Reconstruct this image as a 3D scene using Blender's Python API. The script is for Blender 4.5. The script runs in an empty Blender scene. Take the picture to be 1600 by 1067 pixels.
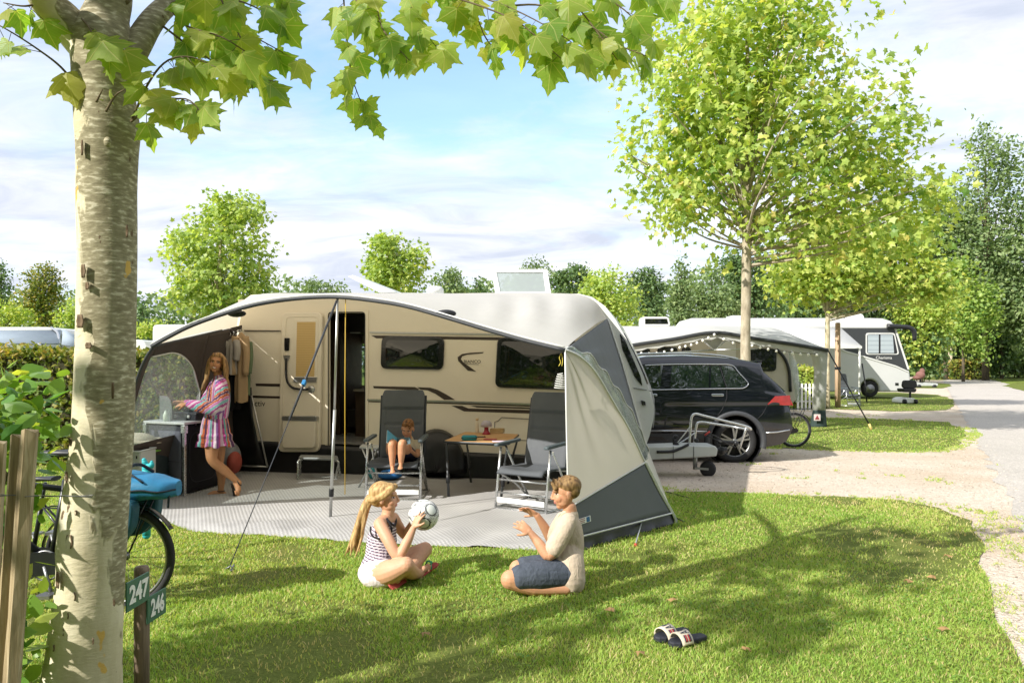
import bpy, math, random
import numpy as np
from mathutils import Vector, Matrix, noise, Quaternion
PI=math.pi
rad=math.radians
SC=bpy.context.scene
COL=SC.collection
FL,CXP,HYP,CAMZ=1150.0,800.0,571.0,1.5
def V(*a): return Vector(a)
def P(px,py,Y): return Vector(((px-CXP)/FL*Y, Y, CAMZ-(py-HYP)/FL*Y))
def G(px,py,z=0.0):
    Y=(CAMZ-z)*FL/(py-HYP); return P(px,py,Y)
def ray(px,py): return Vector(((px-CXP)/FL,1.0,-(py-HYP)/FL))
def plane_hit(px,py,o,n):
    d=ray(px,py); c=Vector((0,0,CAMZ)); t=(o-c).dot(n)/d.dot(n); return c+d*t
def srgb(h):
    h=h.lstrip('#'); c=[int(h[i:i+2],16)/255 for i in (0,2,4)]
    return tuple(x/12.92 if x<=0.04045 else ((x+0.055)/1.055)**2.4 for x in c)+(1.0,)
def lin(*c): return tuple(c)+(1.0,)
# ------------------------------------------------------------------ mesh builder
def catmull(pts,sub=4,closed=False):
    pts=[Vector(p) for p in pts]; n=len(pts); out=[]
    if n<3 and not closed:
        return [pts[0].lerp(pts[-1],i/sub) for i in range(sub+1)]
    rng=range(n if closed else n-1)
    for i in rng:
        p1=pts[i]; p2=pts[(i+1)%n]
        p0=pts[(i-1)%n] if (closed or i>0) else p1*2-p2
        p3=pts[(i+2)%n] if (closed or i+2<n) else p2*2-p1
        for k in range(sub):
            t=k/sub; t2=t*t; t3=t2*t
            out.append(0.5*((2*p1)+(p2-p0)*t+(2*p0-5*p1+4*p2-p3)*t2+(3*p1-p0-3*p2+p3)*t3))
    if not closed: out.append(pts[-1])
    return out
def lerpl(vals,t):
    n=len(vals)-1; x=min(max(t,0),1)*n; i=min(int(x),n-1); f=x-i
    return vals[i]*(1-f)+vals[i+1]*f
class MB:
    def __init__(s): s.v=[]; s.f=[]; s.m=[]; s.s=[]
    def add(s,vs,fs,mi=0,sm=False):
        b=len(s.v); s.v.extend([tuple(v) for v in vs])
        for f in fs:
            s.f.append(tuple(b+i for i in f)); s.m.append(mi); s.s.append(sm)
        return s
    def box(s,c,size,R=None,mi=0):
        c=Vector(c); hx,hy,hz=[x/2 for x in size]
        vs=[Vector((x,y,z)) for x in(-hx,hx) for y in(-hy,hy) for z in(-hz,hz)]
        if R is not None: vs=[R@v for v in vs]
        vs=[v+c for v in vs]
        return s.add(vs,[(0,1,3,2),(4,6,7,5),(0,4,5,1),(2,3,7,6),(0,2,6,4),(1,5,7,3)],mi)
    def hexa(s,b,t,mi=0):   # bottom quad, top quad (matching order)
        n=len(b)
        vs=list(b)+list(t); fs=[tuple(range(n))[::-1],tuple(range(n,2*n))]
        for i in range(n): fs.append((i,(i+1)%n,n+(i+1)%n,n+i))
        return s.add(vs,fs,mi)
    def bar(s,p0,p1,w,h,up=(0,0,1),mi=0):
        p0=Vector(p0);p1=Vector(p1); d=(p1-p0).normalized(); u=Vector(up)
        if abs(d.dot(u))>0.98: u=Vector((0,1,0))
        a=d.cross(u).normalized(); u=a.cross(d)
        q=[a*(-w/2)+u*(-h/2),a*(w/2)+u*(-h/2),a*(w/2)+u*(h/2),a*(-w/2)+u*(h/2)]
        return s.hexa([p0+x for x in q],[p1+x for x in q],mi)
    def tube(s,pts,r,n=8,closed=False,mi=0,cap=True,flat=1.0,up=None):
        pts=[Vector(p) for p in pts]; k=len(pts)
        rs=r if isinstance(r,(list,tuple)) else [r]*k
        if len(rs)!=k: rs=[lerpl(rs,i/(k-1)) for i in range(k)]
        u=None; vs=[]
        for i,p in enumerate(pts):
            if closed: t=pts[(i+1)%k]-pts[(i-1)%k]
            else: t=pts[min(i+1,k-1)]-pts[max(i-1,0)]
            if t.length<1e-9: t=Vector((0,0,1))
            t.normalize()
            if up is not None: u=Vector(up)
            elif u is None:
                u=Vector((0,0,1)) if abs(t.z)<0.9 else Vector((0,1,0))
            a=t.cross(u)
            if a.length<1e-6: a=t.orthogonal()
            a.normalize(); u=a.cross(t).normalized()
            for j in range(n):
                w=2*PI*j/n
                vs.append(p+a*(math.cos(w)*rs[i])+u*(math.sin(w)*rs[i]*flat))
        fs=[]
        for i in range(k if closed else k-1):
            for j in range(n):
                a0=i*n+j; a1=i*n+(j+1)%n; b0=((i+1)%k)*n+j; b1=((i+1)%k)*n+(j+1)%n
                fs.append((a0,a1,b1,b0))
        s.add(vs,fs,mi,True)
        if cap and not closed:
            b=len(s.v)-len(vs)
            s.f.append(tuple(b+j for j in range(n))[::-1]); s.m.append(mi); s.s.append(False)
            s.f.append(tuple(b+(k-1)*n+j for j in range(n))); s.m.append(mi); s.s.append(False)
        return s
    def lathe(s,prof,o=(0,0,0),ax=(0,0,1),n=20,mi=0,sm=True,cap=True):
        o=Vector(o); ax=Vector(ax).normalized(); a=ax.orthogonal().normalized(); b=ax.cross(a)
        vs=[]
        for r,z in prof:
            for j in range(n):
                w=2*PI*j/n; vs.append(o+ax*z+(a*math.cos(w)+b*math.sin(w))*r)
        fs=[]
        for i in range(len(prof)-1):
            for j in range(n):
                fs.append((i*n+j,i*n+(j+1)%n,(i+1)*n+(j+1)%n,(i+1)*n+j))
        s.add(vs,fs,mi,sm)
        b0=len(s.v)-len(vs)
        if cap and prof[0][0]>1e-5: s.f.append(tuple(b0+j for j in range(n))[::-1]); s.m.append(mi); s.s.append(False)
        if cap and prof[-1][0]>1e-5: s.f.append(tuple(b0+(len(prof)-1)*n+j for j in range(n))); s.m.append(mi); s.s.append(False)
        return s
    def ell(s,c,r,R=None,nu=14,nv=10,mi=0):
        c=Vector(c); vs=[]
        for i in range(nv+1):
            th=PI*i/nv
            for j in range(nu):
                ph=2*PI*j/nu
                v=Vector((r[0]*math.sin(th)*math.cos(ph),r[1]*math.sin(th)*math.sin(ph),r[2]*math.cos(th)))
                vs.append(c+(R@v if R is not None else v))
        fs=[]
        for i in range(nv):
            for j in range(nu):
                fs.append((i*nu+j,(i+1)*nu+j,(i+1)*nu+(j+1)%nu,i*nu+(j+1)%nu))
        return s.add(vs,fs,mi,True)
    def prism(s,poly,vec,mi=0,sm=False):
        poly=[Vector(p) for p in poly]; vec=Vector(vec); n=len(poly)
        nrm=Vector((0,0,0))
        for i in range(n): nrm+=poly[i].cross(poly[(i+1)%n])
        if nrm.dot(vec)>0: poly=poly[::-1]      # first cap faces away from vec
        vs=poly+[p+vec for p in poly]
        fs=[tuple(range(n)),tuple(range(2*n-1,n-1,-1))]
        for i in range(n): fs.append(((i+1)%n,i,n+i,n+(i+1)%n))
        return s.add(vs,fs,mi,sm)
    def grid(s,rows,mi=0,sm=True,closed=False,mask=None):
        k=len(rows[0]); vs=[p for r in rows for p in r]; fs=[]
        for i in range(len(rows)-1):
            for j in range(k if closed else k-1):
                if mask and not mask(i,j): continue
                fs.append((i*k+j,i*k+(j+1)%k,(i+1)*k+(j+1)%k,(i+1)*k+j))
        return s.add(vs,fs,mi,sm)
    def chain(s,pr,sub=4,n=12):           # tapered limb with round ends: [(point,radius),...]
        pts=[Vector(p) for p,_ in pr]; rs=[r for _,r in pr]
        cp=catmull(pts,sub); rr=[lerpl(rs,i/(len(cp)-1)) for i in range(len(cp))]
        s.tube(cp,rr,n)
        s.ell(pts[0],(rs[0],)*3,None,n,8); s.ell(pts[-1],(rs[-1],)*3,None,n,8)
        return s
    def mesh(s,name):
        me=bpy.data.meshes.new(name); me.from_pydata(s.v,[],s.f)
        me.polygons.foreach_set('use_smooth',s.s); me.polygons.foreach_set('material_index',s.m); me.update(); return me
    def build(s,name,mats,parent=None,bevel=0,solid=0,seg=2,sub=0,recalc=False):
        me=s.mesh(name)
        o=bpy.data.objects.new(name,me); COL.objects.link(o)
        for m in (mats if isinstance(mats,(list,tuple)) else [mats]): me.materials.append(m)
        attach(o,parent)
        if solid:
            md=o.modifiers.new('Solid','SOLIDIFY'); md.thickness=abs(solid); md.offset=0 if solid>0 else -1
        if bevel:
            md=o.modifiers.new('Bevel','BEVEL'); md.width=bevel; md.segments=seg; md.limit_method='ANGLE'; md.angle_limit=rad(38)
            md.harden_normals=False
        if sub:
            md=o.modifiers.new('Sub','SUBSURF'); md.levels=sub; md.render_levels=sub
        return o
def attach(o,parent):
    if parent is not None:
        o.parent=parent
        if parent.type=='EMPTY': o.matrix_parent_inverse=Matrix.Translation(-Vector(parent.location))
def thing(name,label,cat,loc=(0,0,0),group=None):
    o=bpy.data.objects.new(name,None); COL.objects.link(o); o.location=Vector(loc); o.empty_display_size=0.1
    return tag(o,label,cat,group)
def tag(o,label,cat,group=None):
    o['label']=label; o['category']=cat
    if group: o['group']=group
    return o
def struct(o,kind='structure'): o['kind']=kind; return o
KIDS={}
def children(o): return [c for c in bpy.data.objects if c.parent==o]
def copy_tree(o,parent=None):
    c=o.copy(); COL.objects.link(c)
    if parent is not None: c.parent=parent
    for ch in children(o): copy_tree(ch,c)
    return c
def rotmat(x=(1,0,0),up=(0,0,1)):   # columns: x, y, z frame from x axis & up
    x=Vector(x).normalized(); z=Vector(up); y=z.cross(x).normalized(); z=x.cross(y)
    return Matrix((x,y,z)).transposed()
def rrect(c,ax,ay,w,h,r,seg=4):     # rounded rectangle polygon in plane
    c=Vector(c);ax=Vector(ax);ay=Vector(ay);out=[]
    for sx,sy,a0 in((1,1,0),(-1,1,90),(-1,-1,180),(1,-1,270)):
        for k in range(seg+1):
            a=rad(a0+90*k/seg)
            out.append(c+ax*(sx*(w/2-r)+math.cos(a)*r)+ay*(sy*(h/2-r)+math.sin(a)*r))
    return out
def roundpoly(pts,r,seg=4):
    out=[];n=len(pts); pts=[Vector(p) for p in pts]
    for i in range(n):
        p=pts[i];a=pts[i-1];b=pts[(i+1)%n]
        ra=min(r,(a-p).length*.45); rb=min(r,(b-p).length*.45)
        p0=p+(a-p).normalized()*ra; p1=p+(b-p).normalized()*rb
        for k in range(seg+1):
            t=k/seg; out.append(p0*(1-t)**2+p*2*t*(1-t)+p1*t*t)
    return out
def inset(pts,d,nrm):
    n=len(pts); out=[]; c=sum((Vector(p) for p in pts),Vector())/n
    for p in pts:
        v=(c-p); out.append(p+v.normalized()*d)
    return out
# ------------------------------------------------------------------ materials
MATS={}
def nodes(name):
    m=bpy.data.materials.new(name); m.use_nodes=True; nt=m.node_tree
    b=nt.nodes['Principled BSDF']; return m,nt,b
def N(nt,t,**k):
    n=nt.nodes.new(t)
    for a,v in k.items():
        if a.startswith('i_'): n.inputs[int(a[2:]) if a[2:].isdigit() else a[2:]].default_value=v
        else: setattr(n,a,v)
    return n
def mixc(nt,f,a,b,mode='MIX'):
    n=nt.nodes.new('ShaderNodeMix'); n.data_type='RGBA'; n.blend_type=mode
    for sock,val in ((n.inputs[0],f),(n.inputs[6],a),(n.inputs[7],b)):
        if isinstance(val,bpy.types.NodeSocket): nt.links.new(val,sock)
        else: sock.default_value=val
    return n.outputs[2]
def ramp(nt,fac,stops,interp='LINEAR'):
    r=nt.nodes.new('ShaderNodeValToRGB'); r.color_ramp.interpolation=interp
    el=r.color_ramp.elements
    while len(el)<len(stops): el.new(0.5)
    for e,(p,c) in zip(el,stops): e.position=p; e.color=c if len(c)==4 else tuple(c)+(1,)
    nt.links.new(fac,r.inputs[0]); return r.outputs[0]
def noise_(nt,vec,scale,detail=4,rough=.55,dist=0):
    n=N(nt,'ShaderNodeTexNoise'); n.inputs['Scale'].default_value=scale; n.inputs['Detail'].default_value=detail
    n.inputs['Roughness'].default_value=rough; n.inputs['Distortion'].default_value=dist
    nt.links.new(vec,n.inputs['Vector']); return n.outputs[0]
def mapping(nt,vec,scale=(1,1,1),rot=(0,0,0),loc=(0,0,0)):
    n=N(nt,'ShaderNodeMapping'); n.inputs['Scale'].default_value=scale; n.inputs['Rotation'].default_value=rot; n.inputs['Location'].default_value=loc
    nt.links.new(vec,n.inputs['Vector']); return n.outputs[0]
def objco(nt): return N(nt,'ShaderNodeTexCoord').outputs['Object']
def mathn(nt,op,a,b=0.0,clamp=False):
    n=nt.nodes.new('ShaderNodeMath'); n.operation=op; n.use_clamp=clamp
    for i,val in enumerate((a,b)):
        if isinstance(val,bpy.types.NodeSocket): nt.links.new(val,n.inputs[i])
        else: n.inputs[i].default_value=val
    return n.outputs[0]
def bump(nt,b,h,strength=.3,dist=.01):
    n=N(nt,'ShaderNodeBump'); n.inputs['Strength'].default_value=strength; n.inputs['Distance'].default_value=dist
    nt.links.new(h,n.inputs['Height']); nt.links.new(n.outputs[0],b.inputs['Normal'])
def mat(name,col,rough=.6,metal=0,var=.12,vs=6,bmp=0,bs=60,spec=.5,coat=0,sheen=0,detail=4):
    if name in MATS: return MATS[name]
    m,nt,b=nodes(name); col=srgb(col) if isinstance(col,str) else (tuple(col)+(1,))[:4]
    b.inputs['Roughness'].default_value=rough; b.inputs['Metallic'].default_value=metal
    b.inputs['Specular IOR Level'].default_value=spec; b.inputs['Coat Weight'].default_value=coat
    co=objco(nt); nz=noise_(nt,co,vs,detail)
    lo=tuple(max(0,c*(1-var)) for c in col[:3])+(1,); hi=tuple(min(1,c*(1+var)) for c in col[:3])+(1,)
    nt.links.new(ramp(nt,nz,[(.3,lo),(.7,hi)]),b.inputs['Base Color'])
    r2=mathn(nt,'MULTIPLY_ADD',noise_(nt,co,vs*3.1,3),.18); r2.node.inputs[2].default_value=rough-.09
    nt.links.new(r2,b.inputs['Roughness'])
    if bmp: bump(nt,b,noise_(nt,co,bs,3),bmp,.006)
    MATS[name]=m; return m
def cloth_mat(name,col,rough=.85,trans=.0,tcol=None,bs=9,bmp=.25,var=.08):
    m=mat(name,col,rough,0,var,3,bmp,bs,.25)
    if trans:
        nt=m.node_tree; b=nt.nodes['Principled BSDF']; out=nt.nodes['Material Output']
        t=N(nt,'ShaderNodeBsdfTranslucent'); t.inputs[0].default_value=srgb(tcol) if isinstance(tcol,str) else tcol
        mx=N(nt,'ShaderNodeMixShader'); mx.inputs[0].default_value=trans
        nt.links.new(b.outputs[0],mx.inputs[1]); nt.links.new(t.outputs[0],mx.inputs[2]); nt.links.new(mx.outputs[0],out.inputs[0])
    return m
def clear_mat(name,tint=(.9,.94,.93),fac=.82,rough=.04,bs=4,bmp=.3):
    m,nt,b=nodes(name); out=nt.nodes['Material Output']
    b.inputs['Base Color'].default_value=(.55,.6,.6,1); b.inputs['Roughness'].default_value=rough
    b.inputs['Specular IOR Level'].default_value=.9
    bump(nt,b,noise_(nt,objco(nt),bs,3),bmp,.03)
    t=N(nt,'ShaderNodeBsdfTransparent'); t.inputs[0].default_value=tuple(tint)+(1,)
    mx=N(nt,'ShaderNodeMixShader'); mx.inputs[0].default_value=fac
    nt.links.new(b.outputs[0],mx.inputs[1]); nt.links.new(t.outputs[0],mx.inputs[2]); nt.links.new(mx.outputs[0],out.inputs[0])
    MATS[name]=m; return m
def leaf_mat(name,stops,trans=.45,tmul=(1.5,1.45,.5),rough=.45,objrand=0):
    """leaf colour from a per-leaf random attribute 'lv'"""
    m,nt,b=nodes(name); out=nt.nodes['Material Output']
    a=N(nt,'ShaderNodeAttribute'); a.attribute_name='lv'
    f=a.outputs['Fac']
    if objrand:
        oi=N(nt,'ShaderNodeObjectInfo'); f=mathn(nt,'MULTIPLY_ADD',oi.outputs['Random'],objrand); f.node.inputs[2].default_value=-objrand/2
        f=mathn(nt,'ADD',a.outputs['Fac'],f,True)
    c=ramp(nt,f,stops); nt.links.new(c,b.inputs['Base Color']); b.inputs['Roughness'].default_value=rough
    b.inputs['Specular IOR Level'].default_value=.35
    t=N(nt,'ShaderNodeBsdfTranslucent')
    nt.links.new(mixc(nt,1.0,c,tuple(tmul)+(1,),'MULTIPLY'),t.inputs[0])
    mx=N(nt,'ShaderNodeMixShader'); mx.inputs[0].default_value=trans
    nt.links.new(b.outputs[0],mx.inputs[1]); nt.links.new(t.outputs[0],mx.inputs[2]); nt.links.new(mx.outputs[0],out.inputs[0])
    MATS[name]=m; return m
def attr_mat(name,rough=.6,sss=0,bmp=0,bs=120,attr='Col',spec=.4):
    m,nt,b=nodes(name); a=N(nt,'ShaderNodeAttribute'); a.attribute_name=attr
    nt.links.new(a.outputs['Color'],b.inputs['Base Color']); b.inputs['Roughness'].default_value=rough
    b.inputs['Specular IOR Level'].default_value=spec
    if sss:
        b.inputs['Subsurface Weight'].default_value=sss; b.inputs['Subsurface Radius'].default_value=(.012,.005,.003); b.inputs['Subsurface Scale'].default_value=1
    if bmp: bump(nt,b,noise_(nt,objco(nt),bs,3),bmp,.004)
    MATS[name]=m; return m
# fast big meshes from numpy
def np_mesh(name,verts,faces,mats,parent=None,attr=None,smooth=False,mi=None):
    """verts (n,3), faces (m,k) same-size polygons, attr per-vertex float 'lv'"""
    me=bpy.data.meshes.new(name); nv=len(verts); nf,k=faces.shape
    me.vertices.add(nv); me.vertices.foreach_set('co',np.ascontiguousarray(verts,dtype=np.float32).ravel())
    me.loops.add(nf*k); me.loops.foreach_set('vertex_index',np.ascontiguousarray(faces,dtype=np.int32).ravel())
    me.polygons.add(nf); me.polygons.foreach_set('loop_start',np.arange(0,nf*k,k,dtype=np.int32))
    me.polygons.foreach_set('use_smooth',np.full(nf,smooth,dtype=bool))
    if mi is not None: me.polygons.foreach_set('material_index',mi.astype(np.int32))
    me.update(calc_edges=True)
    if attr is not None:
        a=me.attributes.new('lv','FLOAT','POINT'); a.data.foreach_set('value',attr.astype(np.float32))
    for m in (mats if isinstance(mats,(list,tuple)) else [mats]): me.materials.append(m)
    o=bpy.data.objects.new(name,me); COL.objects.link(o); attach(o,parent); return o
# text as real geometry
def text(body,name,M,size,mats,parent,ext=.0008,font_shear=0,xs=1.0,bold=0.0):
    cu=bpy.data.curves.new(name,'FONT'); cu.body=body; cu.size=size; cu.extrude=ext; cu.align_x='CENTER'; cu.align_y='CENTER'; cu.shear=font_shear; cu.offset=bold
    cu.resolution_u=3
    t=bpy.data.objects.new(name+'_tmp',cu); COL.objects.link(t)
    dg=bpy.context.evaluated_depsgraph_get(); me=bpy.data.meshes.new_from_object(t.evaluated_get(dg))
    bpy.data.objects.remove(t); bpy.data.curves.remove(cu)
    me.transform(M@Matrix.Diagonal((xs,1,1,1))); me.name=name
    me.materials.clear(); me.materials.append(mats)
    o=bpy.data.objects.new(name,me); COL.objects.link(o); attach(o,parent); return o
def frame_mat(o,x,y):   # 4x4 with given origin, x axis, y axis
    x=Vector(x).normalized(); z=x.cross(Vector(y)).normalized(); y=z.cross(x)
    M=Matrix((x,y,z)).transposed().to_4x4(); M.translation=Vector(o); return M
# organic surface: union of closed shapes -> one continuous skin
def flesh(name,mb,voxel,mats,parent=None,smooth=3,colfn=None):
    me=mb.mesh(name+'_src'); t=bpy.data.objects.new(name+'_src',me); COL.objects.link(t)
    md=t.modifiers.new('R','REMESH'); md.mode='VOXEL'; md.voxel_size=voxel; md.use_smooth_shade=True
    if smooth: s=t.modifiers.new('S','SMOOTH'); s.factor=.5; s.iterations=smooth
    dg=bpy.context.evaluated_depsgraph_get(); out=bpy.data.meshes.new_from_object(t.evaluated_get(dg))
    bpy.data.objects.remove(t); bpy.data.meshes.remove(me)
    out.name=name; out.materials.clear()
    for m in (mats if isinstance(mats,(list,tuple)) else [mats]): out.materials.append(m)
    out.polygons.foreach_set('use_smooth',[True]*len(out.polygons))
    n=len(out.vertices)
    if colfn:
        co=np.empty(n*3,dtype=np.float32); out.vertices.foreach_get('co',co); co=co.reshape(-1,3)
        c=np.ones((n,4),dtype=np.float32); c[:,:3]=colfn(co)
        a=out.attributes.new('Col','FLOAT_COLOR','POINT'); a.data.foreach_set('color',c.ravel())
    o=bpy.data.objects.new(name,out); COL.objects.link(o); attach(o,parent); return o
SUND=Vector((1.15,0.9,-1.0)).normalized()   # direction the light travels
# ================================================================== camera, sky, sun
cam=bpy.data.cameras.new('camera'); camo=bpy.data.objects.new('camera',cam); COL.objects.link(camo)
camo.location=(0,0,CAMZ); camo.rotation_euler=(rad(90),0,0); cam.sensor_width=36; cam.lens=FL/1600*36
cam.shift_y=(HYP-533.5)/1600; cam.clip_start=.05; cam.clip_end=2000; SC.camera=camo
w=bpy.data.worlds.new('World'); SC.world=w; w.use_nodes=True; nt=w.node_tree
bg=nt.nodes['Background']; bg.inputs[1].default_value=.09
sky=N(nt,'ShaderNodeTexSky'); sky.sky_type='NISHITA'; sky.sun_disc=False
elev=math.asin(-SUND.z); az=math.atan2(-SUND.x,-SUND.y)
sky.sun_elevation=elev; sky.sun_rotation=az; sky.air_density=1.0; sky.dust_density=.6; sky.ozone_density=1.6
tc=N(nt,'ShaderNodeTexCoord'); sep=N(nt,'ShaderNodeSeparateXYZ'); nt.links.new(tc.outputs['Generated'],sep.inputs[0])
zc=mathn(nt,'MAXIMUM',sep.outputs[2],0.0); zc=mathn(nt,'ADD',zc,.20)
cx=mathn(nt,'DIVIDE',sep.outputs[0],zc); cy=mathn(nt,'DIVIDE',sep.outputs[1],zc)
cmb=N(nt,'ShaderNodeCombineXYZ'); nt.links.new(cx,cmb.inputs[0]); nt.links.new(cy,cmb.inputs[1])
cv=mapping(nt,cmb.outputs[0],(.8,1.15,1),(0,0,.35),(1.3,.4,0))
n1=noise_(nt,cv,.55,3,.5,.3); n2=noise_(nt,cv,2.2,8,.62,.5); n3=noise_(nt,mapping(nt,cmb.outputs[0],(3.2,5.0,1),(0,0,.5)),1.8,6,.6,.6)
# large opening in the deck, up and ahead
dx=mathn(nt,'MULTIPLY_ADD',cx,.95); dx.node.inputs[2].default_value=.22*.95
dy=mathn(nt,'MULTIPLY_ADD',cy,1.15); dy.node.inputs[2].default_value=-1.69*1.15
rr=mathn(nt,'SQRT',mathn(nt,'ADD',mathn(nt,'MULTIPLY',dx,dx),mathn(nt,'MULTIPLY',dy,dy)))
hole=N(nt,'ShaderNodeMapRange'); hole.inputs[1].default_value=.15; hole.inputs[2].default_value=1.1; hole.inputs[3].default_value=.36; hole.inputs[4].default_value=0.0
nt.links.new(rr,hole.inputs[0])
s=mathn(nt,'ADD',mathn(nt,'MULTIPLY',n1,.55),mathn(nt,'MULTIPLY',n2,.42))
s=mathn(nt,'ADD',s,mathn(nt,'MULTIPLY',n3,.24)); s=mathn(nt,'SUBTRACT',s,hole.outputs[0])
msk=ramp(nt,s,[(.28,(.10,.10,.10)),(.44,(.70,.70,.70)),(.60,(1,1,1))])
shade=noise_(nt,mapping(nt,cmb.outputs[0],(1.1,2.2,1),(0,0,.2),(4,2,0)),1.7,7,.6,.5)
ccol=ramp(nt,shade,[(.34,(3.4,3.7,4.4)),(.5,(4.5,4.7,5.2)),(.66,(5.6,5.7,5.9))])
nt.links.new(mixc(nt,msk,mixc(nt,1.0,sky.outputs[0],(1.5,1.6,1.6,1),'MULTIPLY'),ccol),bg.inputs[0])
sl=bpy.data.lights.new('sun','SUN'); sl.energy=3.1; sl.angle=rad(.55); sl.color=(1,.955,.885)
so=bpy.data.objects.new('sun',sl); COL.objects.link(so); so.rotation_euler=SUND.to_track_quat('-Z','Y').to_euler(); so.location=(-20,-15,25)
vs=SC.view_settings; vs.view_transform='Standard'; vs.look='None'; vs.exposure=1.25; vs.gamma=1
SC.cycles.max_bounces=8; SC.cycles.transparent_max_bounces=24; SC.cycles.use_denoising=True
SC.cycles.sample_clamp_indirect=6
# ================================================================== ground
def wob(poly,step,amp,seed,closed=True):
    out=[];n=len(poly)
    for i in range(n):
        a=Vector(poly[i]);b=Vector(poly[(i+1)%n]); k=max(1,int((b-a).length/step))
        k=min(k,500)
        for j in range(k): out.append(a.lerp(b,j/k))
    r=[]
    for p in out:
        q=Vector((p.x*1.7,p.y*1.7,seed)); q2=Vector((p.x*6,p.y*6,seed+9))
        f=min(1.0,max(.25,p.y/9))
        r.append(Vector((p.x+(noise.noise(q)*.6+noise.noise(q2)*.4)*amp*f,p.y+(noise.noise(q+Vector((31,7,3)))*.6+noise.noise(q2+Vector((3,17,5)))*.4)*amp*f,0)))
    return r
def sheet(name,poly,z,m,parent=None):
    from mathutils.geometry import tessellate_polygon
    tri=tessellate_polygon([[Vector((p[0],p[1],0)) for p in poly]])
    mb=MB(); mb.add([(p[0],p[1],z) for p in poly],[tuple(t) for t in tri])
    o=mb.build(name,m)
    for i,pl in enumerate(o.data.polygons): pass
    import bmesh
    bm=bmesh.new(); bm.from_mesh(o.data); 
    for f in bm.faces:
        f.normal_update()
        if f.normal.z<0: f.normal_flip()
    bm.to_mesh(o.data); bm.free()
    return struct(o)
def ground_mat(name,stops1,sc1,stops2,sc2,bsc,bst,mixf=.5,bd=.02):
    m,nt,b=nodes(name); co=objco(nt)
    a=ramp(nt,noise_(nt,co,sc1,6,.6),stops1); c=ramp(nt,noise_(nt,co,sc2,4,.7),stops2)
    nt.links.new(mixc(nt,mixf,a,c),b.inputs['Base Color']); b.inputs['Roughness'].default_value=.95; b.inputs['Specular IOR Level'].default_value=.15
    bump(nt,b,noise_(nt,co,bsc,5,.65),bst,bd); return m
M_far=ground_mat('meadow_ground',[(.3,srgb('#5d7030')),(.7,srgb('#84913f'))],.7,[(.3,srgb('#4c5f24')),(.7,srgb('#8c9a48'))],25,40,.5)
M_lawn=ground_mat('lawn_soil',[(.28,srgb('#7b6f42')),(.45,srgb('#5f6b2a')),(.7,srgb('#72803a'))],.9,[(.3,srgb('#3d4b1b')),(.7,srgb('#8a924c'))],55,70,.8)
def gravel_mat():
    m,nt,b=nodes('gravel'); co=objco(nt)
    v=N(nt,'ShaderNodeTexVoronoi'); v.inputs['Scale'].default_value=34; nt.links.new(co,v.inputs['Vector'])
    v2=N(nt,'ShaderNodeTexVoronoi'); v2.inputs['Scale'].default_value=85; nt.links.new(co,v2.inputs['Vector'])
    st=ramp(nt,N(nt,'ShaderNodeSeparateColor').outputs[0],[(0,(0,0,0)),(1,(1,1,1))])
    sp=[n for n in nt.nodes if n.bl_idname=='ShaderNodeSeparateColor'][0]; nt.links.new(v.outputs['Color'],sp.inputs[0])
    a=ramp(nt,sp.outputs[0],[(0,srgb('#9a8b78')),(.35,srgb('#b9a994')),(.7,srgb('#cdbfab')),(1,srgb('#dfd5c5'))])
    sp2=N(nt,'ShaderNodeSeparateColor'); nt.links.new(v2.outputs['Color'],sp2.inputs[0])
    c=ramp(nt,sp2.outputs[1],[(0,srgb('#8a7a66')),(.5,srgb('#bfb09b')),(1,srgb('#d9cdbb'))])
    big=ramp(nt,noise_(nt,co,.55,6,.65),[(.35,srgb('#c2ad97')),(.62,srgb('#dcd1c4'))])
    x=mixc(nt,.45,a,c); x=mixc(nt,.5,x,big)
    dirt=ramp(nt,noise_(nt,co,1.4,7,.7,.4),[(.60,(0,0,0)),(.76,(.7,.7,.7))]); x=mixc(nt,dirt,x,srgb('#a3957a'))
    nt.links.new(x,b.inputs['Base Color']); b.inputs['Roughness'].default_value=.95; b.inputs['Specular IOR Level'].default_value=.2
    h=mathn(nt,'ADD',mathn(nt,'MULTIPLY',v.outputs['Distance'],-1.0),mathn(nt,'MULTIPLY',v2.outputs['Distance'],-.6)); bump(nt,b,h,.7,.02)
    return m
def road_mat():
    m,nt,b=nodes('asphalt_road'); co=objco(nt)
    a=ramp(nt,noise_(nt,co,.5,7,.65,.4),[(.3,srgb('#a29c94')),(.7,srgb('#bdb6ad'))])
    v=N(nt,'ShaderNodeTexVoronoi'); v.inputs['Scale'].default_value=60; nt.links.new(co,v.inputs['Vector'])
    sp=N(nt,'ShaderNodeSeparateColor'); nt.links.new(v.outputs['Color'],sp.inputs[0])
    c=ramp(nt,sp.outputs[0],[(0,srgb('#8f8a83')),(.6,srgb('#b3aca3')),(1,srgb('#d3ccc2'))])
    nt.links.new(mixc(nt,.5,a,c),b.inputs['Base Color']); b.inputs['Roughness'].default_value=.92; bump(nt,b,v.outputs['Distance'],.4,.01); return m
sheet('ground',[(-600,-60),(600,-60),(600,900),(-600,900)],0,M_far)
sheet('gravel_pitch',wob([(1.0,.6),(5,.6),(62,98),(52,100),(22,62),(0,42),(-1,12),(1.0,9.0)],1.2,.3,3),.004,gravel_mat())
RL=lambda y:4.3+.575*(y-6.2)
sheet('road',wob([(RL(0)+.1,0),(RL(0)+5.2,0),(RL(100)+5.2,100),(RL(100),100)],.3,.22,5),.008,road_mat())
LB=[(1045,772),(1100,769),(1200,773),(1300,776),(1400,783),(1470,795),(1510,813),(1530,846),(1535,898),(1550,950),(1578,1000),(1605,1060)]
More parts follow.
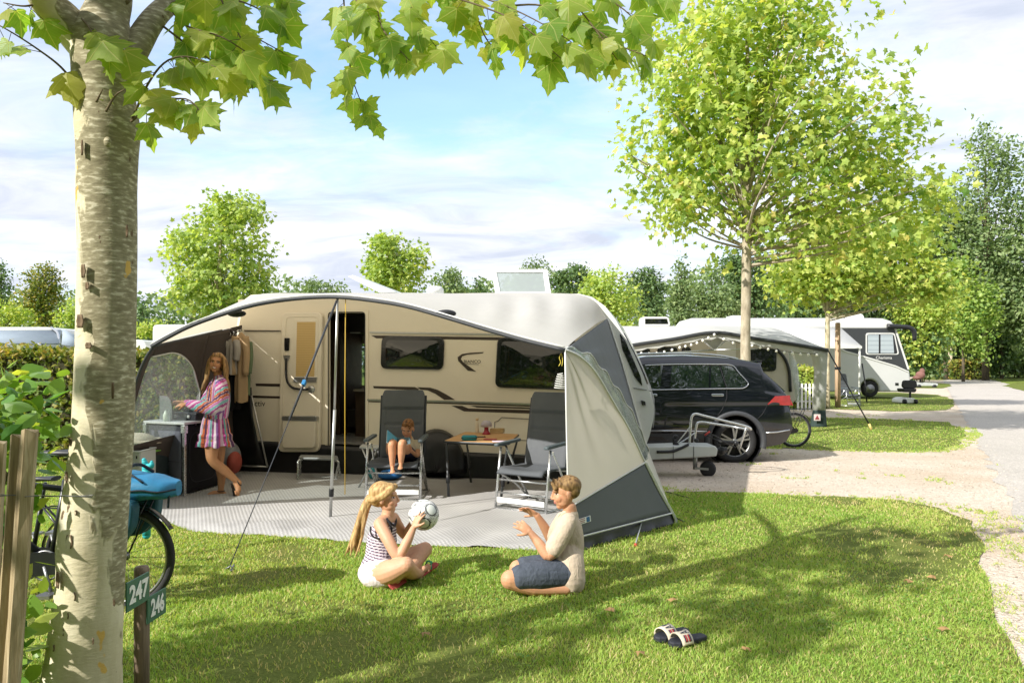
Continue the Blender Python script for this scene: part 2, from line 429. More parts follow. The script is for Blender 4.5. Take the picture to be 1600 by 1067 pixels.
lawn_main=[G(*p) for p in LB]+[V(2.95,2.4,0),V(3.1,.5,0),V(-16,.5,0),V(-16,18,0),V(-2,18,0),V(-1.0,11,0),V(1.2,9.2,0)]
lawn_isl=[[(1130,699),(1260,701),(1400,706),(1475,704),(1503,692),(1510,674),(1480,660),(1400,656),(1300,654),(1130,651)],
 [(1180,636),(1310,640),(1400,643),(1480,641),(1491,634),(1490,624),(1466,617),(1400,613),(1180,611)],
 [(1395,606),(1470,607),(1486,604),(1484,600),(1440,597),(1390,597)],
 [(1425,594),(1478,594),(1482,591),(1470,589),(1430,588)],
 [(1568,603),(1600,611),(1640,611),(1640,598),(1590,597)]]
LAWNS=[wob(lawn_main,.25,.16,1)]+[wob([G(*p) for p in q],.5,.3,11+i) for i,q in enumerate(lawn_isl)]
for i,l in enumerate(LAWNS): sheet('lawn',l,.012+.0006*i,M_lawn)
MATP=[(150,806),(200,810),(262,818),(300,833),(400,838),(500,845),(600,852),(700,856),(800,860),(897,866)]
mat_front=[G(*p) for p in MATP]
mat_poly=mat_front+[V(1.15,7.4,0),V(1.3,9.2,0),V(2.2,9.4,0),V(2.2,11.6,0),V(-4.6,12.0,0),V(-4.75,9.0,0)]
def inpoly(xy,poly):
    x=xy[:,0];y=xy[:,1]; ins=np.zeros(len(xy),bool); n=len(poly)
    for i in range(n):
        x1,y1=poly[i][0],poly[i][1]; x2,y2=poly[(i+1)%n][0],poly[(i+1)%n][1]
        if y1==y2: continue
        c=((y1>y)!=(y2>y))&(x<(x2-x1)*(y-y1)/(y2-y1)+x1); ins^=c
    return ins
RNG=np.random.default_rng(7)
def vnoise(xy,sc,seed):   # cheap value noise
    r=np.random.default_rng(seed); T=r.random((64,64)); p=xy*sc; i=np.floor(p).astype(int); f=p-i; f=f*f*(3-2*f)
    a=T[i[:,0]%64,i[:,1]%64];b=T[(i[:,0]+1)%64,i[:,1]%64];c=T[i[:,0]%64,(i[:,1]+1)%64];d=T[(i[:,0]+1)%64,(i[:,1]+1)%64]
    return (a*(1-f[:,0])+b*f[:,0])*(1-f[:,1])+(c*(1-f[:,0])+d*f[:,0])*f[:,1]
def grass(name,polys,excl,bands,mats):
    PT=[]
    for (y0,y1,dens,x0,x1) in bands:
        n=int(dens*(y1-y0)*(x1-x0)); xy=np.stack([RNG.uniform(x0,x1,n),RNG.uniform(y0,y1,n)],1)
        xy=xy[np.abs(xy[:,0])<xy[:,1]*.75+.5]
        k=np.zeros(len(xy),bool)
        for p in polys: k|=inpoly(xy,p)
        for p in excl: k&=~inpoly(xy,p)
        PT.append(xy[k])
    xy=np.concatenate(PT); 
    bare=vnoise(xy,1.1,1)*.6+vnoise(xy,3.3,2)*.4
    keep=RNG.random(len(xy))<np.clip((bare-.27)*4.2,.10,1); xy=xy[keep]; bare=bare[keep]
    n=len(xy); D=xy[:,1]
    h=RNG.uniform(.012,.030,n)*(.75+.5*vnoise(xy,2.3,5)); wd=RNG.uniform(.0018,.0036,n)*np.clip(D/4.2,.9,3.2)
    ang=RNG.uniform(0,2*PI,n); lean=RNG.uniform(.2,1.2,n)*h; la=RNG.uniform(0,2*PI,n)
    dx=np.cos(ang)*wd; dy=np.sin(ang)*wd; lx=np.cos(la)*lean; ly=np.sin(la)*lean
    z0=np.full(n,.010)
    A=np.stack([xy[:,0]-dx,xy[:,1]-dy,z0],1); B=np.stack([xy[:,0]+dx,xy[:,1]+dy,z0],1)
    C=np.stack([xy[:,0]-dx*.8+lx*.35,xy[:,1]-dy*.8+ly*.35,z0+h*.62],1); Dd=np.stack([xy[:,0]+dx*.8+lx*.35,xy[:,1]+dy*.8+ly*.35,z0+h*.62],1)
    E=np.stack([xy[:,0]+lx,xy[:,1]+ly,z0+h],1)
    v=np.stack([A,B,C,Dd,E],1).reshape(-1,3); b=np.arange(n)[:,None]*5
    f=np.concatenate([b+np.array([0,1,3]),b+np.array([0,3,2]),b+np.array([2,3,4])],1).reshape(-1,3)
    lv=np.clip(.5+.55*(bare-.5)+RNG.normal(0,.2,n)+.35*(vnoise(xy,.7,8)-.5),0,1); lv[RNG.random(n)<.09]=0.0; lv=np.clip(lv-.8*np.clip(.34-bare,0,1)*3,0,1)
    o=np_mesh(name,v,f,mats,None,np.repeat(lv,5)); o['kind']='stuff'; return o
M_grass=leaf_mat('grass_blades',[(0,srgb('#d3c193')),(.12,srgb('#c6c280')),(.35,srgb('#b0be66')),(.62,srgb('#9bb657')),(1,srgb('#7ea348'))],.42,(1.5,1.5,.7),.55)
tag(grass('grass',LAWNS,[mat_poly],[(2.6,4.2,11000,-3.4,3.4),(4.2,5.6,8000,-4.5,4.5),(5.6,8.6,4600,-6.5,6.6),(8.6,13,1100,-10,9.5),(13,20,420,-8,14),(20,34,150,0,25)],M_grass),'short mown green lawn grass','grass')
# sparse tufts and loose stones on the gravel
def tufts():
    n=60000; xy=np.stack([RNG.uniform(.6,11,n),RNG.uniform(3.0,24,n)],1); rl=4.3+.575*(xy[:,1]-6.2); k=xy[:,0]<rl+.5
    for l in LAWNS: k&=~inpoly(xy,l)
    m=vnoise(xy+7,1.6,31)*.6+vnoise(xy+3,5.5,32)*.4; edge=np.zeros(n,bool)
    for l in LAWNS[:3]:
        for dx,dy in ((.22,0),(-.22,0),(0,.22),(0,-.22),(.4,.1),(-.4,-.1)): edge|=inpoly(xy+np.array([dx,dy]),l)
    ver=(xy[:,1]<7.5)&(xy[:,0]>2.6); p=np.where(edge,.10+.75*(m>.50),np.where(ver,.04+.55*(m>.54),.25*(m>.75)))
    xy=xy[k&(RNG.random(n)<p)]; n=len(xy); t=7; c=np.repeat(xy,t,0)+RNG.normal(0,.018,(n*t,2)); N_=n*t
    h=RNG.uniform(.012,.034,N_); w_=RNG.uniform(.002,.004,N_)*np.clip(c[:,1]/4,1,3); a=RNG.uniform(0,2*PI,N_); l=RNG.uniform(0,2*PI,N_); ln=RNG.uniform(.3,1.3,N_)*h
    z=np.full(N_,.008); A=np.stack([c[:,0]-np.cos(a)*w_,c[:,1]-np.sin(a)*w_,z],1); B=np.stack([c[:,0]+np.cos(a)*w_,c[:,1]+np.sin(a)*w_,z],1); C=np.stack([c[:,0]+np.cos(l)*ln,c[:,1]+np.sin(l)*ln,z+h],1)
    o=np_mesh('grass_tufts',np.stack([A,B,C],1).reshape(-1,3),np.arange(N_*3).reshape(-1,3),M_grass,None,np.repeat(np.clip(RNG.normal(.45,.25,N_),0,1),3)); o['kind']='stuff'; tag(o,'sparse grass tufts growing through the gravel and along its edges','grass')
    n=9000; xy=np.stack([RNG.uniform(.9,9,n),4+11*RNG.random(n)**1.5],1); k=xy[:,0]<4.3+.575*(xy[:,1]-6.2)+.3
    for l in LAWNS: k&=~inpoly(xy,l)
    xy=xy[k]; n=len(xy); tv=np.array([(1,0,0),(-.5,.87,0),(-.5,-.87,0),(.2,.1,.8),(.5,.86,.25),(-1,0,.3),(.5,-.86,.25)]); tf=np.array([(3,0,4),(3,4,1),(3,1,5),(3,5,2),(3,2,6),(3,6,0)])
    a=RNG.uniform(0,2*PI,n); s=RNG.uniform(.005,.015,n); x=(tv[None,:,0]*np.cos(a)[:,None]-tv[None,:,1]*np.sin(a)[:,None])*s[:,None]+xy[:,:1]; y=(tv[None,:,0]*np.sin(a)[:,None]+tv[None,:,1]*np.cos(a)[:,None])*s[:,None]*.8+xy[:,1:]; zz=tv[None,:,2]*s[:,None]*.8+.006
    o=np_mesh('gravel_stones',np.stack([x,y,zz],2).reshape(-1,3),(tf[None]+np.arange(n)[:,None,None]*7).reshape(-1,3),leaf_mat('stone',[(0,srgb('#8b7f70')),(.5,srgb('#b5a896')),(1,srgb('#d6cdbf'))],0,(1,1,1),.9),None,np.repeat(RNG.random(n),7)); o['kind']='stuff'; tag(o,'loose pale stones scattered over the gravel','gravel')
def clover():
    n=26000; xy=np.stack([RNG.uniform(-3.5,4,n),RNG.uniform(2.7,8,n)],1); k=np.zeros(n,bool)
    for l in LAWNS[:1]: k|=inpoly(xy,l)
    k&=~inpoly(xy,mat_poly); m=vnoise(xy+60,1.3,41)*.6+vnoise(xy+4,3.7,42)*.4; k&=(m>.56); xy=xy[k]; n=len(xy)
    P_=np.column_stack([xy,RNG.uniform(.022,.042,n)]); a=RNG.uniform(0,2*PI,n); tip=np.column_stack([np.cos(a),np.sin(a),RNG.normal(0,.25,n)]); nr=np.column_stack([RNG.normal(0,.3,n),RNG.normal(0,.3,n),np.ones(n)])
    o=leaves('clover',P_,tip,nr,RNG.uniform(.012,.024,n),'oval',ML_beech,None,np.clip(RNG.normal(.4,.2,n),0,1)); o['kind']='stuff'; tag(o,'patches of small round clover leaves in the lawn','clover')
tufts()
# ================================================================== foliage helpers
def half(pts): return pts+[(-x,y) for x,y in pts[::-1] if abs(x)>1e-6]
PLANE=half([(0,0),(.13,-.07),(.40,-.03),(.47,.05),(.37,.13),(.50,.22),(.56,.33),(.70,.50),(.52,.49),(.40,.53),(.36,.50),(.25,.60),(.26,.72),(.13,.80),(0,1.0)])
STAR=half([(0,0),(.40,-.02),(.32,.16),(.62,.46),(.27,.52),(0,1.0)])
OVAL=half([(0,0),(.22,.14),(.33,.38),(.27,.66),(0,1.0)])
RHOMB=half([(0,0),(.34,.45),(0,1.0)])
def leaf_tpl(poly,fold=.18,droop=.3):
    pts=[(0,.36)]+poly; v=np.array([(x,y,-fold*abs(x)-droop*max(0,y-.1)**2) for x,y in pts]); n=len(poly)
    f=np.array([(0,1+i,1+(i+1)%n) for i in range(n)]); v[:,0]-=0; return v,f
TPL={'plane':leaf_tpl(PLANE),'star':leaf_tpl(STAR),'oval':leaf_tpl(OVAL,.25,.25),'rhomb':(np.array([(0,0,0),(.36,.45,-.08),(0,1,-.12),(-.36,.45,-.08)],float),np.array([(0,1,2),(0,2,3)]))}
def norm(a): return a/np.maximum(np.linalg.norm(a,axis=1,keepdims=True),1e-9)
def leaves(name,pos,tip,nrm,size,tpl,mats,parent,lv):
    tv,tf=TPL[tpl]; y=norm(tip); z=nrm-y*np.sum(nrm*y,1,keepdims=True); z=norm(z); x=np.cross(y,z)
    R=np.stack([x,y,z],1)      # rows
    q=np.random.default_rng(len(pos)); T_=np.repeat(tv[None],len(pos),0); T_[:,:,2]*=q.uniform(-.6,2.2,len(pos))[:,None]; T_[:,:,0]*=q.uniform(.75,1.15,len(pos))[:,None]; T_[:,:,0]+=T_[:,:,1]**2*q.normal(0,.12,len(pos))[:,None]
    V_=np.einsum('nkc,ncd->nkd',T_,R)*size[:,None,None]+pos[:,None,:]
    n,k=len(pos),len(tv)
    F=(tf[None]+np.arange(n)[:,None,None]*k).reshape(-1,3)
    o=np_mesh(name,V_.reshape(-1,3),F,mats,parent,np.repeat(lv,k))
    if tpl=='plane':
        a=o.data.attributes.new('lu','FLOAT_VECTOR','POINT'); a.data.foreach_set('vector',np.tile(tv.astype(np.float32),(n,1)).ravel())
    return o
def crown_points(lobes,ncl,per,spread,seed,shell=.45,accept=None):
    r=np.random.default_rng(seed); vol=np.array([l[3]*l[4]*l[5] for l in lobes])**.75; vol/=vol.sum()
    idx=r.choice(len(lobes),ncl,p=vol); L=np.array(lobes,float)[idx]
    d=norm(r.normal(size=(ncl,3))); rad_=r.random(ncl)**shell
    c=L[:,:3]+d*rad_[:,None]*L[:,3:6]*(1+.14*r.normal(size=(ncl,1)))
    out=norm(d/ L[:,3:6]); 
    if accept is not None: k=accept(c); c=c[k]; out=out[k]
    n=len(c); P_=np.repeat(c,per,0)+r.normal(size=(n*per,3))*spread*np.array([1,1,.75]); O=np.repeat(out,per,0)
    cl=np.repeat(r.random(n),per)
    return c,out,P_,O,cl,r
def crown(name,lobes,ncl,per,spread,size,tpl,m,parent,seed,shell=.45,accept=None,down=.5,lvb=0.0):
    c,out,p,o,cl,r=crown_points(lobes,ncl,per,spread,seed,shell,accept); n=len(p)
    tip=o*.7+r.normal(size=(n,3))*.75+np.array([0,0,-down]); nr=o*.55+np.array([0,0,.75])+r.normal(size=(n,3))*.5
    lv=np.clip(.5+(cl-.5)*.45+r.normal(0,.2,n)+lvb,0,1)
    return leaves(name,p,tip,nr,size*r.uniform(.65,1.25,n),tpl,m,parent,lv),c
def trunk_limbs(name,base,h0,r0,tops,m,parent,seed,top=None,sway=.04,nseg=8,n=9,limbr=.32):
    r=random.Random(seed); b=Vector(base); mb=MB(); pts=[]
    H=top if top else h0
    for i in range(nseg+1):
        t=i/nseg; pts.append(b+V(r.uniform(-sway,sway)*t,r.uniform(-sway,sway)*t,H*t-.03))
    rs=[r0*(1.35 if i==0 else 1.08 if i==1 else 1-.72*(max(0,pts[i].z-b.z-h0)/(max(.01,H-h0)+.01)) if H>h0 else 1-.25*i/nseg) for i in range(nseg+1)]
    mb.tube(pts,rs,n)
    for c in tops:
        c=Vector(c); zz=min(max(h0+(c.z-b.z-h0)*.45,h0*.9),H*.97); t=zz/H*nseg; i=min(int(t),nseg-1); s=pts[i].lerp(pts[i+1],t-i)
        m1=s.lerp(c,.5)+V(r.uniform(-.1,.1),r.uniform(-.1,.1),r.uniform(-.15,.1))*min(1.5,(c-s).length*.4)
        L=(c-s).length; rr=min(r0*limbr,.012+L*.011*(r0/.1))
        mb.tube(catmull([s,m1,c],4),[rr,rr*.25],5)
    return mb.build(name,m,parent)
def bark_mat(name,a,b_,c,sc=14):
    m,nt,b=nodes(name); co=objco(nt); n1=noise_(nt,mapping(nt,co,(1,1,.35)),sc,6,.65)
    nt.links.new(ramp(nt,n1,[(.32,srgb(a)),(.5,srgb(b_)),(.68,srgb(c))]),b.inputs['Base Color']); b.inputs['Roughness'].default_value=.9
    bump(nt,b,n1,.5,.02); return m
M_bark=bark_mat('pale_bark','#7d745c','#b5aa8c','#d2c8ab'); M_barkd=bark_mat('dark_bark','#3d352a','#5a5040','#74684f')
def make_tree(label,X,Y,h0,r0,lobes,ncl,per,spread,size,tpl,m,seed,bark=None,top=None,group=None,nlimb=26,shell=.45,down=.4,name='tree',lvb=0,accept=None,limbr=.32):
    t=thing(name,label,'tree',(X,Y,0),group)
    lb=[(X+l[0],Y+l[1],l[2],l[3],l[4],l[5]) for l in lobes]
    o,c=crown('crown',lb,ncl,per,spread,size,tpl,m,t,seed,shell,accept,down,lvb)
    rs=random.Random(seed); tops=[Vector(x) for x in c[:nlimb]]
    trunk_limbs('trunk',(X,Y,0),h0,r0,tops,bark or M_bark,t,seed,top,limbr=limbr); return t
ML_fg=leaf_mat('plane_leaf',[(0,srgb('#aead55')),(.3,srgb('#9bac50')),(.65,srgb('#89a446')),(1,srgb('#74943d'))],.6,(1.6,1.68,.6),.42)
def veins(m):
    nt=m.node_tree; a=N(nt,'ShaderNodeAttribute'); a.attribute_name='lu'; s=N(nt,'ShaderNodeSeparateXYZ'); nt.links.new(a.outputs['Vector'],s.inputs[0])
    x,y=s.outputs[0],mathn(nt,'ADD',s.outputs[1],-.02); ax=mathn(nt,'ABSOLUTE',x); r=mathn(nt,'SQRT',mathn(nt,'ADD',mathn(nt,'MULTIPLY',x,x),mathn(nt,'MULTIPLY',y,y))); an=mathn(nt,'ARCTAN2',ax,y)
    d=None
    for k in (0,.92,1.62):
        q=mathn(nt,'MULTIPLY',mathn(nt,'ABSOLUTE',mathn(nt,'SUBTRACT',an,k)),r); d=q if d is None else mathn(nt,'MINIMUM',d,q)
    w=mathn(nt,'ABSOLUTE',mathn(nt,'SINE',mathn(nt,'MULTIPLY',mathn(nt,'SUBTRACT',y,mathn(nt,'MULTIPLY',ax,.75)),26))); sec=ramp(nt,w,[(.0,(.4,.4,.4)),(.14,(0,0,0))])
    f=mathn(nt,'MAXIMUM',ramp(nt,d,[(.006,(.8,.8,.8)),(.020,(0,0,0))]),sec); spots=ramp(nt,noise_(nt,objco(nt),34,4,.7),[(.62,(0,0,0)),(.75,(.5,.5,.5))])
    b=nt.nodes['Principled BSDF']; c0=b.inputs['Base Color'].links[0].from_socket; c=mixc(nt,f,c0,srgb('#c3c07a')); c=mixc(nt,spots,c,srgb('#8a7a34')); nt.links.new(c,b.inputs['Base Color'])
    for n in nt.nodes:
        if n.bl_idname=='ShaderNodeMix' and n.blend_type=='MULTIPLY': nt.links.new(c,n.inputs[6])
    bump(nt,b,f,.4,.004)
veins(ML_fg)
ML_mid=leaf_mat('young_plane_leaf',[(0,srgb('#d2bf74')),(.13,srgb('#c8c873')),(.42,srgb('#b2bf66')),(.8,srgb('#8ea554')),(1,srgb('#668844'))],.45,(1.4,1.55,.6),.4)
ML_yel=leaf_mat('yellow_green_leaf',[(0,srgb('#cbc974')),(.35,srgb('#b0bc60')),(.7,srgb('#93ab50')),(1,srgb('#719343'))],.42,(1.5,1.5,.6),.45)
ML_bri=leaf_mat('bright_leaf',[(0,srgb('#c2c576')),(.4,srgb('#a6b864')),(.8,srgb('#869f52')),(1,srgb('#66853f'))],.42,(1.6,1.6,.6),.45)
ML_dark=leaf_mat('dark_leaf',[(0,srgb('#83955a')),(.5,srgb('#5d7848')),(1,srgb('#425c39'))],.25,(1.3,1.4,.6),.5)
ML_grey=leaf_mat('grey_green_leaf',[(0,srgb('#9aa872')),(.5,srgb('#778b5a')),(1,srgb('#597348'))],.3,(1.3,1.4,.7),.5)
ML_hedge=leaf_mat('hedge_leaf',[(0,srgb('#b79d55')),(.25,srgb('#93923f')),(.6,srgb('#67782f')),(1,srgb('#465e26'))],.35,(1.5,1.5,.6),.5)
ML_beech=leaf_mat('beech_leaf',[(0,srgb('#b3b85a')),(.35,srgb('#86a348')),(.8,srgb('#5f8a3e')),(1,srgb('#456d34'))],.4,(1.7,1.7,.6),.35)
M_core=mat('hedge_twigs','#3c3a22',.95,0,.3,8)
def rayx(px,Y): return (px-CXP)/FL*Y
def zat(py,Y): return CAMZ-(py-HYP)/FL*Y
clover()
# ================================================================== foreground plane tree
def plane_bark():
    m,nt,b=nodes('plane_bark'); co=objco(nt); sep=N(nt,'ShaderNodeSeparateXYZ'); nt.links.new(co,sep.inputs[0])
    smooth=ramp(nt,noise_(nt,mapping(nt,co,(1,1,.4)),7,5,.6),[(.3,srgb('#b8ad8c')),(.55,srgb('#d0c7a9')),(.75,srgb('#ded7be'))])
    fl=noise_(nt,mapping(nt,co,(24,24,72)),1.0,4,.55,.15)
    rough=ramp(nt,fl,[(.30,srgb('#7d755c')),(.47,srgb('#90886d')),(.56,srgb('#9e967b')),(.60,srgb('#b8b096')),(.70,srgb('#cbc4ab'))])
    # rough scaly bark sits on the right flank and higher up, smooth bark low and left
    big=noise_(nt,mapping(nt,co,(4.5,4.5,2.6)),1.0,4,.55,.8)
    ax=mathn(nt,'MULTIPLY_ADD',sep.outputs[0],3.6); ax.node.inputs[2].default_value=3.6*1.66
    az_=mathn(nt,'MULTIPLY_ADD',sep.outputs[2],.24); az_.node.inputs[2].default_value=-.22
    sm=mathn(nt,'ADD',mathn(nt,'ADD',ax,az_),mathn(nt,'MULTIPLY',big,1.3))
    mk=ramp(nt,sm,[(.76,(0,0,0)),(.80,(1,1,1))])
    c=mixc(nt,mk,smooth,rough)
    och=ramp(nt,noise_(nt,mapping(nt,co,(9,9,6),(0,0,0),(3,1,7)),1.0,3,.5),[(.69,(0,0,0)),(.705,(1,1,1))]); c=mixc(nt,och,c,srgb('#cda85c'))
    dk=ramp(nt,noise_(nt,mapping(nt,co,(22,22,16),(0,0,0),(8,2,1)),1.0,3,.5),[(.70,(0,0,0)),(.72,(1,1,1))]); c=mixc(nt,dk,c,srgb('#6b5a45'))
    nt.links.new(c,b.inputs['Base Color']); b.inputs['Roughness'].default_value=.82; b.inputs['Specular IOR Level'].default_value=.2
    h=mathn(nt,'ADD',mathn(nt,'MULTIPLY',mk,.6),mathn(nt,'MULTIPLY',fl,.5)); h=mathn(nt,'ADD',h,mathn(nt,'MULTIPLY',noise_(nt,co,30,4),.25)); bump(nt,b,h,.5,.012); return m
M_pbark=plane_bark(); M_flake=mat('bark_flake','#6e5b45',.9,0,.25,30); M_twig=mat('twig','#6b5d43',.85,0,.2,20)
TY=3.0
pt=thing('plane_tree','big mottled plane tree in the left foreground, its leafy branches hanging across the top','tree',(rayx(130,TY),TY,0))
prof=[(1146,128,128),(1110,127,122),(1067,128,113),(1000,134,103),(900,143,95),(850,144,98),(780,150,93),(700,159,88),(620,163,86),(550,165,85),(470,167,85),(400,168,84),(300,167,85),(240,168,88),(200,168,93),(150,163,88),(100,160,87),(60,158,90),(30,163,70),(0,172,62),(-60,178,55),(-160,190,46),(-300,200,34)]
mb=MB(); pts=[];rs=[]
for y,x,wd in prof: pts.append(P(x,y,TY)); rs.append(wd/2/FL*TY)
cp=catmull(pts,4); rr=[]
for i in range(len(cp)): rr.append(lerpl(rs,i/(len(cp)-1)))
n=40; rows=[]
for i,p in enumerate(cp):
    row=[]
    for j in range(n):
        a=2*PI*j/n; flute=1+.035*math.cos(3*a+.5)*max(0,1-p.z/1.3)+.02*noise.noise(V(math.cos(a)*2,math.sin(a)*2,p.z*2.5))+.012*noise.noise(V(math.cos(a)*6,math.sin(a)*6,p.z*9))
        row.append(p+V(math.cos(a),math.sin(a),0)*rr[i]*flute)
    rows.append(row)
mb.grid(rows,0,True,closed=True)
# limbs that fork at the top
def limb(pp,w0,w1): 
    q=[P(*a) for a in pp]; k=catmull(q,5); mb.tube(k,[w0/2/FL*TY,w1/2/FL*TY],16)
limb([(158,92,3.0),(128,62,2.98),(98,28,2.93),(72,2,2.86),(40,-60,2.7),(-60,-190,2.4)],64,34)
limb([(192,110,3.02),(214,72,3.05),(236,36,3.12),(262,8,3.2),(330,-50,3.4),(520,-130,3.8)],46,24)
limb([(178,-60,3.0),(250,-160,2.7),(380,-320,2.3)],40,22)
limb([(185,-120,3.0),(100,-240,3.3),(0,-330,3.6)],40,22)
# knot and stubs
for (x,y,r) in ((128,142,7),(168,222,6)):
    c=P(x,y,TY-.10); mb.ell(c,(r/FL*TY,.012,r*1.3/FL*TY),None,12,8)
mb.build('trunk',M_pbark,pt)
rn=random.Random(4)
for (x,y,w_,h_) in ((132,424,9,20),(138,447,8,11),(127,502,13,20),(140,540,12,9),(178,610,6,24),(112,690,7,12),(106,745,6,16),(110,845,12,20),(92,905,8,24),(118,930,5,12),(101,985,4,10),(108,960,4,9),(86,1010,3,9),(97,1030,3,9),(200,362,5,18),(130,232,5,22),(147,1000,4,8),(180,940,5,9),(120,800,5,7)):
    Yc=TY-.115; c=P(x,y,Yc); sx=w_/2/FL*TY; sz=h_/2/FL*TY; rows=[]
    for i in range(5):
        row=[]
        for j in range(5):
            u=j/4-.5;v_=i/4-.5; e=1-.35*abs(v_)*2*(1-rn.random()*.4)
            row.append(c+V(u*2*sx*e,-.002-.012*(u+.2)**2*2-.005*abs(v_)+(x-150)/FL*TY*.0,v_*2*sz))
        rows.append(row)
    fl=MB(); fl.grid(rows); fl.build('bark_flake',M_flake,pt,solid=.004)
# leafy twigs in view (pixel + depth of real hanging shoots)
TW=[ # list of (points, leaves, size)
 ([(265,5,3.2),(330,30,3.3),(400,60,3.35),(455,90,3.4)],9,.17),([(240,30,3.15),(300,75,3.1),(360,110,3.1),(430,128,3.15)],10,.17),
 ([(205,190,2.92),(232,130,2.9),(262,95,2.9),(300,90,2.92),(345,110,2.95)],9,.16),([(205,190,2.92),(240,165,2.88),(290,155,2.85),(318,180,2.85)],8,.16),
 ([(262,8,3.2),(320,-10,3.0),(395,10,2.95),(440,40,3.0)],9,.16),([(330,-50,3.4),(420,-20,3.3),(470,20,3.3)],7,.16),([(262,8,3.2),(290,40,3.05),(350,60,3.0),(410,100,3.0)],9,.16),
 ([(330,-50,3.4),(350,10,3.2),(380,70,3.15),(395,140,3.15)],9,.17),
 ([(122,138,2.92),(95,105,2.88),(60,78,2.85),(20,52,2.8),(-20,30,2.78)],4,.16),([(128,30,2.9),(140,45,2.86),(150,70,2.84)],2,.15),([(175,60,2.86),(190,90,2.84)],2,.15),([(72,2,2.86),(40,10,2.8),(5,5,2.78)],3,.16),
 ([(150,160,2.86),(160,140,2.85)],1,.08),([(165,175,2.86),(180,150,2.85),(195,140,2.84)],1,.1),
 # long shoots coming from the right-hand limb above the frame
 ([(520,-130,3.8),(535,-20,3.75),(540,40,3.72),(548,110,3.7),(560,150,3.7),(580,195,3.7)],17,.14),
 ([(535,-30,3.75),(570,20,3.7),(600,60,3.68),(625,90,3.66)],9,.17),([(520,-130,3.8),(600,-50,3.75),(640,0,3.7),(665,50,3.68),(690,85,3.66)],10,.18),
 ([(600,-50,3.75),(690,-30,3.72),(740,20,3.7),(760,62,3.68),(785,85,3.67)],8,.16),([(600,-60,3.75),(700,-20,3.6),(790,10,3.55),(860,45,3.5),(905,75,3.48)],13,.19),
 ([(790,10,3.55),(850,10,3.6),(920,40,3.6),(965,70,3.6),(1010,88,3.6)],12,.19),([(700,-40,3.7),(850,-30,3.7),(950,0,3.7),(1000,40,3.7),(1020,70,3.7)],10,.18),
 ([(950,-30,3.7),(1010,-20,3.7),(1050,-5,3.7)],5,.17),([(640,-20,3.6),(720,0,3.5),(800,30,3.45),(840,60,3.45),(880,95,3.45)],9,.18),([(850,-30,3.7),(900,10,3.62),(940,60,3.6),(965,95,3.6)],8,.18),
 ([(560,-40,3.6),(585,0,3.55),(600,50,3.5),(640,95,3.5)],9,.17)]
tw=MB(); LP=[];LT=[];LN=[];LS=[]; r=random.Random(3)
for pp,k,sz in TW:
    q=catmull([P(*a) for a in pp],5); tw.tube(q,[.0055,.002],5)
    k=int(k*1.35+.5)
    for i in range(k):
        t=(i+.5+r.uniform(-.3,.3))/k; t=.18+.82*t; j=min(int(t*(len(q)-1)),len(q)-2); p=q[j].lerp(q[j+1],t*(len(q)-1)-j)
        d=(q[j+1]-q[j]).normalized(); side=V(r.uniform(-1,1),r.uniform(-1,1)*.7,r.uniform(-.5,.3))
        tip=(d*.35+side*.6+V(0,0,-.55)).normalized(); pet=p+side.normalized()*r.uniform(.02,.06)+V(0,0,-.01)
        tw.tube([p,pet],.0014,4); LP.append(pet); LT.append(tip); LN.append(V(r.uniform(-.6,.6),-.75+r.uniform(-.35,.45),.45+r.uniform(-.3,.4))); LS.append(sz*r.uniform(.48,.9))
tw.build('twig',M_twig,pt)
rg=np.random.default_rng(5)
leaves('leaves',np.array(LP),np.array(LT),np.array(LN),np.array(LS),'plane',ML_fg,pt,np.clip(.5+rg.normal(0,.27,len(LP)),0,1))
# the crown above the frame: leaves thin out where the photo's lawn lies in the sun
def acc(c):
    gx=c[:,0]+1.15*(c[:,2]-.3); gy=c[:,1]+.9*(c[:,2]-.3); g=np.stack([gx,gy],1)
    ok=(c[:,2]>1.5+.5*np.maximum(c[:,1],0)+.45)&(c[:,2]>2.9)
    kids=(((gx+.25)/1.75)**2+((gy-5.15)/.75)**2)<1
    nz=vnoise(g+50,1.15,21)*.6+vnoise(g+20,2.6,22)*.4
    A=(gx>.9)&(gx<4.4)&(gy>2.4)&(gy<6.1)&(nz>.71); B=(gx>-4)&(gx<.4)&(gy>2.2)&(gy<4.55)&(nz>.64)
    off=(gy<2.2)|(gx>6.5)
    near=(c[:,0]>-1.9)&(c[:,0]<1.6)&(c[:,1]>1.0)&(c[:,1]<4.2)&(c[:,2]<5.2)
    return ok&~kids&~near&(A|B|off)&~((gy>6.1)&(gx<5))
lob=[(-2.2,1.4,5.0,3.9,3.4,2.0),(-4.2,.2,4.3,2.6,2.4,1.5),(-.6,1.6,4.6,2.4,2.0,1.4)]
o,c=crown('crown',lob,1500,6,.17,.16,'star',ML_fg,pt,31,.6,acc,.3)
mb=MB(); s0=P(200,-300,TY)
for i in range(0,len(c),26):
    q=Vector(c[i]); mb.tube(catmull([s0+V(0,0,-.2*(i%5)),s0.lerp(q,.5)+V(0,0,.25),q],4),[.022,.004],5)
mb.build('branches',M_twig,pt)
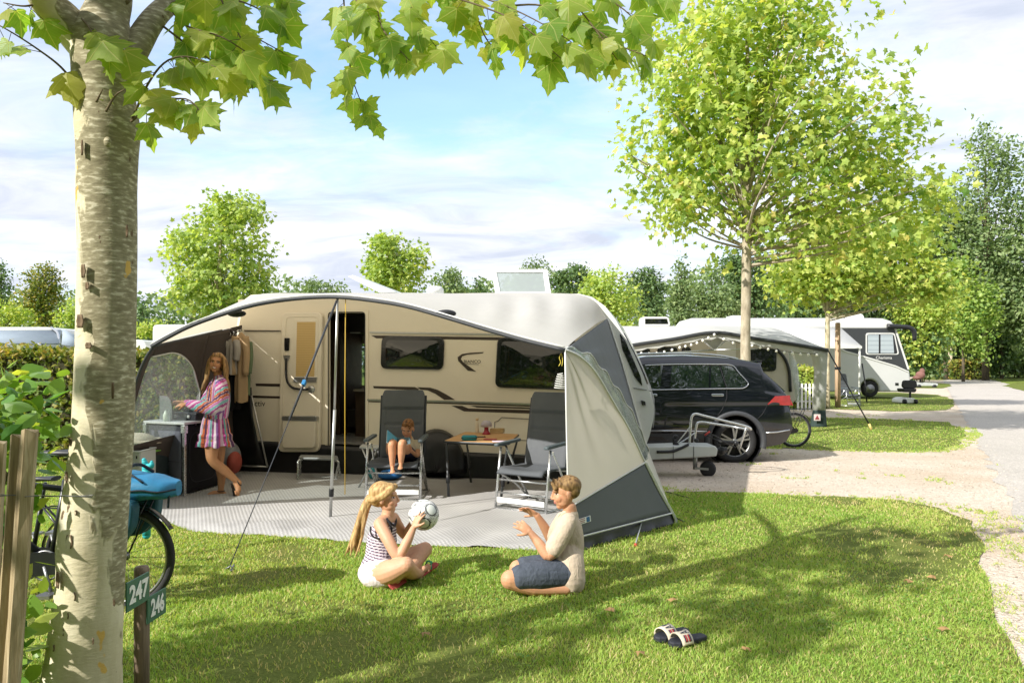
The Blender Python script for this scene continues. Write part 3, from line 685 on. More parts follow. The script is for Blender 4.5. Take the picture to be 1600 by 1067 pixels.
# ================================================================== left side: fence, beech bush, hedges, sign
M_pale=None
def wood_mat(name,a,b_,c,ax='Z',sc=1.0):
    m,nt,b=nodes(name); s={'Z':(30,30,1.6),'X':(1.6,30,30),'Y':(30,1.6,30)}[ax]; co=mapping(nt,objco(nt),tuple(x*sc for x in s))
    g=noise_(nt,co,1.5,6,.65,.4); nt.links.new(ramp(nt,g,[(.3,srgb(a)),(.5,srgb(b_)),(.7,srgb(c))]),b.inputs['Base Color']); b.inputs['Roughness'].default_value=.85; bump(nt,b,g,.5,.006); return m
M_pale=wood_mat('weathered_chestnut','#66583f','#9a8866','#b9a98a')
ff=thing('paling_fence','weathered split wooden paling fence tied with wire at the left edge','fence',(-1.6,2.4,0))
for k,(x0,x1,yt,xb0,xb1,yd) in enumerate(((-26,6,690,-44,-12,2.42),(17,31,680,-12,6,2.38),(32,56,672,4,28,2.36),(-62,-38,676,-84,-58,2.4),(-90,-68,684,-110,-90,2.4))):
    mb=MB(); rows=[]; r=random.Random(k); zt=zat(yt,yd); nz=14
    for i in range(nz+1):
        t=i/nz; yy=1250+(yt-1250)*t; xa=rayx(xb0+(x0-xb0)*((1067-yy)/(1067-yt)),yd); xc=rayx(xb1+(x1-xb1)*((1067-yy)/(1067-yt)),yd); z=max(zat(yy,yd),-.05)
        wv=lambda s:noise.noise(V(k*3,s,z*5))*.004
        rows.append([V(xa+wv(0),yd+wv(1),z),V((xa*.5+xc*.5),yd-.016+wv(2),z+(.006 if i==nz else 0)),V(xc+wv(3),yd+wv(4),z+(-.008 if i==nz else 0)),V(xc-.004,yd+.022,z),V((xa+xc)/2,yd+.03,z),V(xa+.004,yd+.022,z)])
    mb.grid(rows,0,False,closed=True); mb.add(rows[-1],[(0,1,2,3,4,5)]); mb.build('pale',M_pale,ff)
M_wire=mat('wire','#6a6a66',.5,.8)
mb=MB()
for zz in (1.08,.42):
    q=[V(-2.05+i*.028,2.37+.030*math.sin(i*.75),zz+.006*math.sin(i*.9)) for i in range(26)]; mb=MB(); q2=[V(-2.05+i*.028,2.37-.030*math.sin(i*.75),zz-.006*math.sin(i*.9)) for i in range(26)]
    mb.tube(q,.0018,5); mb.tube(q2,.0018,5); mb.build('wire',M_wire,ff)
bb=thing('beech_bush','leafy green beech bush growing over the wooden paling fence','bush',(-2.05,2.9,0))
lob=[(-2.25,3.0,1.12,.42,.30,.38),(-2.02,3.0,1.10,.24,.24,.30),(-2.5,3.1,.7,.4,.3,.6),(-1.95,2.75,.40,.16,.2,.3),(-2.1,2.85,1.3,.2,.2,.18)]
def accb(c): return ~((np.abs(c[:,1]-2.39)<.05)&(c[:,2]<1.25))&(c[:,0]/np.maximum(c[:,1],.1)<-.635)
o,c=crown('foliage',lob,250,7,.07,.085,'oval',ML_beech,bb,12,.5,accb,.25)
mb=MB()
for i in range(0,len(c),5):
    q=Vector(c[i]); b0=V(-2.15+.25*noise.noise(q*3),2.85,0); mb.tube(catmull([b0,b0.lerp(q,.5)+V(.03,0,.12),q],4),[.009,.0025],5)
mb.build('stem',M_twig,bb)
def hedge(label,x0,x1,y0,y1,h,m,seed,size,dens,tpl='oval',group=None,name='hedge',topn=.06):
    t=thing(name,label,'hedge',((x0+x1)/2,(y0+y1)/2,0),group); r=np.random.default_rng(seed)
    mb=MB(); i_=.10
    mb.box(((x0+x1)/2,(y0+y1)/2,(h-i_)/2),(x1-x0-2*i_,y1-y0-2*i_,h-i_)); mb.build('twigs',M_core,t)
    A=[((x1-x0)*h,0),((x1-x0)*(y1-y0),1),((y1-y0)*h,2),((y1-y0)*h,3)]; PP=[];NN=[]
    for ar,k in A:
        n=int(ar*dens); u=r.random(n);v=r.random(n); d=r.random(n)**1.4*.13
        if k==0: p=np.stack([x0+u*(x1-x0),y0+d,v*h],1); nn=np.tile([0,-1,.25],(n,1))
        elif k==1: p=np.stack([x0+u*(x1-x0),y0+v*(y1-y0),h-d+topn*r.normal(size=n)*.6],1); nn=np.tile([0,0,1],(n,1))
        elif k==2: p=np.stack([x0+d,y0+u*(y1-y0),v*h],1); nn=np.tile([-1,0,.25],(n,1))
        else: p=np.stack([x1-d,y0+u*(y1-y0),v*h],1); nn=np.tile([1,0,.25],(n,1))
        PP.append(p);NN.append(nn)
    p=np.concatenate(PP);nn=np.concatenate(NN).astype(float); n=len(p); bul=(vnoise(p[:,[0,2]]+30,1.6,3)-.5)*.12; p+=nn*bul[:,None]
    tip=nn*.5+r.normal(size=(n,3))*.7+np.array([0,0,-.25]); nr=nn*.8+r.normal(size=(n,3))*.55+np.array([0,0,.3])
    lv=np.clip(.5+(vnoise(p[:,[0,2]]+9,2.2,4)-.5)*.5+r.normal(0,.22,n)-.12*(p[:,2]>h-.15),0,1)
    leaves('foliage',p,tip,nr,size*r.uniform(.7,1.25,n),tpl,m,t,lv); return t
hedge('long clipped beech hedge behind the bicycle on the left',-14,-4.75,10.9,12.0,1.74,ML_hedge,3,.075,620)
# sign post
M_post=wood_mat('post_wood','#5d4f42','#7c6b58','#948370'); M_green=mat('sign_green','#3f6a52',.55,0,.06,14); M_white=mat('white_paint','#e6e6e0',.5,0,.03); M_edge=mat('sign_edge','#c9d2c8',.5)
sp=thing('pitch_number_post','brown wooden post with green boards numbered 247 and 246 beside the tree','sign',(-1.665,3.33,0))
mb=MB(); mb.lathe([(.032,-.05),(.033,.3),(.032,.575),(.028,.592),(.0,.598)],(-1.675,3.33,0),(0,0,1),18); mb.build('post',M_post,sp)
for (txt,y1,y2,x1,x2,zt,zb) in (('247',3.12,3.30,-1.632,-1.626,.578,.452),('246',3.31,3.47,-1.638,-1.630,.456,.336)):
    a=V(x1,y1,zt);b=V(x2,y2,zt-.0);d=(b-a).normalized(); nrm=d.cross(V(0,0,1)).normalized()
    if nrm.x<0: nrm=-nrm
    mb=MB(); mb.prism([V(x1,y1,zb),V(x2,y2,zb+.002),b,a],-nrm*.008); bo=mb.build('number_board',[M_green],sp,bevel=.002)
    M=frame_mat((a+b)/2+V(0,0,(zb-zt)/2)+nrm*.0022,d,(0,0,1)); text(txt,'number',M,.105,M_white,bo,.0006,0,.95 if txt=='247' else .72,.004)
# ================================================================== caravan
PO=V(0,9.6,0); PN=V(-.20,-1,0).normalized()      # near side plane, normal toward the viewer
def S(px,py,off=0.0): return plane_hit(px,py,PO+PN*off,PN)
E1=V(1,-.20,0).normalized(); UP=V(0,0,1)
CW=2.2
M_ctint=mat('caravan_awning_tint','#eae0cc',.38,0,.03,1.5,.05,90,.5,.15); M_cwhite=mat('caravan_white','#dcdcd8',.3,0,.03,1.5,0,60,.5,.3)  # side wall colour holds the warm glow through the awning; nose stays white
M_trim=mat('dark_trim','#3d322a',.45,0,.08,8); M_alu=mat('aluminium','#b9bab8',.32,.85,.06,20); M_rub=mat('black_rubber','#17171a',.6,0,.2,12,.2,80)
M_gl=mat('smoked_window','#0d0f0e',.05,0,.3,3,0,60,.8,1.0); M_gl.node_tree.nodes['Principled BSDF'].inputs['IOR'].default_value=1.45; bump(M_gl.node_tree,M_gl.node_tree.nodes['Principled BSDF'],noise_(M_gl.node_tree,objco(M_gl.node_tree),3.2,2),.5,.05); M_glf=mat('window_frame_black','#101113',.22,0,.15,6,0,60,.6,.4)
M_int=mat('interior_wood','#5a4634',.55,0,.2,5); M_intd=mat('interior_dark','#35302b',.7,0,.2,5); M_intl=mat('interior_light','#b0a48f',.7,0,.1,5)
M_blind=None
def louv(name,a,b_,sc):
    m,nt,b=nodes(name); sep=N(nt,'ShaderNodeSeparateXYZ'); nt.links.new(objco(nt),sep.inputs[0])
    f=mathn(nt,'FRACT',mathn(nt,'MULTIPLY',sep.outputs[2],sc)); nt.links.new(ramp(nt,f,[(0,srgb(b_)),(.2,srgb(a)),(.85,srgb(a)),(1,srgb(b_))]),b.inputs['Base Color']); b.inputs['Roughness'].default_value=.6; bump(nt,b,f,.6,.006); return m
M_blind=louv('pleated_blind','#dcbd80','#b9925a',42)
cv=thing('caravan','pale touring caravan with open side door and black windows behind the awning','caravan',S(690,745))
D=-PN*CW
nose=[(905,459),(925,464),(945,478),(962,500),(978,528),(992,556),(1004,584),(1014,610),(1021,634),(1021,655),(1015,680),(1006,706),(985,716)]
bot=[(880,712.5),(780,709),(700,706),(590,700),(440,690),(380,686)]
rear=[(366,686),(362,640),(362,560),(366,500),(374,474),(392,461),(420,459)]
prof2=[S(*p) for p in nose+bot+rear]
# shell: one strip round the profile (roof, nose, floor, rear)
mb=MB(); n=len(prof2); 
ws=[0,.03,.12,.5,.88,.97,1.0]; ins_=[.055,.012,0,0,0,.012,.055]; cen=sum(prof2,Vector())/n
rows=[]
for wv,iv in zip(ws,ins_):
    rows.append([p+D*wv+(cen-p).normalized()*iv for p in prof2])
mb.grid(rows,0,True,closed=True)
shell=mb.build('body',[M_cwhite],cv)
pin=[p+(cen-p).normalized()*.05+PN*(-.004) for p in prof2]
def wallmesh(name,off,holes_x,m):
    pass
# near wall with a real doorway
dl,dr,dt,db=515,570,489,704
def sw(poly,off=0.0): return [S(x,y,off) for x,y in poly]
W=MB()
rearpx=[(440,690),(380,686),(366,686),(362,640),(362,560),(366,500),(374,474),(392,461),(420,459)]
leftp=[(dl,db+3),(dl,695)]+[(440,690.5)]+rearpx[1:]+[(dl,459),(dl,dt)]
rightp=[(dr,dt),(dr,459),(893,459),(905,540),(912,640),(905,713)]+bot[:4]+[(dr,699),(dr,db)]
nosep=[(893,459),(905,459)]+nose[1:]+[(905,713),(912,640),(905,540)]
def shrink(poly):
    c=sum((S(*p) for p in poly),Vector())/len(poly); return [S(*p,0.0) for p in poly]
for poly in (leftp,rightp): W.prism(shrink(poly),-PN*.03)
W.prism(sw([(dl,459),(dr,459),(dr,dt),(dl,dt)]),-PN*.03)
W.build('side_wall',M_ctint,cv)
NW=MB(); NW.prism(shrink(nosep),-PN*.03); NW.build('nose_panel',M_cwhite,cv)
# far wall with window opening opposite the door
fo=-CW+.03
def S2(px,py,off=-CW+.04): return S(px,py,off)
FWl=MB(); wx0,wx1,wy0,wy1=532,600,537,602
x0,x1,y0,y1=372,1000,468,676
for poly in ([(x0,y0),(wx0,y0),(wx0,y1),(x0,y1)],[(wx1,y0),(930,y0),(x1,620),(x1,y1),(wx1,y1)],[(wx0,y0),(wx1,y0),(wx1,wy0),(wx0,wy0)],[(wx0,wy1),(wx1,wy1),(wx1,y1),(wx0,y1)]):
    FWl.prism([S2(*p) for p in poly],-PN*.03)
FWl.build('far_wall',M_intl,cv)
fw=MB(); fw.prism([S2(*p) for p in ((wx0,wy0),(wx1,wy0),(wx1,wy1),(wx0,wy1))],PN*.006); fw.build('far_window',clear_mat('pale_pane',(.80,.86,.86),.8,.03,2,.05),cv)
# interior
I=MB()
def Sb(px0,px1,py0,py1,o0,o1,mi=0):
    b=[S(px0,py1,o0),S(px1,py1,o0),S(px1,py1,o0)+(-PN)*(o0-o1),S(px0,py1,o0)+(-PN)*(o0-o1)]
    t=[S(px0,py0,o0),S(px1,py0,o0),S(px1,py0,o0)+(-PN)*(o0-o1),S(px0,py0,o0)+(-PN)*(o0-o1)]
    I.hexa(b,t,mi)
Sb(385,600,697,700,-.05,-CW+.06,1)          # floor
Sb(555,600,612,695,-1.2,-CW+.08,0)         # bench
Sb(552,600,608,611.5,-1.0,-CW+.08,2)       # table top
Sb(515,531,500,694,-1.25,-CW+.08,0)        # cupboard left
Sb(535,600,640,668,-1.5,-CW+.08,1)         # seat
Sb(500,600,492,520,-1.4,-CW+.08,1)         # locker over the window
I.build('interior',[M_int,M_intd,M_intl],cv,bevel=.006)
cu=MB(); cu.box(S(555,520,-1.35),(.16,.008,.02)); cu.build('handle',M_alu,cv)
# door surround and door leaf folded back flat on the wall
fr=MB(); a=roundpoly(sw([(509,481),(576,481),(576,709),(509,709)],.0),.07,5); b=roundpoly(sw([(514,488),(571,488),(571,705),(514,705)],.0),.05,5)
n=len(a); fr.add([p+PN*.018 for p in a]+[p+PN*.018 for p in b]+[p-PN*.01 for p in a]+[p-PN*.03 for p in b],[(i,(i+1)%n,n+(i+1)%n,n+i) for i in range(n)]+[(2*n+i,2*n+(i+1)%n,(i+1)%n,i) for i in range(n)]+[(n+i,n+(i+1)%n,3*n+(i+1)%n,3*n+i) for i in range(n)])
fr.build('door_frame',M_ctint,cv)
se=MB(); se.tube([p+PN*.02 for p in b],.007,6,closed=True); se.build('door_seal',M_rub,cv)
dp=MB(); dp.prism(roundpoly(sw([(441,488),(503,488),(499,706),(434,706)],.075),.09,6),-PN*.06); door=dp.build('door',M_ctint,cv,bevel=.012,seg=3)
dm=MB(); q=roundpoly(sw([(447,495),(497,495),(493,700),(440,700)],.078),.07,6); dm.tube(q,.005,5,closed=True); dm.build('door_moulding',M_ctint,door)
dw=MB(); dw.prism(roundpoly(sw([(460,499),(497,499),(495,596),(458,596)],.086),.02,4),-PN*.012); fr_=dw.build('window_frame',M_ctint,door,bevel=.005)
db_=MB(); db_.prism(sw([(464,503),(493,503),(491,588),(462,588)],.089),-PN*.004); db_.build('blind',M_blind,fr_)
bl=MB(); bl.prism(sw([(459,589),(495,589),(494,597),(458,597)],.1),-PN*.02); bl.build('blind_rail',M_alu,fr_,bevel=.004)
hd=MB(); hd.prism(roundpoly(sw([(444,528),(452,528),(451,548),(444,548)],.095),.01),-PN*.02); hd.build('door_latch',M_glf,door,bevel=.004)
gh=MB(); gh.tube(catmull([S(447,560,.1),S(447,583,.115),S(449,596,.118),S(456,605,.118),S(468,608,.115),S(482,608,.1)],4),.016,8); gh.build('grab_handle',M_rub,door)
gk=MB(); gk.lathe([(.05,0),(.055,.012),(.04,.024),(0,.026)],S(487,608,.076),PN,16); gk.build('door_lock',M_alu,door); gk=MB(); gk.prism(roundpoly(sw([(442,555),(453,555),(450,564),(445,564)],.1),.01),-PN*.02); gk.build('handle_mount',M_alu,door)
bn=MB(); bn.prism(roundpoly(sw([(441,655),(493,655),(491,700),(440,700)],.15),.05,5),-PN*.08); bin_=bn.build('door_bin',M_ctint,door,bevel=.014,seg=3)
bn=MB(); bn.prism(roundpoly(sw([(440,650),(494,650),(494,658),(440,657)],.16),.02,4),-PN*.09); bn.build('bin_rim',M_alu,bin_,bevel=.006)
# side windows
def swin(poly,poly2,seed):
    fr=MB(); fr.prism(roundpoly(sw(poly,.036),.09,6),-PN*.04); f=fr.build('window',M_glf,cv,bevel=.012,seg=3)
    pa=MB(); q=roundpoly(sw(poly2,.038),.07,6); c=sum(q,Vector())/len(q)
    rows=[[c+(p-c)*t+PN*(.02*(1-t*t)) for p in q] for t in (1,.85,.6,.3,.02)]
    pa.grid(rows,0,True,closed=True); pa.build('pane',M_gl,f); 
    ct=MB(); x0=min(p[0] for p in poly); x1=max(p[0] for p in poly); y0=min(p[1] for p in poly); y1=max(p[1] for p in poly)
    return f
swin([(596,525),(694,527),(692,578),(594,576)],[(603,531),(686,532),(684,573),(602,572)],1)
swin([(777,527),(900,530),(900,610),(773,605)],[(783,533),(893,536),(893,604),(780,600)],2)
# mouldings and decals (traced, laid proud of the wall)
def strip(name,poly,m,off=.006,th=.008,parent=cv): 
    q=MB(); q.prism(sw(poly,off),-PN*th); return q.build(name,m,parent)
def band(name,pts,w_,m,off=.012,parent=cv):
    q=MB()
    for (a,b) in zip(pts[:-1],pts[1:]): q.bar(S(*a,off),S(*b,off),.02,w_/FL*9.7,up=UP)
    return q.build(name,m,parent)
band('gutter_rail',[(578,519),(880,524)],2.4,M_alu); band('stripe',[(382,516.5),(438,517)],1.6,M_trim)
strip('stripe',[(580,524),(880,528.5),(880,533),(588,528.5)],M_trim,.004,.006)
strip('stripe',[(399,599),(437,599.5),(437,604),(400,603)],M_trim,.004,.006); strip('stripe',[(385,617.5),(437,619),(437,622.5),(385,621)],M_trim,.004,.006)
strip('stripe',[(583,603),(648,604.5),(655,608),(652,610),(584,606.5)],M_trim,.004,.006)
strip('swoosh',[(652,604.8),(672,605.5),(684,609),(697,616),(711,624.5),(694,624.5),(680,615),(668,609.8),(657,608.5)],M_trim,.004,.006)
band('rub_rail',[(574,624.5),(660,626),(880,633)],2.6,M_alu,.014); strip('stripe',[(574,626.5),(660,628),(880,635),(880,636.8),(660,629.6),(574,628)],M_trim,.0045,.0066)
strip('swoosh',[(705,633.5),(722,634),(732,638),(850,641),(850,646.5),(725,642.5)],M_trim,.004,.006); strip('stripe',[(735,633.6),(812,636),(850,637.5),(850,639.5),(745,636.5)],M_trim,.004,.006)
ht=MB(); ht.tube([S(x,y,.006) for x,y in ((773,676),(773,659),(779,657),(784,652),(832,655),(838,660),(848,660),(853,655),(872,656),(870,690),(775,686))],.004,5,closed=True); ht.build('service_hatch',M_trim,cv)
sk=MB(); sk.prism(sw([(380,687),(437,690),(437,694),(380,691)],.02),-PN*.03); sk.prism(sw([(578,700),(880,712),(880,716),(578,704)],.02),-PN*.03); sk.build('lower_sill',M_alu,cv)
lg=MB(); q=[(756,550),(735,551),(722,553),(715,558),(716,564),(722,570),(731,579),(744,580.5),(735,574),(724,566.5),(720,561),(722,556.5),(730,554),(754,552)]
lg.prism(sw(q,.005),-PN*.007); lg.build('emblem',M_trim,cv)
text('BIANCO','model_name',frame_mat(S(737.8,565.2,.003),E1,UP),.062,M_trim,cv,.001)
un=MB(); un.prism(sw([(724,568.3),(748,569),(748,569.7),(724,569)],.004),-PN*.006); un.build('emblem_line',M_trim,cv)
text('Activ','model_name',frame_mat(S(402,630.5,.003),E1,UP),.115,M_trim,cv,.001)
# roof hatches
def hatch(label,p0,p1,th,m,name='roof_hatch'): pass
rh=MB(); a=S(574,461,-.5); b=S(618,461,-.5); u=S(543,431,-.55)-S(582,456,-.55)
rh.prism([S(543,432,-.45),S(551,430,-.45),S(618,456,-.45),S(592,457,-.45)],-PN*.6); rh.build('roof_hatch',M_cwhite,cv,bevel=.012)
rf=MB(); q=[S(768,421,-.7),S(855,421,-.7),S(861,458,-.5),S(774,458,-.5)]
c0=[S(776,426,-.7),S(849,426,-.7),S(853,456,-.52),S(782,456,-.52)]
n4=4; rf.add([p+PN*.02 for p in q]+[p+PN*.02 for p in c0]+[p-PN*.02 for p in q]+[p-PN*.02 for p in c0],[(i,(i+1)%4,4+(i+1)%4,4+i) for i in range(4)]+[(8+i,12+i,12+(i+1)%4,8+(i+1)%4) for i in range(4)]+[(i,8+i,8+(i+1)%4,(i+1)%4) for i in range(4)]+[(4+i,4+(i+1)%4,12+(i+1)%4,12+i) for i in range(4)])
rl=rf.build('roof_window',M_cwhite,cv); pn=MB(); pn.add(c0,[(0,1,2,3)]); pn.build('pane',clear_mat('roof_pane',(.55,.60,.58),.6,.1,8,.2),rl,solid=.006)
vn=MB(); vn.lathe([(.12,0),(.12,.05),(.09,.09),(0,.1)],S(680,458,-.5),UP,18); vn.build('roof_vent',M_cwhite,cv)
# nose window and marker light
nw=MB(); rows=[]
for (x,y) in ((973,521),(984,542),(994,562),(1004,584),(1010,600)):
    rows.append([S(x,y,-.22)+E1*.012,S(x,y,-CW+.22)+E1*.012])
    rows[-1]=[rows[-1][0]]+[rows[-1][0].lerp(rows[-1][1],t) for t in (.5,)]+[rows[-1][1]]
nw.grid(rows); nw.build('front_window',M_gl,cv,solid=.03)
nw=MB(); nw.prism(roundpoly(sw([(968,520),(977,532),(1001,588),(1004,604),(992,590),(972,545)],.012),.03,3),-PN*.03); nw.build('window',M_gl,cv,bevel=.006)
mk=MB(); mk.prism(roundpoly(sw([(1001,625),(1008,627),(1009,633),(1003,633)],.03),.008),-PN*.03); mk.build('marker_light',M_glf,cv,bevel=.004)
nl=MB(); nl.tube(catmull([S(990,606,.0),S(1003,608,.004),S(1018,611,-.02)],4),.008,6); nl.tube(catmull([S(1017,612,-.03)+E1*.01,S(1022,640,-.03)+E1*.006,S(1019,668,-.03)+E1*.01],4),.006,6); nl.build('nose_seam',mat('grey_seam','#8f9190',.5),cv)
# drawbar, jockey wheel
M_plas=mat('light_grey_plastic','#b7bab8',.5,0,.05,6,.1,80); M_steel=mat('galvanised_steel','#9a9d9e',.4,.8,.12,14); M_blk=mat('black_plastic','#1b1c1f',.45,0,.15,10)
YD=10.0
def Dp(x,y,dy=0): return P(x,y,YD+dy)
db2=MB(); db2.prism([Dp(1005,698,-.2),Dp(1042,697,-.2),Dp(1082,696,-.2),Dp(1118,696.5,-.2),Dp(1122,702,-.2),Dp(1120,713,-.2),Dp(1080,715.5,-.2),Dp(1010,719,-.2)],V(0,.4,0)); dbo=db2.build('drawbar_cover',M_plas,cv,bevel=.02,seg=3)
jw=MB(); jw.tube([Dp(1086,705),Dp(1086,733)],.03,12); jw.bar(Dp(1086,731,-.05),Dp(1107,733,-.05),.012,.03); jw.bar(Dp(1086,731,.05),Dp(1107,733,.05),.012,.03); jk=jw.build('jockey_wheel_fork',M_steel,cv)
jw=MB(); jw.lathe([(.02,-.04),(.075,-.045),(.105,-.03),(.108,0),(.105,.03),(.075,.045),(.02,.04)],Dp(1106,732.2),V(0,1,0),24); jw.build('jockey_wheel',M_rub,jk)
hc=MB(); hc.tube([Dp(1118,704),Dp(1126,704),Dp(1136,702)],[.035,.05,.035],12); hc.lathe([(.055,0),(.06,.03),(.055,.06)],Dp(1124,704),V(1,0,0),14); hc.build('hitch',M_blk,cv)
for px in (1052,1084):
    q=MB(); q.tube([Dp(px,697,-.206),Dp(px,717,-.206)],.004,5); q.build('cover_seam',M_blk,dbo)
# wheel cover and undercarriage
un=MB()
un.prism([S(440,694,-.25),S(1000,712,-.25),S(1000,722,-.25),S(440,706,-.25)],-PN*1.6); un.build('chassis',M_blk,cv)
for off in (-.28,-CW+.1):
    wl=MB(); c=S(680,716,off); c.z=.32; wl.lathe([(.05,-.09),(.22,-.1),(.31,-.08),(.325,0),(.31,.08),(.22,.1),(.05,.09)],c,PN,28); wl.build('wheel',M_rub,cv)
# ================================================================== awning
M_aw=cloth_mat('awning_white','#d6d5d1',.8,.42,'#e2d6be',24,.12,.03); M_awl=cloth_mat('awning_light_panel','#d9d7d1',.8,.42,'#e0d8c6',24,.12,.04)
M_awd=cloth_mat('awning_grey','#6d7073',.8,.08,'#777777',24,.12,.05); M_awb=cloth_mat('awning_inside_shade','#4a423e',.85,.05,'#6a5a50',24,.12,.06)  # brown one: grey fabric with the tinted shade inside put into its colour
M_skirt=mat('black_skirt','#17181a',.42,0,.3,5,.5,9,.5); M_clear=clear_mat('clear_film',(.90,.94,.92),.74,.05,5,.5); M_pipe=mat('white_piping','#d8d8d4',.5,0,.04,10); M_dbind=mat('dark_binding','#34363a',.6,0,.1,12)
aw=thing('awning','white and grey sun canopy awning with side panels pitched along the caravan','awning',V(-1.6,6.9,0))
arch=catmull([P(*a) for a in ((237,541,6.7),(262,527,6.74),(300,508,6.8),(350,490,6.85),(400,475.5,6.9),(460,466.5,6.95),(525,463.5,6.9),(590,470,6.7),(640,479,6.5),(700,496,6.3),(760,514,6.15),(820,531,6.0),(882,546,5.85))],5)
railpx=[(370,512),(372,498),(377,482),(388,469),(402,462),(420,458.5),(500,458),(600,458),(700,458),(800,458),(880,458.5),(912,462),(933,474),(948,498)]
rail=catmull([S(x,y,.02) for x,y in railpx],5)
def resamp(pts,n):
    L=[0]
    for a,b in zip(pts[:-1],pts[1:]): L.append(L[-1]+(b-a).length)
    out=[];j=0
    for i in range(n):
        d=L[-1]*i/(n-1)
        while j<len(L)-2 and L[j+1]<d: j+=1
        out.append(pts[j].lerp(pts[j+1],(d-L[j])/max(1e-9,L[j+1]-L[j])))
    return out
NA=70; A=resamp(arch,NA); R=resamp(rail,NA); rows=[]
for k in range(17):
    t=k/16; row=[]
    for i in range(NA):
        s=i/(NA-1); p=A[i].lerp(R[i],t); sag=math.sin(PI*t)*(.05 - .03*math.sin(PI*s))
        wr=.026*math.sin(s*70+t*9)*math.exp(-((s-.86)/.10)**2)*math.sin(PI*t)+.006*noise.noise(V(s*9,t*5,1))
        row.append(p+V(0,0,sag*.6+wr))
    rows.append(row)
mb=MB(); mb.grid(rows); mb.build('roof',M_aw,aw)
mb=MB(); mb.tube([p+V(0,-.012,-.006) for p in A],.017,8); mb.build('front_pole',M_dbind,aw)
mb=MB(); mb.tube([p+V(0,-.012,.020) for p in A],.006,6); mb.build('piping',M_pipe,aw)
# small black roof tabs under the arch
for (x,y,Y) in ((370,490,6.88),(697,490,6.32)):
    q=MB(); c=P(x,y,Y+.06); q.ell(c,(.09,.03,.035),None,14,8); q.build('roof_tab',M_blk,aw)
pole=MB(); pole.tube([P(516,812,7.16),P(523,640,7.02)],.0155,10); pole.tube([P(522.5,650,7.03),P(527.5,466,6.9)],.012,10); po=pole.build('upright_pole',M_alu,aw)
q=MB(); q.lathe([(.024,0),(.024,.07),(.02,.08)],P(517.5,775,7.135),P(523,640,7.02)-P(516,812,7.16),12); q.build('pole_clamp',M_blk,po)
ge=MB(); a=P(526,470,6.88); b=G(357,896); ge.tube([a,a.lerp(b,.5)],.011,6); ge.tube([a.lerp(b,.5),b+V(0,0,.03)],.0045,6); gy=ge.build('guy_rope',M_dbind,aw)
ge=MB(); c=a.lerp(b,.36); ge.box(c,(.05,.03,.05),rotmat((b-a),(0,-1,0))); ge.build('rope_adjuster',mat('blue_plastic','#2f7fb5',.4),gy,bevel=.005)
ge=MB(); ge.tube([b+V(.03,.03,.06),b+V(0,0,0),b+V(-.02,-.02,-.05)],.006,6); ge.tube([b+V(-.02,0,.035),b+V(.02,-.01,.06),b+V(.035,.01,.03),b+V(0,0,.01)],.006,6); ge.build('ground_peg',M_steel,gy)
# right side: front panel (face 1) between front edge and the curved side pole
fe=[P(882,546,5.85),P(884,650,5.85),P(887,793,5.85),P(889,842,5.85),P(890,868,5.85)]
sp_=catmull([P(882,546,5.85),P(905,557,5.95),P(930,582,6.1),P(960,632,6.35),P(985,675,6.55),P(1007,722,6.7),P(1030,768,6.82),P(1049,801,6.9),P(1057,819,6.93)],6)
spol=sp_; iL=30; iD=42      # param indices where the dark base begins and ends
def face(fa,fb,na,nb,wr,ph):
    rows=[]
    for i in range(na):
        a=fa[i]; b=fb[i]; row=[]
        for j in range(nb):
            t=j/(nb-1); p=a.lerp(b,t); o=math.sin(PI*t)*math.sin(PI*min(1,i/(na-1)+.08))
            f=wr*o*(noise.noise(V(t*7+ph-i*.03,i*.02,ph))+.5*math.sin(t*26-(i/na)*7+ph))
            row.append(p+V(-.5,-.8,0)*f)
        rows.append(row)
    return rows
fa=resamp(fe[:3],44); fb=resamp(spol[:iL+1],44)
mb=MB(); mb.grid(face(fa,fb,44,34,.030,1)); mb.build('side_panel',M_awl,aw)
fa=resamp(fe[2:4],10); fb=resamp(spol[iL:iD+1],10); mb=MB(); mb.grid(face(fa,fb,10,22,.006,2)); gp=mb.build('side_base',M_awd,aw,solid=.003)
fa=resamp(fe[3:5],6); fb=resamp(spol[iD:],6)
rows=face(fa,fb,6,26,.012,3); 
for i in range(3,6):
    for j in range(26): rows[i][j]+=V(-.02*math.sin(j*1.3),-.03*abs(math.sin(j*.9+i)),0)*(i-2)/3
for p in rows[-1]: p.z=.004
mb=MB(); mb.grid(rows); mb.build('skirt',M_skirt,aw,solid=.003)
def pipe(name,pts,r,m,par=aw): q=MB(); q.tube(pts,r,6); return q.build(name,m,par)
off=V(.004,-.012,0)
pipe('piping',[fe[2].lerp(spol[iL],t)+off for t in np.linspace(0,1,12)],.007,M_pipe); pipe('piping',[fe[3].lerp(spol[iD],t)+off for t in np.linspace(0,1,12)],.008,M_pipe)
pipe('piping',[p+off for p in fe],.007,M_pipe); pipe('side_pole',[p+V(.004,-.006,0) for p in spol],.009,M_pipe)
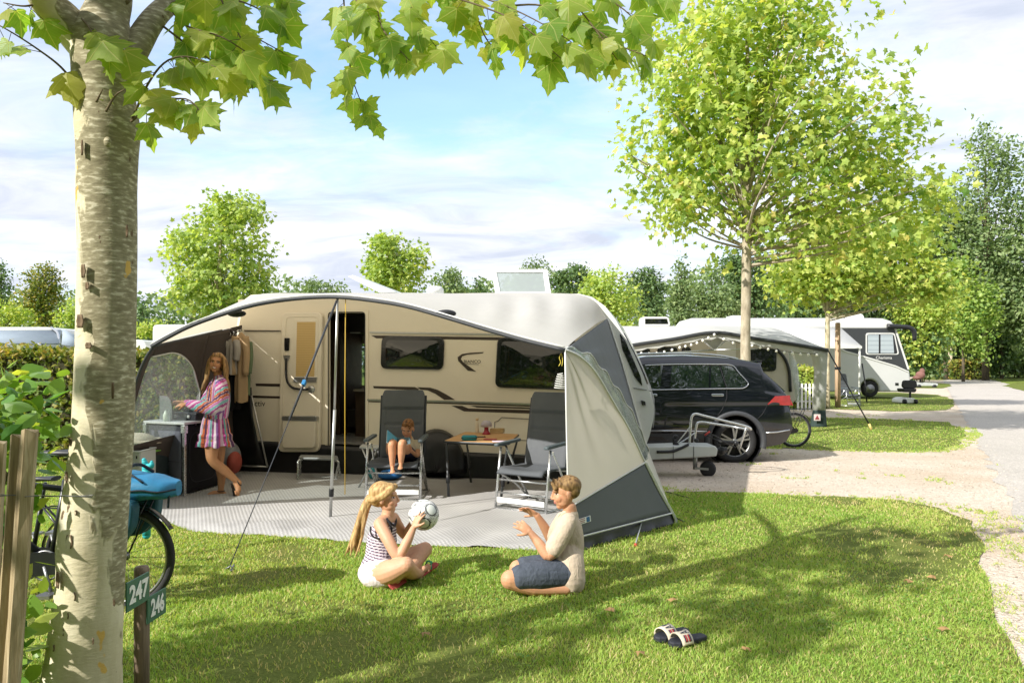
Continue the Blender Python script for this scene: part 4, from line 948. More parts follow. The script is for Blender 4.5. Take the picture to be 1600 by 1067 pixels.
# label patch
a=P(913,812,5.93);b=P(923,808,5.95)
lb=MB(); lx=(spol[36]-fe[2].lerp(fe[3],.5)); lx.z=0; lx=lx.normalized(); ln=lx.cross(UP); ln=-ln if ln.y>0 else ln
def onface(px,py):
    o_=fe[2]; n_=((spol[iL]-fe[2]).cross(fe[3]-fe[2])).normalized(); n_=n_ if n_.y<0 else -n_
    return plane_hit(px,py,o_+n_*.018,n_),n_
pts4=[onface(*p) for p in ((899,812.5),(922.5,805),(923.5,814),(900,821.5))]; n_=pts4[0][1]
lb.prism([p[0] for p in pts4],-n_*.004); lo=lb.build('label_patch',M_white,gp)
pts5=[onface(*p)[0] for p in ((916,807.8),(921,806.2),(921.8,813.8),(916.8,815.4))]; q=MB(); q.prism([p+n_*.002 for p in pts5],-n_*.003); q.build('label_mark',mat('label_blue','#1e5f93',.5),lo)
for (y0,y1) in ((811.5,812.8),(814.3,815.6),(817,818.2)):
    pts6=[onface(*p)[0] for p in ((902,y0+1),(914,y0-2.8),(914,y1-2.8),(902,y1+1))]; q=MB(); q.prism([p+n_*.002 for p in pts6],-n_*.003); q.build('label_line',mat('label_line','#9a6a6a',.6),lo)
# face 2: clear scalloped window, grey upper panel, lower strip
sc=catmull([P(882,546,5.86),P(912,550,6.5),P(938,573,7.2),P(956,597,7.6),P(975,624,8.0),P(992,654,8.4),P(1004,681,8.7),P(1014,706,8.95)],6)
# waved edge
scw=[p+V(0,0,.022*math.sin(i*.95)) for i,p in enumerate(sc)]
wa=resamp(spol[:iL+1],36); wb=resamp(scw,36)
mb=MB(); mb.grid([[wa[i].lerp(wb[i],j/8)+V(.02*math.sin(j*1.1+i*.5)*math.sin(PI*j/8),0,.02*math.sin(i*.8+j)*math.sin(PI*j/8)) for j in range(9)] for i in range(36)]); mb.build('side_window',M_clear,aw,solid=.002)
rl2=catmull([S(948,498,.03),S(958,528,.04),S(969,562,.05),S(980,600,.05),S(992,643,.05),S(1003,680,.04),S(1013,706,.03)],6)
ra=resamp(rl2,36); wb2=resamp(sc,36)
# top seam from the front corner to the rail keeps the dark panel closed
rows=[[wb[i].lerp(ra[i],j/10) for j in range(11)] for i in range(36)]
mb=MB(); mb.grid(rows); mb.build('side_panel',M_awd,aw,solid=.003)
pipe('piping',[p+V(.004,-.01,.004) for p in scw],.006,M_pipe); pipe('piping',[p+V(.01,-.02,0) for p in ra],.010,M_pipe)
st=MB(); E_=sc[-1]; Wp=P(1041,776,8.6); rows=[]
la=resamp(spol[iL:],8); lb_=resamp([E_,Wp],8)
for i in range(8): rows.append([la[i].lerp(lb_[i],j/4) for j in range(5)])
st.grid(rows); st.build('side_strip',M_awl,aw); pipe('piping',[la[i].lerp(lb_[i],.0 if i else 0)+V(.02,0,0) for i in range(8)],.006,M_pipe)
q=MB(); q.tube([spol[42]+V(-.28,-.13,.02),G(993,853)+V(0,0,.02)],.007,6); q.build('peg_strap',M_alu,aw)
q=MB(); c=G(993,855); q.ell(c+V(0,0,.015),(.016,.016,.022),None,10,8); q.build('ground_peg',mat('red_plastic','#b0352c',.5),aw)
for (p0,p1) in ((spol[-1],G(1069,818)),(Wp,G(1082,782))):
    q=MB(); q.tube([p0+V(0,0,.06),p1+V(0,0,.02)],.006,6); q.build('peg_strap',M_blk,aw)
# left side panel with arched window, seen from inside
lp=catmull([P(237,541,6.7),P(222,566,6.78),P(207,606,6.9),P(188,668,7.05),P(160,745,7.2),P(140,806,7.3)],6)
lr=catmull([S(370,512,.02),S(372,560,.02),S(375,620,.02),S(379,690,.02),S(380,741,.03)],6); lr[-1].z=0.0
NS,NT=70,90; la=resamp(lp,NS); lb_=resamp(lr,NS)
def LPt(s,t):
    i=s*(NS-1); k=min(int(i),NS-2); f=i-k; p=la[k].lerp(la[k+1],f).lerp(lb_[k].lerp(lb_[k+1],f),t)
    return p+V(1,0,0)*(.03*math.sin(PI*t)*noise.noise(V(s*4,t*6,7)))
# window outline in (t,s)
T0,T1,S0,S1=.05,.56,.06,.62
def wmap(u,v):    # u across, v down: arch-topped window
    t=T0+(T1-T0)*u; top=S0+(.02+.30*max(0,(u-.25)/.75)**2.2); s=top+(S1-top)*v; return s,t
mb=MB(); mb.grid([[LPt(*wmap(u,v)) for u in np.linspace(0,1,26)] for v in np.linspace(0,1,26)]); mb.build('side_window',M_clear,aw,solid=.002)
mb=MB(); us=np.linspace(0,1,26)
mb.grid([[LPt(wmap(u,0)[0]*k,T0+(T1-T0)*u) for u in us] for k in np.linspace(0,1,6)])             # above
mb.grid([[LPt(S1+(1-S1)*k,T0+(T1-T0)*u) for u in us] for k in np.linspace(0,1,10)])               # below
mb.grid([[LPt(s,T0*k) for k in np.linspace(0,1,3)] for s in np.linspace(0,1,40)])                 # front strip
mb.grid([[LPt(s,T1+(1-T1)*k) for k in np.linspace(0,1,20)] for s in np.linspace(0,1,40)])         # rear part
mb.build('side_panel',M_awb,aw,solid=.003)
pipe('window_trim',[LPt(*wmap(u,0))+V(.01,-.004,0) for u in us]+[LPt(*wmap(1,v))+V(.01,-.004,0) for v in np.linspace(.05,1,12)],.008,M_pipe)
pipe('side_pole',[p+V(.015,0,0) for p in lp],.014,M_dbind)
ts=MB(); pa=[P(237,541,6.7).lerp(S(344,516,1.9),t) for t in np.linspace(0,1,10)]; ts.tube([p+V(.02,0,.0) for p in pa],.012,6); ts.build('roof_pole',M_dbind,aw)
# rear corner frame and dark rear panel beside the clothes
q=MB(); q.tube([S(393,618,.35),S(418,729,.35)],.013,8); q.tube([S(362,727,.30),S(418,729,.35)],.011,8); q.build('rear_frame',M_alu,aw)
rows=[[S(x0+(x1-x0)*u,y0+(y1-y0)*0+ (0),.30)+PN*.02*math.sin(u*9+y0*.2) for u in np.linspace(0,1,10)] for (x0,x1,y0,y1) in ((345,392,605,0),(350,396,650,0),(352,404,690,0),(352,413,729,0))]
mb=MB(); mb.grid(rows); mb.build('rear_panel',M_skirt,aw,solid=.003)
# draught skirt along the caravan, with the wheel cover bulging out of it
rows=[]
for k in range(7):
    t=k/6; row=[]
    for i in range(80):
        u=i/79; x=380+520*u; y0=686+26*u; a=S(x,y0+3,.03); b=a.copy(); b.z=0.0; p=a.lerp(b,t)+PN*(.03*noise.noise(V(u*14,t*2,5))*math.sin(PI*t*.8)+.05*t)
        d=math.exp(-((x-680)/34)**4); p+=PN*(.10*d*math.sin(PI*min(1,t*.7+.25))); row.append(p)
    rows.append(row)
mb=MB(); mb.grid(rows); mb.build('draught_skirt',M_skirt,aw,solid=.003)
q=MB(); rows=[]
for i in range(10):
    r_=1-i/9; row=[]
    for j in range(24):
        a=PI*j/23; x=682+48*math.cos(a)*r_**.6*1.0; y=738-(68*math.sin(a))*r_**.6; c=S(x,y,.05+.22*math.sqrt(max(0,1-r_**2))+.012*noise.noise(V(j*.5,i*.6,2)))
        c.z=max(c.z,.02); row.append(c)
    rows.append(row)
q.grid(rows); q.build('wheel_cover',M_skirt,aw,solid=.004)
# carpet
def mat_m():
    m,nt,b=nodes('woven_mat'); co=objco(nt); sep=N(nt,'ShaderNodeSeparateXYZ'); nt.links.new(mapping(nt,co,(1,1,1),(0,0,.2)),sep.inputs[0])
    a=mathn(nt,'SINE',mathn(nt,'MULTIPLY',sep.outputs[0],150)); c=mathn(nt,'SINE',mathn(nt,'MULTIPLY',sep.outputs[1],105)); h=mathn(nt,'MULTIPLY',a,c)
    bs=ramp(nt,noise_(nt,co,1.2,5,.6),[(.3,srgb('#9f9e9d')),(.7,srgb('#b4b3b1'))]); 
    nt.links.new(mixc(nt,ramp(nt,h,[(.25,(0,0,0)),(.6,(.55,.55,.55))]),bs,srgb('#858484')),b.inputs['Base Color']); b.inputs['Roughness'].default_value=.8; b.inputs['Specular IOR Level'].default_value=.25
    bump(nt,b,h,.35,.006); return m
F_=resamp(mat_front,120); B_=resamp([V(-4.75,9.0,0),V(-4.7,10.2,0)]+[S(x,745,-.35) for x in (385,500,600,700,800,880)]+[V(1.25,9.4,0)],120)
for p in B_: p.z=0
rows=[]
for k in range(60):
    t=(k/59)**1.3; row=[]
    for i in range(120):
        p=F_[i].lerp(B_[i],t); e=math.exp(-((t-.04)/.16)**2); ed=math.exp(-(t/.02)**2)
        z=.028+.022*e*noise.noise(V(p.x*3.2-p.y*1.5,p.y*2.6,4))*1.8+.008*noise.noise(V(p.x*1.1,p.y*1.2,8))+.012*e*max(0,noise.noise(V((p.x+p.y*.8)*5,(p.x-p.y)*1.1,3)))-.018*ed
        if k==0: p=p+V(0,.03*noise.noise(V(p.x*3,0,1)),0)
        row.append(V(p.x,p.y,max(.014,z)))
    rows.append(row)
mb=MB(); mb.grid(rows); tag(mb.build('awning_carpet',mat_m()),'grey woven ground mat spread on the lawn under the awning','mat')
# ================================================================== camping chairs
M_fab=cloth_mat('chair_mesh_grey','#5c5f63',.75,0,None,160,.2,.1); M_fab2=cloth_mat('chair_pad_grey','#54585d',.75,0,None,120,.2,.1); M_frame=mat('silver_tube','#c4c6c7',.28,.85,.05,20); M_arm=mat('armrest_grey','#4b565b',.5,0,.08,20)
def make_chair(label,lean=.30,pitch=0):
    t=thing('camping_chair',label,'chair',(0,0,0),'padded reclining camping chairs under the awning')
    # side frames: crossing flat tubes, floor runners
    for s in (-1,1):
        x=.30*s
        f=MB(); f.tube([V(x,-.30,.012),V(x,-.25,.35),V(x,-.20,.63)],.015,8,flat=.8); f.build('front_leg',M_frame,t)
        f=MB(); f.tube([V(x*.93,-.24,.36),V(x*.93,.05,.22),V(x*.93,.34,.015)],.013,8,flat=.8); f.tube([V(x*.93,.34,.015),V(x*.93,.10,.30),V(x*.93,-.12,.60)],.013,8,flat=.8); f.build('rear_leg',M_frame,t)
        f=MB(); f.tube([V(x,-.31,.014),V(x,.34,.014)],.013,8); f.build('runner',M_frame,t)
        a=MB(); a.prism(roundpoly([V(x-.032,-.30,.64),V(x+.032,-.30,.64),V(x+.030,.16,.66),V(x-.030,.16,.66)],.03,4),V(0,0,.032)); a.build('armrest',M_arm,t,bevel=.010,seg=3)
    for nm,y,z,r in (('crossbar',-.305,.014,.012),('crossbar',-.285,.17,.010),('crossbar',-.26,.30,.010),('crossbar',.34,.015,.012)):
        f=MB(); f.tube([V(-.29,y,z),V(.29,y,z)],r,8); f.build(nm,M_frame,t)
    f=MB(); f.box((0,-.296,.095),(.57,.012,.055)); f.build('foot_plate',mat('white_plate','#d5d6d4',.4),t,bevel=.003)
    # seat: sagging sling with rolled front edge
    rows=[]
    for i in range(15):
        v=i/14; row=[]
        for j in range(13):
            u=j/12-.5; y=-.32+.54*v; z=.425-.05*math.sin(PI*v)*(1-(2*u)**2)-.02*v
            if v<.15: z-= .055*((.15-v)/.15)**2
            row.append(V(u*.54,y,z))
        rows.append(row)
    f=MB(); f.grid(rows); f.build('seat',M_fab2,t,solid=.022)
    # back: padded panel with raised side bolsters and quilting lines
    b0=V(0,.20,.40); up=V(0,math.sin(lean),math.cos(lean)); H=.80; rows=[]
    for i in range(41):
        v=i/40; row=[]; wd=.50*(1-.0*v); tp=max(0,(v-.9)/.1); 
        for j in range(21):
            u=j/20-.5; uu=u*(1-.10*tp**2.0); 
            d=.016*(1-abs(math.sin(v*PI*6.0))**.25*0-(.8 if min(abs(v*6-round(v*6)),1)<.035 and v<.72 else 0))
            if abs(u)>.40: d=.026
            if v>.74: d=.034
            if .70<v<=.74: d=.004
            d*=1-.6*max(0,(abs(u)-.46)/.04)
            row.append(b0+up*(v*H)+V(uu*wd,0,0)-V(0,math.cos(lean),-math.sin(lean))*d)
        rows.append(row)
    f=MB(); f.grid(rows); k=[[p+V(0,.03,-.0) for p in r] for r in rows]; f.grid([r[::-1] for r in k])
    for a_,b_ in ((rows[0],k[0]),(rows[-1],k[-1])): f.grid([a_,b_])
    f.grid([[r[0] for r in rows],[r[0] for r in k]]); f.grid([[r[-1] for r in rows],[r[-1] for r in k]])
    bk=f.build('backrest',M_fab,t)
    for s in (-1,1):
        f=MB(); f.tube([b0+V(.262*s,.01,-.05),b0+up*.74+V(.262*s,.015,0)],.013,8); f.build('back_tube',mat('dark_tube','#3f4347',.4,.6,.1,20),t)
    f=MB(); f.tube([b0+V(-.26,.01,-.03),b0+V(.26,.01,-.03)],.012,8); f.build('crossbar',M_frame,t)
    return t
ch=make_chair('reclining grey camping chair facing the lawn with the small boy sitting in it',.20)
ch.location=V(rayx(622,8.35),8.35,.02); ch.rotation_euler=(0,0,rad(-2))
ch2=copy_tree(ch); ch2['label']='empty reclining grey camping chair beside the table at the right awning panel'
ch2.location=V(.245,7.72,.02); ch2.rotation_euler=(0,0,rad(-33))
# ================================================================== dining table and what stands on it
M_top=wood_mat('bamboo_top','#a57c4c','#c19868','#d0ab7c','X'); M_tleg=mat('table_leg_grey','#3d4042',.4,.4,.1,20)
TZ=.655
tb=thing('camping_table','folding camping table with wooden top and dark legs between the two grey chairs','table',(-.35,8.7,0))
c4=[V(-.765,8.28,TZ),V(-.04,8.02,TZ),V(.085,9.08,TZ),V(-.60,9.40,TZ)]
q=MB(); q.prism(roundpoly([p-V(0,0,.022) for p in c4],.05),V(0,0,.022)); q.build('tabletop',M_top,tb,bevel=.004)
q=MB(); q.tube([p-V(0,0,.012) for p in roundpoly(c4,.05)],.012,6,closed=True); q.build('table_edge',M_tleg,tb)
cc=sum(c4,Vector())/4
for p,ft in zip(c4,((701,779.5),(782.5,785),(793.5,759),(736,756.5))):
    g=G(*ft); g.z=.02; a=p.lerp(cc,.06); a.z=TZ-.02; inn=p.lerp(cc,.25); inn.z=TZ-.02
    q=MB(); q.tube(catmull([inn,a.lerp(inn,.35)-V(0,0,.008),a-V(0,0,.06),a.lerp(g,.35)],5),.013,8); q.tube([a.lerp(g,.33),g],.015,8); lg_=q.build('leg',M_tleg,tb)
    q=MB(); q.lathe([(.022,-.05),(.024,0),(.022,.05)],a.lerp(g,.66),(0,0,1),10); q.build('leg_clamp',M_blk,lg_)
for i in ((0,1),):
    q=MB(); a=c4[0].lerp(cc,.08);b=c4[1].lerp(cc,.08); q.tube([V(a.x,a.y,TZ-.03),V(b.x,b.y,TZ-.03)],.009,6); q.build('rail',M_tleg,tb)
def Tp(px,py): return G(px,py,TZ)
o=Tp(745.5,676); q=MB(); q.lathe([(.0,0),(.024,.001),(.025,.01),(.025,.13),(.023,.145),(.017,.15),(.017,.175),(.0,.178)],o,n=18); bt=thing('bottle','slim cream bottle standing at the back of the camping table','bottle',o); q.build('bottle_body',mat('cream_bottle','#e2d8c2',.35),bt)
q=MB(); q.lathe([(.019,.152),(.019,.182),(.0,.184)],o,n=14); q.build('cap',mat('bottle_cap','#cdb48a',.5),bt)
o=Tp(760,678.5); lp_=thing('table_lamp','small red table lamp with a pale dome shade on the camping table','lamp',o)
q=MB(); q.lathe([(0,0),(.05,0),(.052,.012),(.036,.028),(.028,.05),(.026,.085),(.03,.1),(0,.1)],o,n=20); q.build('lamp_base',mat('red_lacquer','#a8283a',.35),lp_)
q=MB(); q.lathe([(.064,.095),(.068,.115),(.06,.145),(.04,.165),(0,.172)],o,n=22); q.build('lamp_shade',cloth_mat('lamp_shade_pale','#d8d2dc',.4,.3,'#d8ccd8'),lp_,solid=.004)
o=Tp(777,676); q=MB(); R_=Matrix.Rotation(-.15,3,'Z')
q.box(o+V(0,0,.006),(.17,.12,.012),R_)
for dx,dy,sx,sy in ((0,.056,.17,.008),(0,-.056,.17,.008),(.082,0,.008,.12),(-.082,0,.008,.12)): q.box(o+R_@V(dx,dy,.03),(sx,sy,.05),R_)
tag(q.build('wooden_box',wood_mat('light_wood','#a58a5e','#c8ae80','#d8c296','X'),bevel=.003),'open light wooden box at the back of the camping table','box')
o=Tp(733,688); q=MB(); q.prism(roundpoly([o+V(-.085,-.05,.004),o+V(.085,-.055,.004),o+V(.09,.045,.004),o+V(-.08,.05,.004)],.03),V(0,0,.055)); pch=thing('glasses_case','teal zipped glasses case lying on the front of the table','case',o); q.build('case_body',mat('teal_fabric','#1d7f8c',.6,0,.1,20),pch,bevel=.018,seg=3)
q=MB(); q.tube([o+V(-.086,-.045,.032),o+V(.086,-.055,.032),o+V(.092,.045,.032),o+V(-.082,.05,.032)],.005,5,closed=True); q.build('zip',M_blk,pch)
for nm,lab,px,py,sx,sy,sz,m,rz in (('phone','dark flat phone lying behind the teal case on the table',750,683,.13,.065,.01,M_glf,.1),('notebook','red and white booklet lying on the camping table',766,687,.14,.09,.012,mat('red_cover','#b34a4a',.5,0,.25,12),-.2),('paper','pale lilac sheet of paper on the front right of the table',786,689.5,.24,.15,.003,mat('lilac_paper','#cfc3d8',.7),.1)):
    o=Tp(px,py); q=MB(); q.box(o+V(0,0,sz/2+.001),(sx,sy,sz),Matrix.Rotation(rz,3,'Z')); tag(q.build(nm,m,bevel=min(.002,sz/3)),lab,nm)
# ================================================================== step stool, side table, things under the chair
ss=thing('step_stool','grey folding step stool in front of the caravan door','stool',G(497,753))
M_stp=mat('step_grey','#8f9294',.5,.3,.08,20,.3,60)
z=.30; a=[P(466,727,9.55),P(529,726,9.45),P(527,722,9.75),P(470,722.5,9.85)]
for p in a: p.z=z-.02
q=MB(); q.prism(roundpoly(a,.04),V(0,0,.03)); q.build('step_tread',M_stp,ss,bevel=.008)
for (s0,s1) in ((a[0],G(465,753)),(a[1],G(525,752)),(a[2],V(a[2].x+.03,a[2].y+.06,.02)),(a[3],V(a[3].x-.03,a[3].y+.06,.02))):
    s1=Vector(s1); s1.z=.022; q=MB(); q.tube(catmull([s0.lerp(sum(a,Vector())/4,.2)+V(0,0,.0),s0+V(0,0,-.02),s0.lerp(s1,.5),s1],5),.015,8); q.build('leg',M_frame,ss)
st2=thing('side_table','small white folding side table left of the boy\'s chair','table',G(575,752))
a=[P(561,701,8.9),P(592,701,8.8),P(594,697,9.1),P(566,697,9.2)]
for p in a: p.z=.50
q=MB(); q.prism(roundpoly(a,.03),V(0,0,.02)); q.build('tabletop',M_plas,st2,bevel=.004)
for (p0,p1) in (((566,702,8.9),(590,752,8.9)),((590,702,8.85),(560,755,8.9))):
    b=P(*p0); b.z=.5; g=P(*p1); g.z=.02; q=MB(); q.tube([b,g],.012,8); q.build('leg',M_frame,st2)
sh=thing('sun_hat','blue folded cloth bundle under the boy\'s chair','cloth',G(610,752)); o=G(608,753)+V(0,.05,.03)
q=MB(); q.ell(o+V(0,0,.05),(.16,.13,.05),None,18,10); q.ell(o+V(-.02,0,.085),(.10,.09,.04),None,16,8); q.build('bundle',mat('blue_cloth','#2166a8',.8,0,.2,12,.3,40),sh)
sh.name='cloth_bundle'
q=MB(); q.ell(o+V(-.24,.05,.07),(.05,.05,.075),None,12,8); tag(q.build('drinking_cup',mat('teal_plastic','#1f8f9a',.4)),'teal plastic cup standing behind the left leg of the boy\'s chair','cup')
# ================================================================== kitchen stand with stove
M_kf=cloth_mat('kitchen_fabric','#3d3d44',.85,0,None,60,.2,.12); M_kf2=cloth_mat('kitchen_pocket','#5d5d68',.85,0,None,60,.2,.12); M_kd=cloth_mat('kitchen_dark','#222127',.8,0,None,60,.2,.12); M_ktop=mat('kitchen_top','#c9cacb',.4,.2,.03)
ks=thing('kitchen_stand','grey fabric camping kitchen stand with a pale top where the woman cooks','kitchen stand',V(-3.85,8.7,0))
K0=V(-3.70,8.31,0); Ka=V(-.56,.26,0); Kb=V(.13,.66,0); KH=.83
cor=[K0,K0+Kb,K0+Ka+Kb,K0+Ka]
q=MB(); q.prism([p+V(0,0,KH)+(p-(K0+Ka/2+Kb/2)).normalized()*.03 for p in cor],V(0,0,.028)); q.build('worktop',M_ktop,ks,bevel=.005)
for p in cor:
    q=MB(); q.box(p+V(0,0,KH/2),(.034,.034,KH-.005),rotmat(Ka)); q.box(p+V(0,0,KH-.05),(.055,.055,.09),rotmat(Ka)); q.box(p+V(0,0,.03),(.05,.05,.05),rotmat(Ka)); q.build('leg',M_frame,ks,bevel=.005)
for a_,b_ in ((0,1),(1,2),(2,3),(3,0)):
    q=MB(); q.bar(cor[a_]+V(0,0,.03),cor[b_]+V(0,0,.03),.026,.026); q.build('rail',M_frame,ks)
def facep(a,b,u,v): return a.lerp(b,u)+V(0,0,.05+(KH-.07)*v)
q=MB(); q.grid([[facep(cor[3],cor[0],.03+.94*u,v)+V(.01,.012,0)*math.sin(u*5+v*3) for u in np.linspace(0,1,8)] for v in np.linspace(0,1,8)]); q.grid([[facep(cor[1],cor[2],u,v) for u in (0,1)] for v in (0,1)]); q.grid([[facep(cor[2],cor[3],u,v) for u in (0,1)] for v in (0,1)]); q.build('side_fabric',M_kf,ks,solid=.004)
n_=Ka.cross(UP).normalized(); n_=-n_ if n_.y>0 else n_
q=MB(); q.grid([[facep(cor[3],cor[0],x,v)+n_*(.018+.012*math.sin(u*9+v*4)) for u,x in ((u,.16+.78*u+(.18*(1-u) if v<.3 else 0)) for u in np.linspace(0,1,10))] for v in np.linspace(.1,.93,12)]); q.build('pocket',M_kf2,ks,solid=.004)
q=MB(); q.tube([facep(cor[3],cor[0],u,.48)+n_*.034 for u in (.18,.94)],.004,5); q.build('pocket_hem',M_kf,ks)
q=MB(); q.grid([[facep(cor[0],cor[1],u,v)+V(-.01,0,0)*math.sin(PI*u) for u in np.linspace(.02,.98,8)] for v in np.linspace(0,1,8)]); q.build('front_fabric',M_kd,ks,solid=.004)
zz=roundpoly([facep(cor[0],cor[1],u,v)+V(.012,-.002,0) for u,v in ((.12,.9),(.9,.9),(.9,.14),(.12,.14))],.16,6); q=MB(); q.tube(zz,.004,5,closed=True); q.build('zip',M_kf,ks)
sv=thing('camping_stove','dark two burner camping stove with raised lid on the kitchen stand','stove',V(-3.62,8.6,KH+.03))
so_=K0+Ka*.30+Kb*.62+V(0,0,KH+.03); Rk=rotmat(-Ka)
q=MB(); q.box(so_+V(0,0,.045),(.42,.36,.085),Rk); svb=q.build('stove_body',mat('stove_grey','#33343a',.4,.3,.1,20),sv,bevel=.012)
for k,dx in enumerate((-.10,.10)):
    c=so_+Rk@V(dx,0,.09); q=MB(); q.lathe([(.0,0),(.05,0),(.05,.018),(.03,.022),(0,.022)],c,n=16)
    for a in range(4): w_=a*PI/2+PI/4; q.tube([c+V(math.cos(w_)*.085,math.sin(w_)*.085,.03),c+V(math.cos(w_)*.02,math.sin(w_)*.02,.03)],.004,5)
    q.build('burner',M_blk,sv)
for dx in (-.11,.11):
    q=MB(); q.lathe([(.018,0),(.018,.02),(0,.022)],so_+Rk@V(dx,-.18,.045),Rk@V(0,-1,0),12); q.build('knob',M_plas,svb)
q=MB(); q.prism(roundpoly([so_+Rk@V(-.26,.19,.09),so_+Rk@V(.2,.19,.09),so_+Rk@V(.2,.235,.30),so_+Rk@V(-.22,.235,.30)],.04),Rk@V(0,.012,0)); q.build('lid',mat('stove_lid','#5a5153',.5,.2,.06,10),sv)
pl=[K0+Ka*1.0+Kb*.35,K0+Ka*.42+Kb*.10]; q=MB(); a=pl[0]+V(0,0,KH+.03); b=pl[1]+V(0,0,KH+.03)
q.prism([a,b,b+V(0,0,.16),b.lerp(a,.12)+V(0,0,.24),b.lerp(a,.35)+V(0,0,.28),a+V(0,0,.28)],V(0,.012,0)); q.build('wind_screen',mat('screen_grey','#767b7c',.45,.3,.05),sv)
o=K0+Ka*.52+Kb*.04+V(0,0,KH+.028); q=MB(); q.lathe([(0,0),(.027,0),(.028,.08),(.016,.1),(.010,.125),(0,.127)],o,n=14); tag(q.build('soap_bottle',mat('clear_soap','#d6e0d2',.3)),'small pale soap bottle on the kitchen stand edge','bottle')
# ================================================================== boxes beside the kitchen
bx=thing('storage_box','dark lidded storage box with a lime green rim left of the kitchen stand','box',G(222,765))
YB=8.0
def boxat(x0,x1,y0,y1,Y,dep,mb=None): 
    q=mb or MB(); a=P(x0,y1,Y);b=P(x1,y0,Y); q.box(((a.x+b.x)/2,Y+dep/2,(a.z+b.z)/2),(b.x-a.x,dep,b.z-a.z)); return q
q=boxat(186,238,707,776,YB,.4); q.build('box_body',mat('dark_box','#2c3638',.5),bx,bevel=.012)
q=boxat(184,240,699,707,YB-.01,.42); q.build('rim',mat('lime_plastic','#79b63a',.45),bx,bevel=.008)
q=MB(); q.prism(roundpoly([P(184,690,YB-.02)+V(0,0,-.01),P(243,692,YB-.02)+V(0,0,-.01),P(243,692,YB-.02)+V(0,.46,-.01),P(184,690,YB-.02)+V(0,.46,-.01)],.06),V(0,0,.02)); q.ell(P(213,690,YB+.2),(.20,.23,.10),None,20,10); tag(q.build('seat_cushion',mat('beige_cushion','#bcb19c',.85,0,.06,8,.3,60)),'beige padded cushion lying on the dark storage box','cushion')
cr=thing('plastic_crate','pale grey perforated plastic crate standing in front of the storage box','crate',G(208,780))
q=MB(); YC=7.55; a=P(188,706,YC);b=P(217,752,YC)
# front wall with real holes
cols=[203,206.0,209.6,212.8,217]; 
def cell(x0,x1,y0,y1): p=[P(x0,y0,YC),P(x1,y0,YC),P(x1,y1,YC),P(x0,y1,YC)]; q.prism(p,V(0,.012,0))
cell(188,205,705,760); cell(208,211.5,705,760); cell(214.5,218,705,760)
for x0,x1 in ((205,208),(211.5,214.5)):
    for y0,y1 in ((705,712),(717,723.5),(728.5,735),(740,760)): cell(x0,x1,y0,y1)
q.box(P(218,732,YC)+V(0,.17,0),(.012,.32,.36)); q.box(P(188,732,YC)+V(0,.17,0),(.012,.32,.36)); q.box(P(203,732,YC)+V(0,.33,0),(.19,.012,.36))
q.build('crate_body',M_plas,cr)
q=MB(); q.tube([P(187,705,YC)+V(0,-.006,0),P(219,705,YC)+V(0,-.006,0),P(219,705,YC)+V(0,.33,0),P(187,705,YC)+V(0,.33,0)],.010,6,closed=True); q.build('rim',M_plas,cr)
# ================================================================== clothes on the rail
rl_=thing('clothes_rail','dark fabric hanging strip with hooks holding clothes inside the awning','clothes rail',S(360,515,.5))
q=MB(); q.prism([S(342,517,.42),S(377,508,.38),S(377,514,.38),S(342,524,.42)],-PN*.02); q.build('strip',M_awb,rl_)
q=MB(); q.tube([S(341,526,.44),S(378,516,.40)],.010,6); rb_=q.build('bar',M_blk,rl_)
for k in range(7):
    a=S(341,526,.44).lerp(S(378,516,.40),(k+.5)/7); q=MB(); q.tube(catmull([a+V(0,0,.012),a+V(.012,-.012,0),a+V(.008,-.02,-.03),a+V(-.01,-.01,-.04)],3),.003,5); q.build('hook',M_pipe,rb_)
def garment(label,px,y0,y1,w0,w1,off,m,seed,name='jacket',cat='jacket',sleeve=True,dep=.07):
    a=S(px,y0,off); b=S(px,y1,off); r=random.Random(seed); rows=[]; n=26; k=18; H=a.z-b.z; s=9.9/FL
    for i in range(k+1):
        v=i/k; wd=(w0*.25+(w0*.75)*min(1,v/.10)**.6)*(1-v)+(w1)*v if v<1 else w1; wd*=s/2; row=[]
        for j in range(n):
            an=2*PI*j/n; f=1+.22*math.sin(an*5+seed+v*1.5)*min(1,v*3)+.1*math.sin(an*9+seed*2)
            row.append(a+V(math.cos(an)*wd*(1+.06*math.sin(v*7+seed)),math.sin(an)*dep*f*(.35+.65*min(1,v*4)),-H*v+(.012*math.sin(an*3+seed) if i==k else 0)))
        rows.append(row)
    q=MB(); q.grid(rows,0,True,closed=True); c=sum(rows[0],Vector())/n; q.add(rows[0]+[c+V(0,0,.01)],[(j,(j+1)%n,n) for j in range(n)],0,True)
    t=thing(name,label,cat,b,'clothes hanging inside the awning'); q.build('fabric',m,t)
    if sleeve:
        for sx in (-1,1):
            q=MB(); p0=a+V(sx*w0*s*.42,-.03,-.06*H); q.tube(catmull([p0,p0+V(sx*.03,-.04,-H*.25),p0+V(sx*.015,-.045,-H*.55)],5),[.05,.042],10); q.build('sleeve',m,t)
    return t
garment('light grey hoodie hanging third on the clothes rail',362,530,585,20,17,.52,cloth_mat('cloth_grey','#a29c94',.9,0,None,40,.3,.1),1,'hoodie','hoodie')
garment('beige jacket with a scarf collar hanging near the caravan wall',377,520,628,18,20,.45,cloth_mat('cloth_beige','#ab9170',.9,0,None,40,.3,.1),2)
garment('sage green jacket hanging nearest the caravan wall',384,530,618,14,13,.36,cloth_mat('cloth_green','#66765a',.9,0,None,40,.3,.1),3)
garment('long black coat hanging behind the woman',365,560,640,22,24,.40,cloth_mat('cloth_black','#1f1e22',.9,0,None,40,.3,.2),4,'coat','coat')
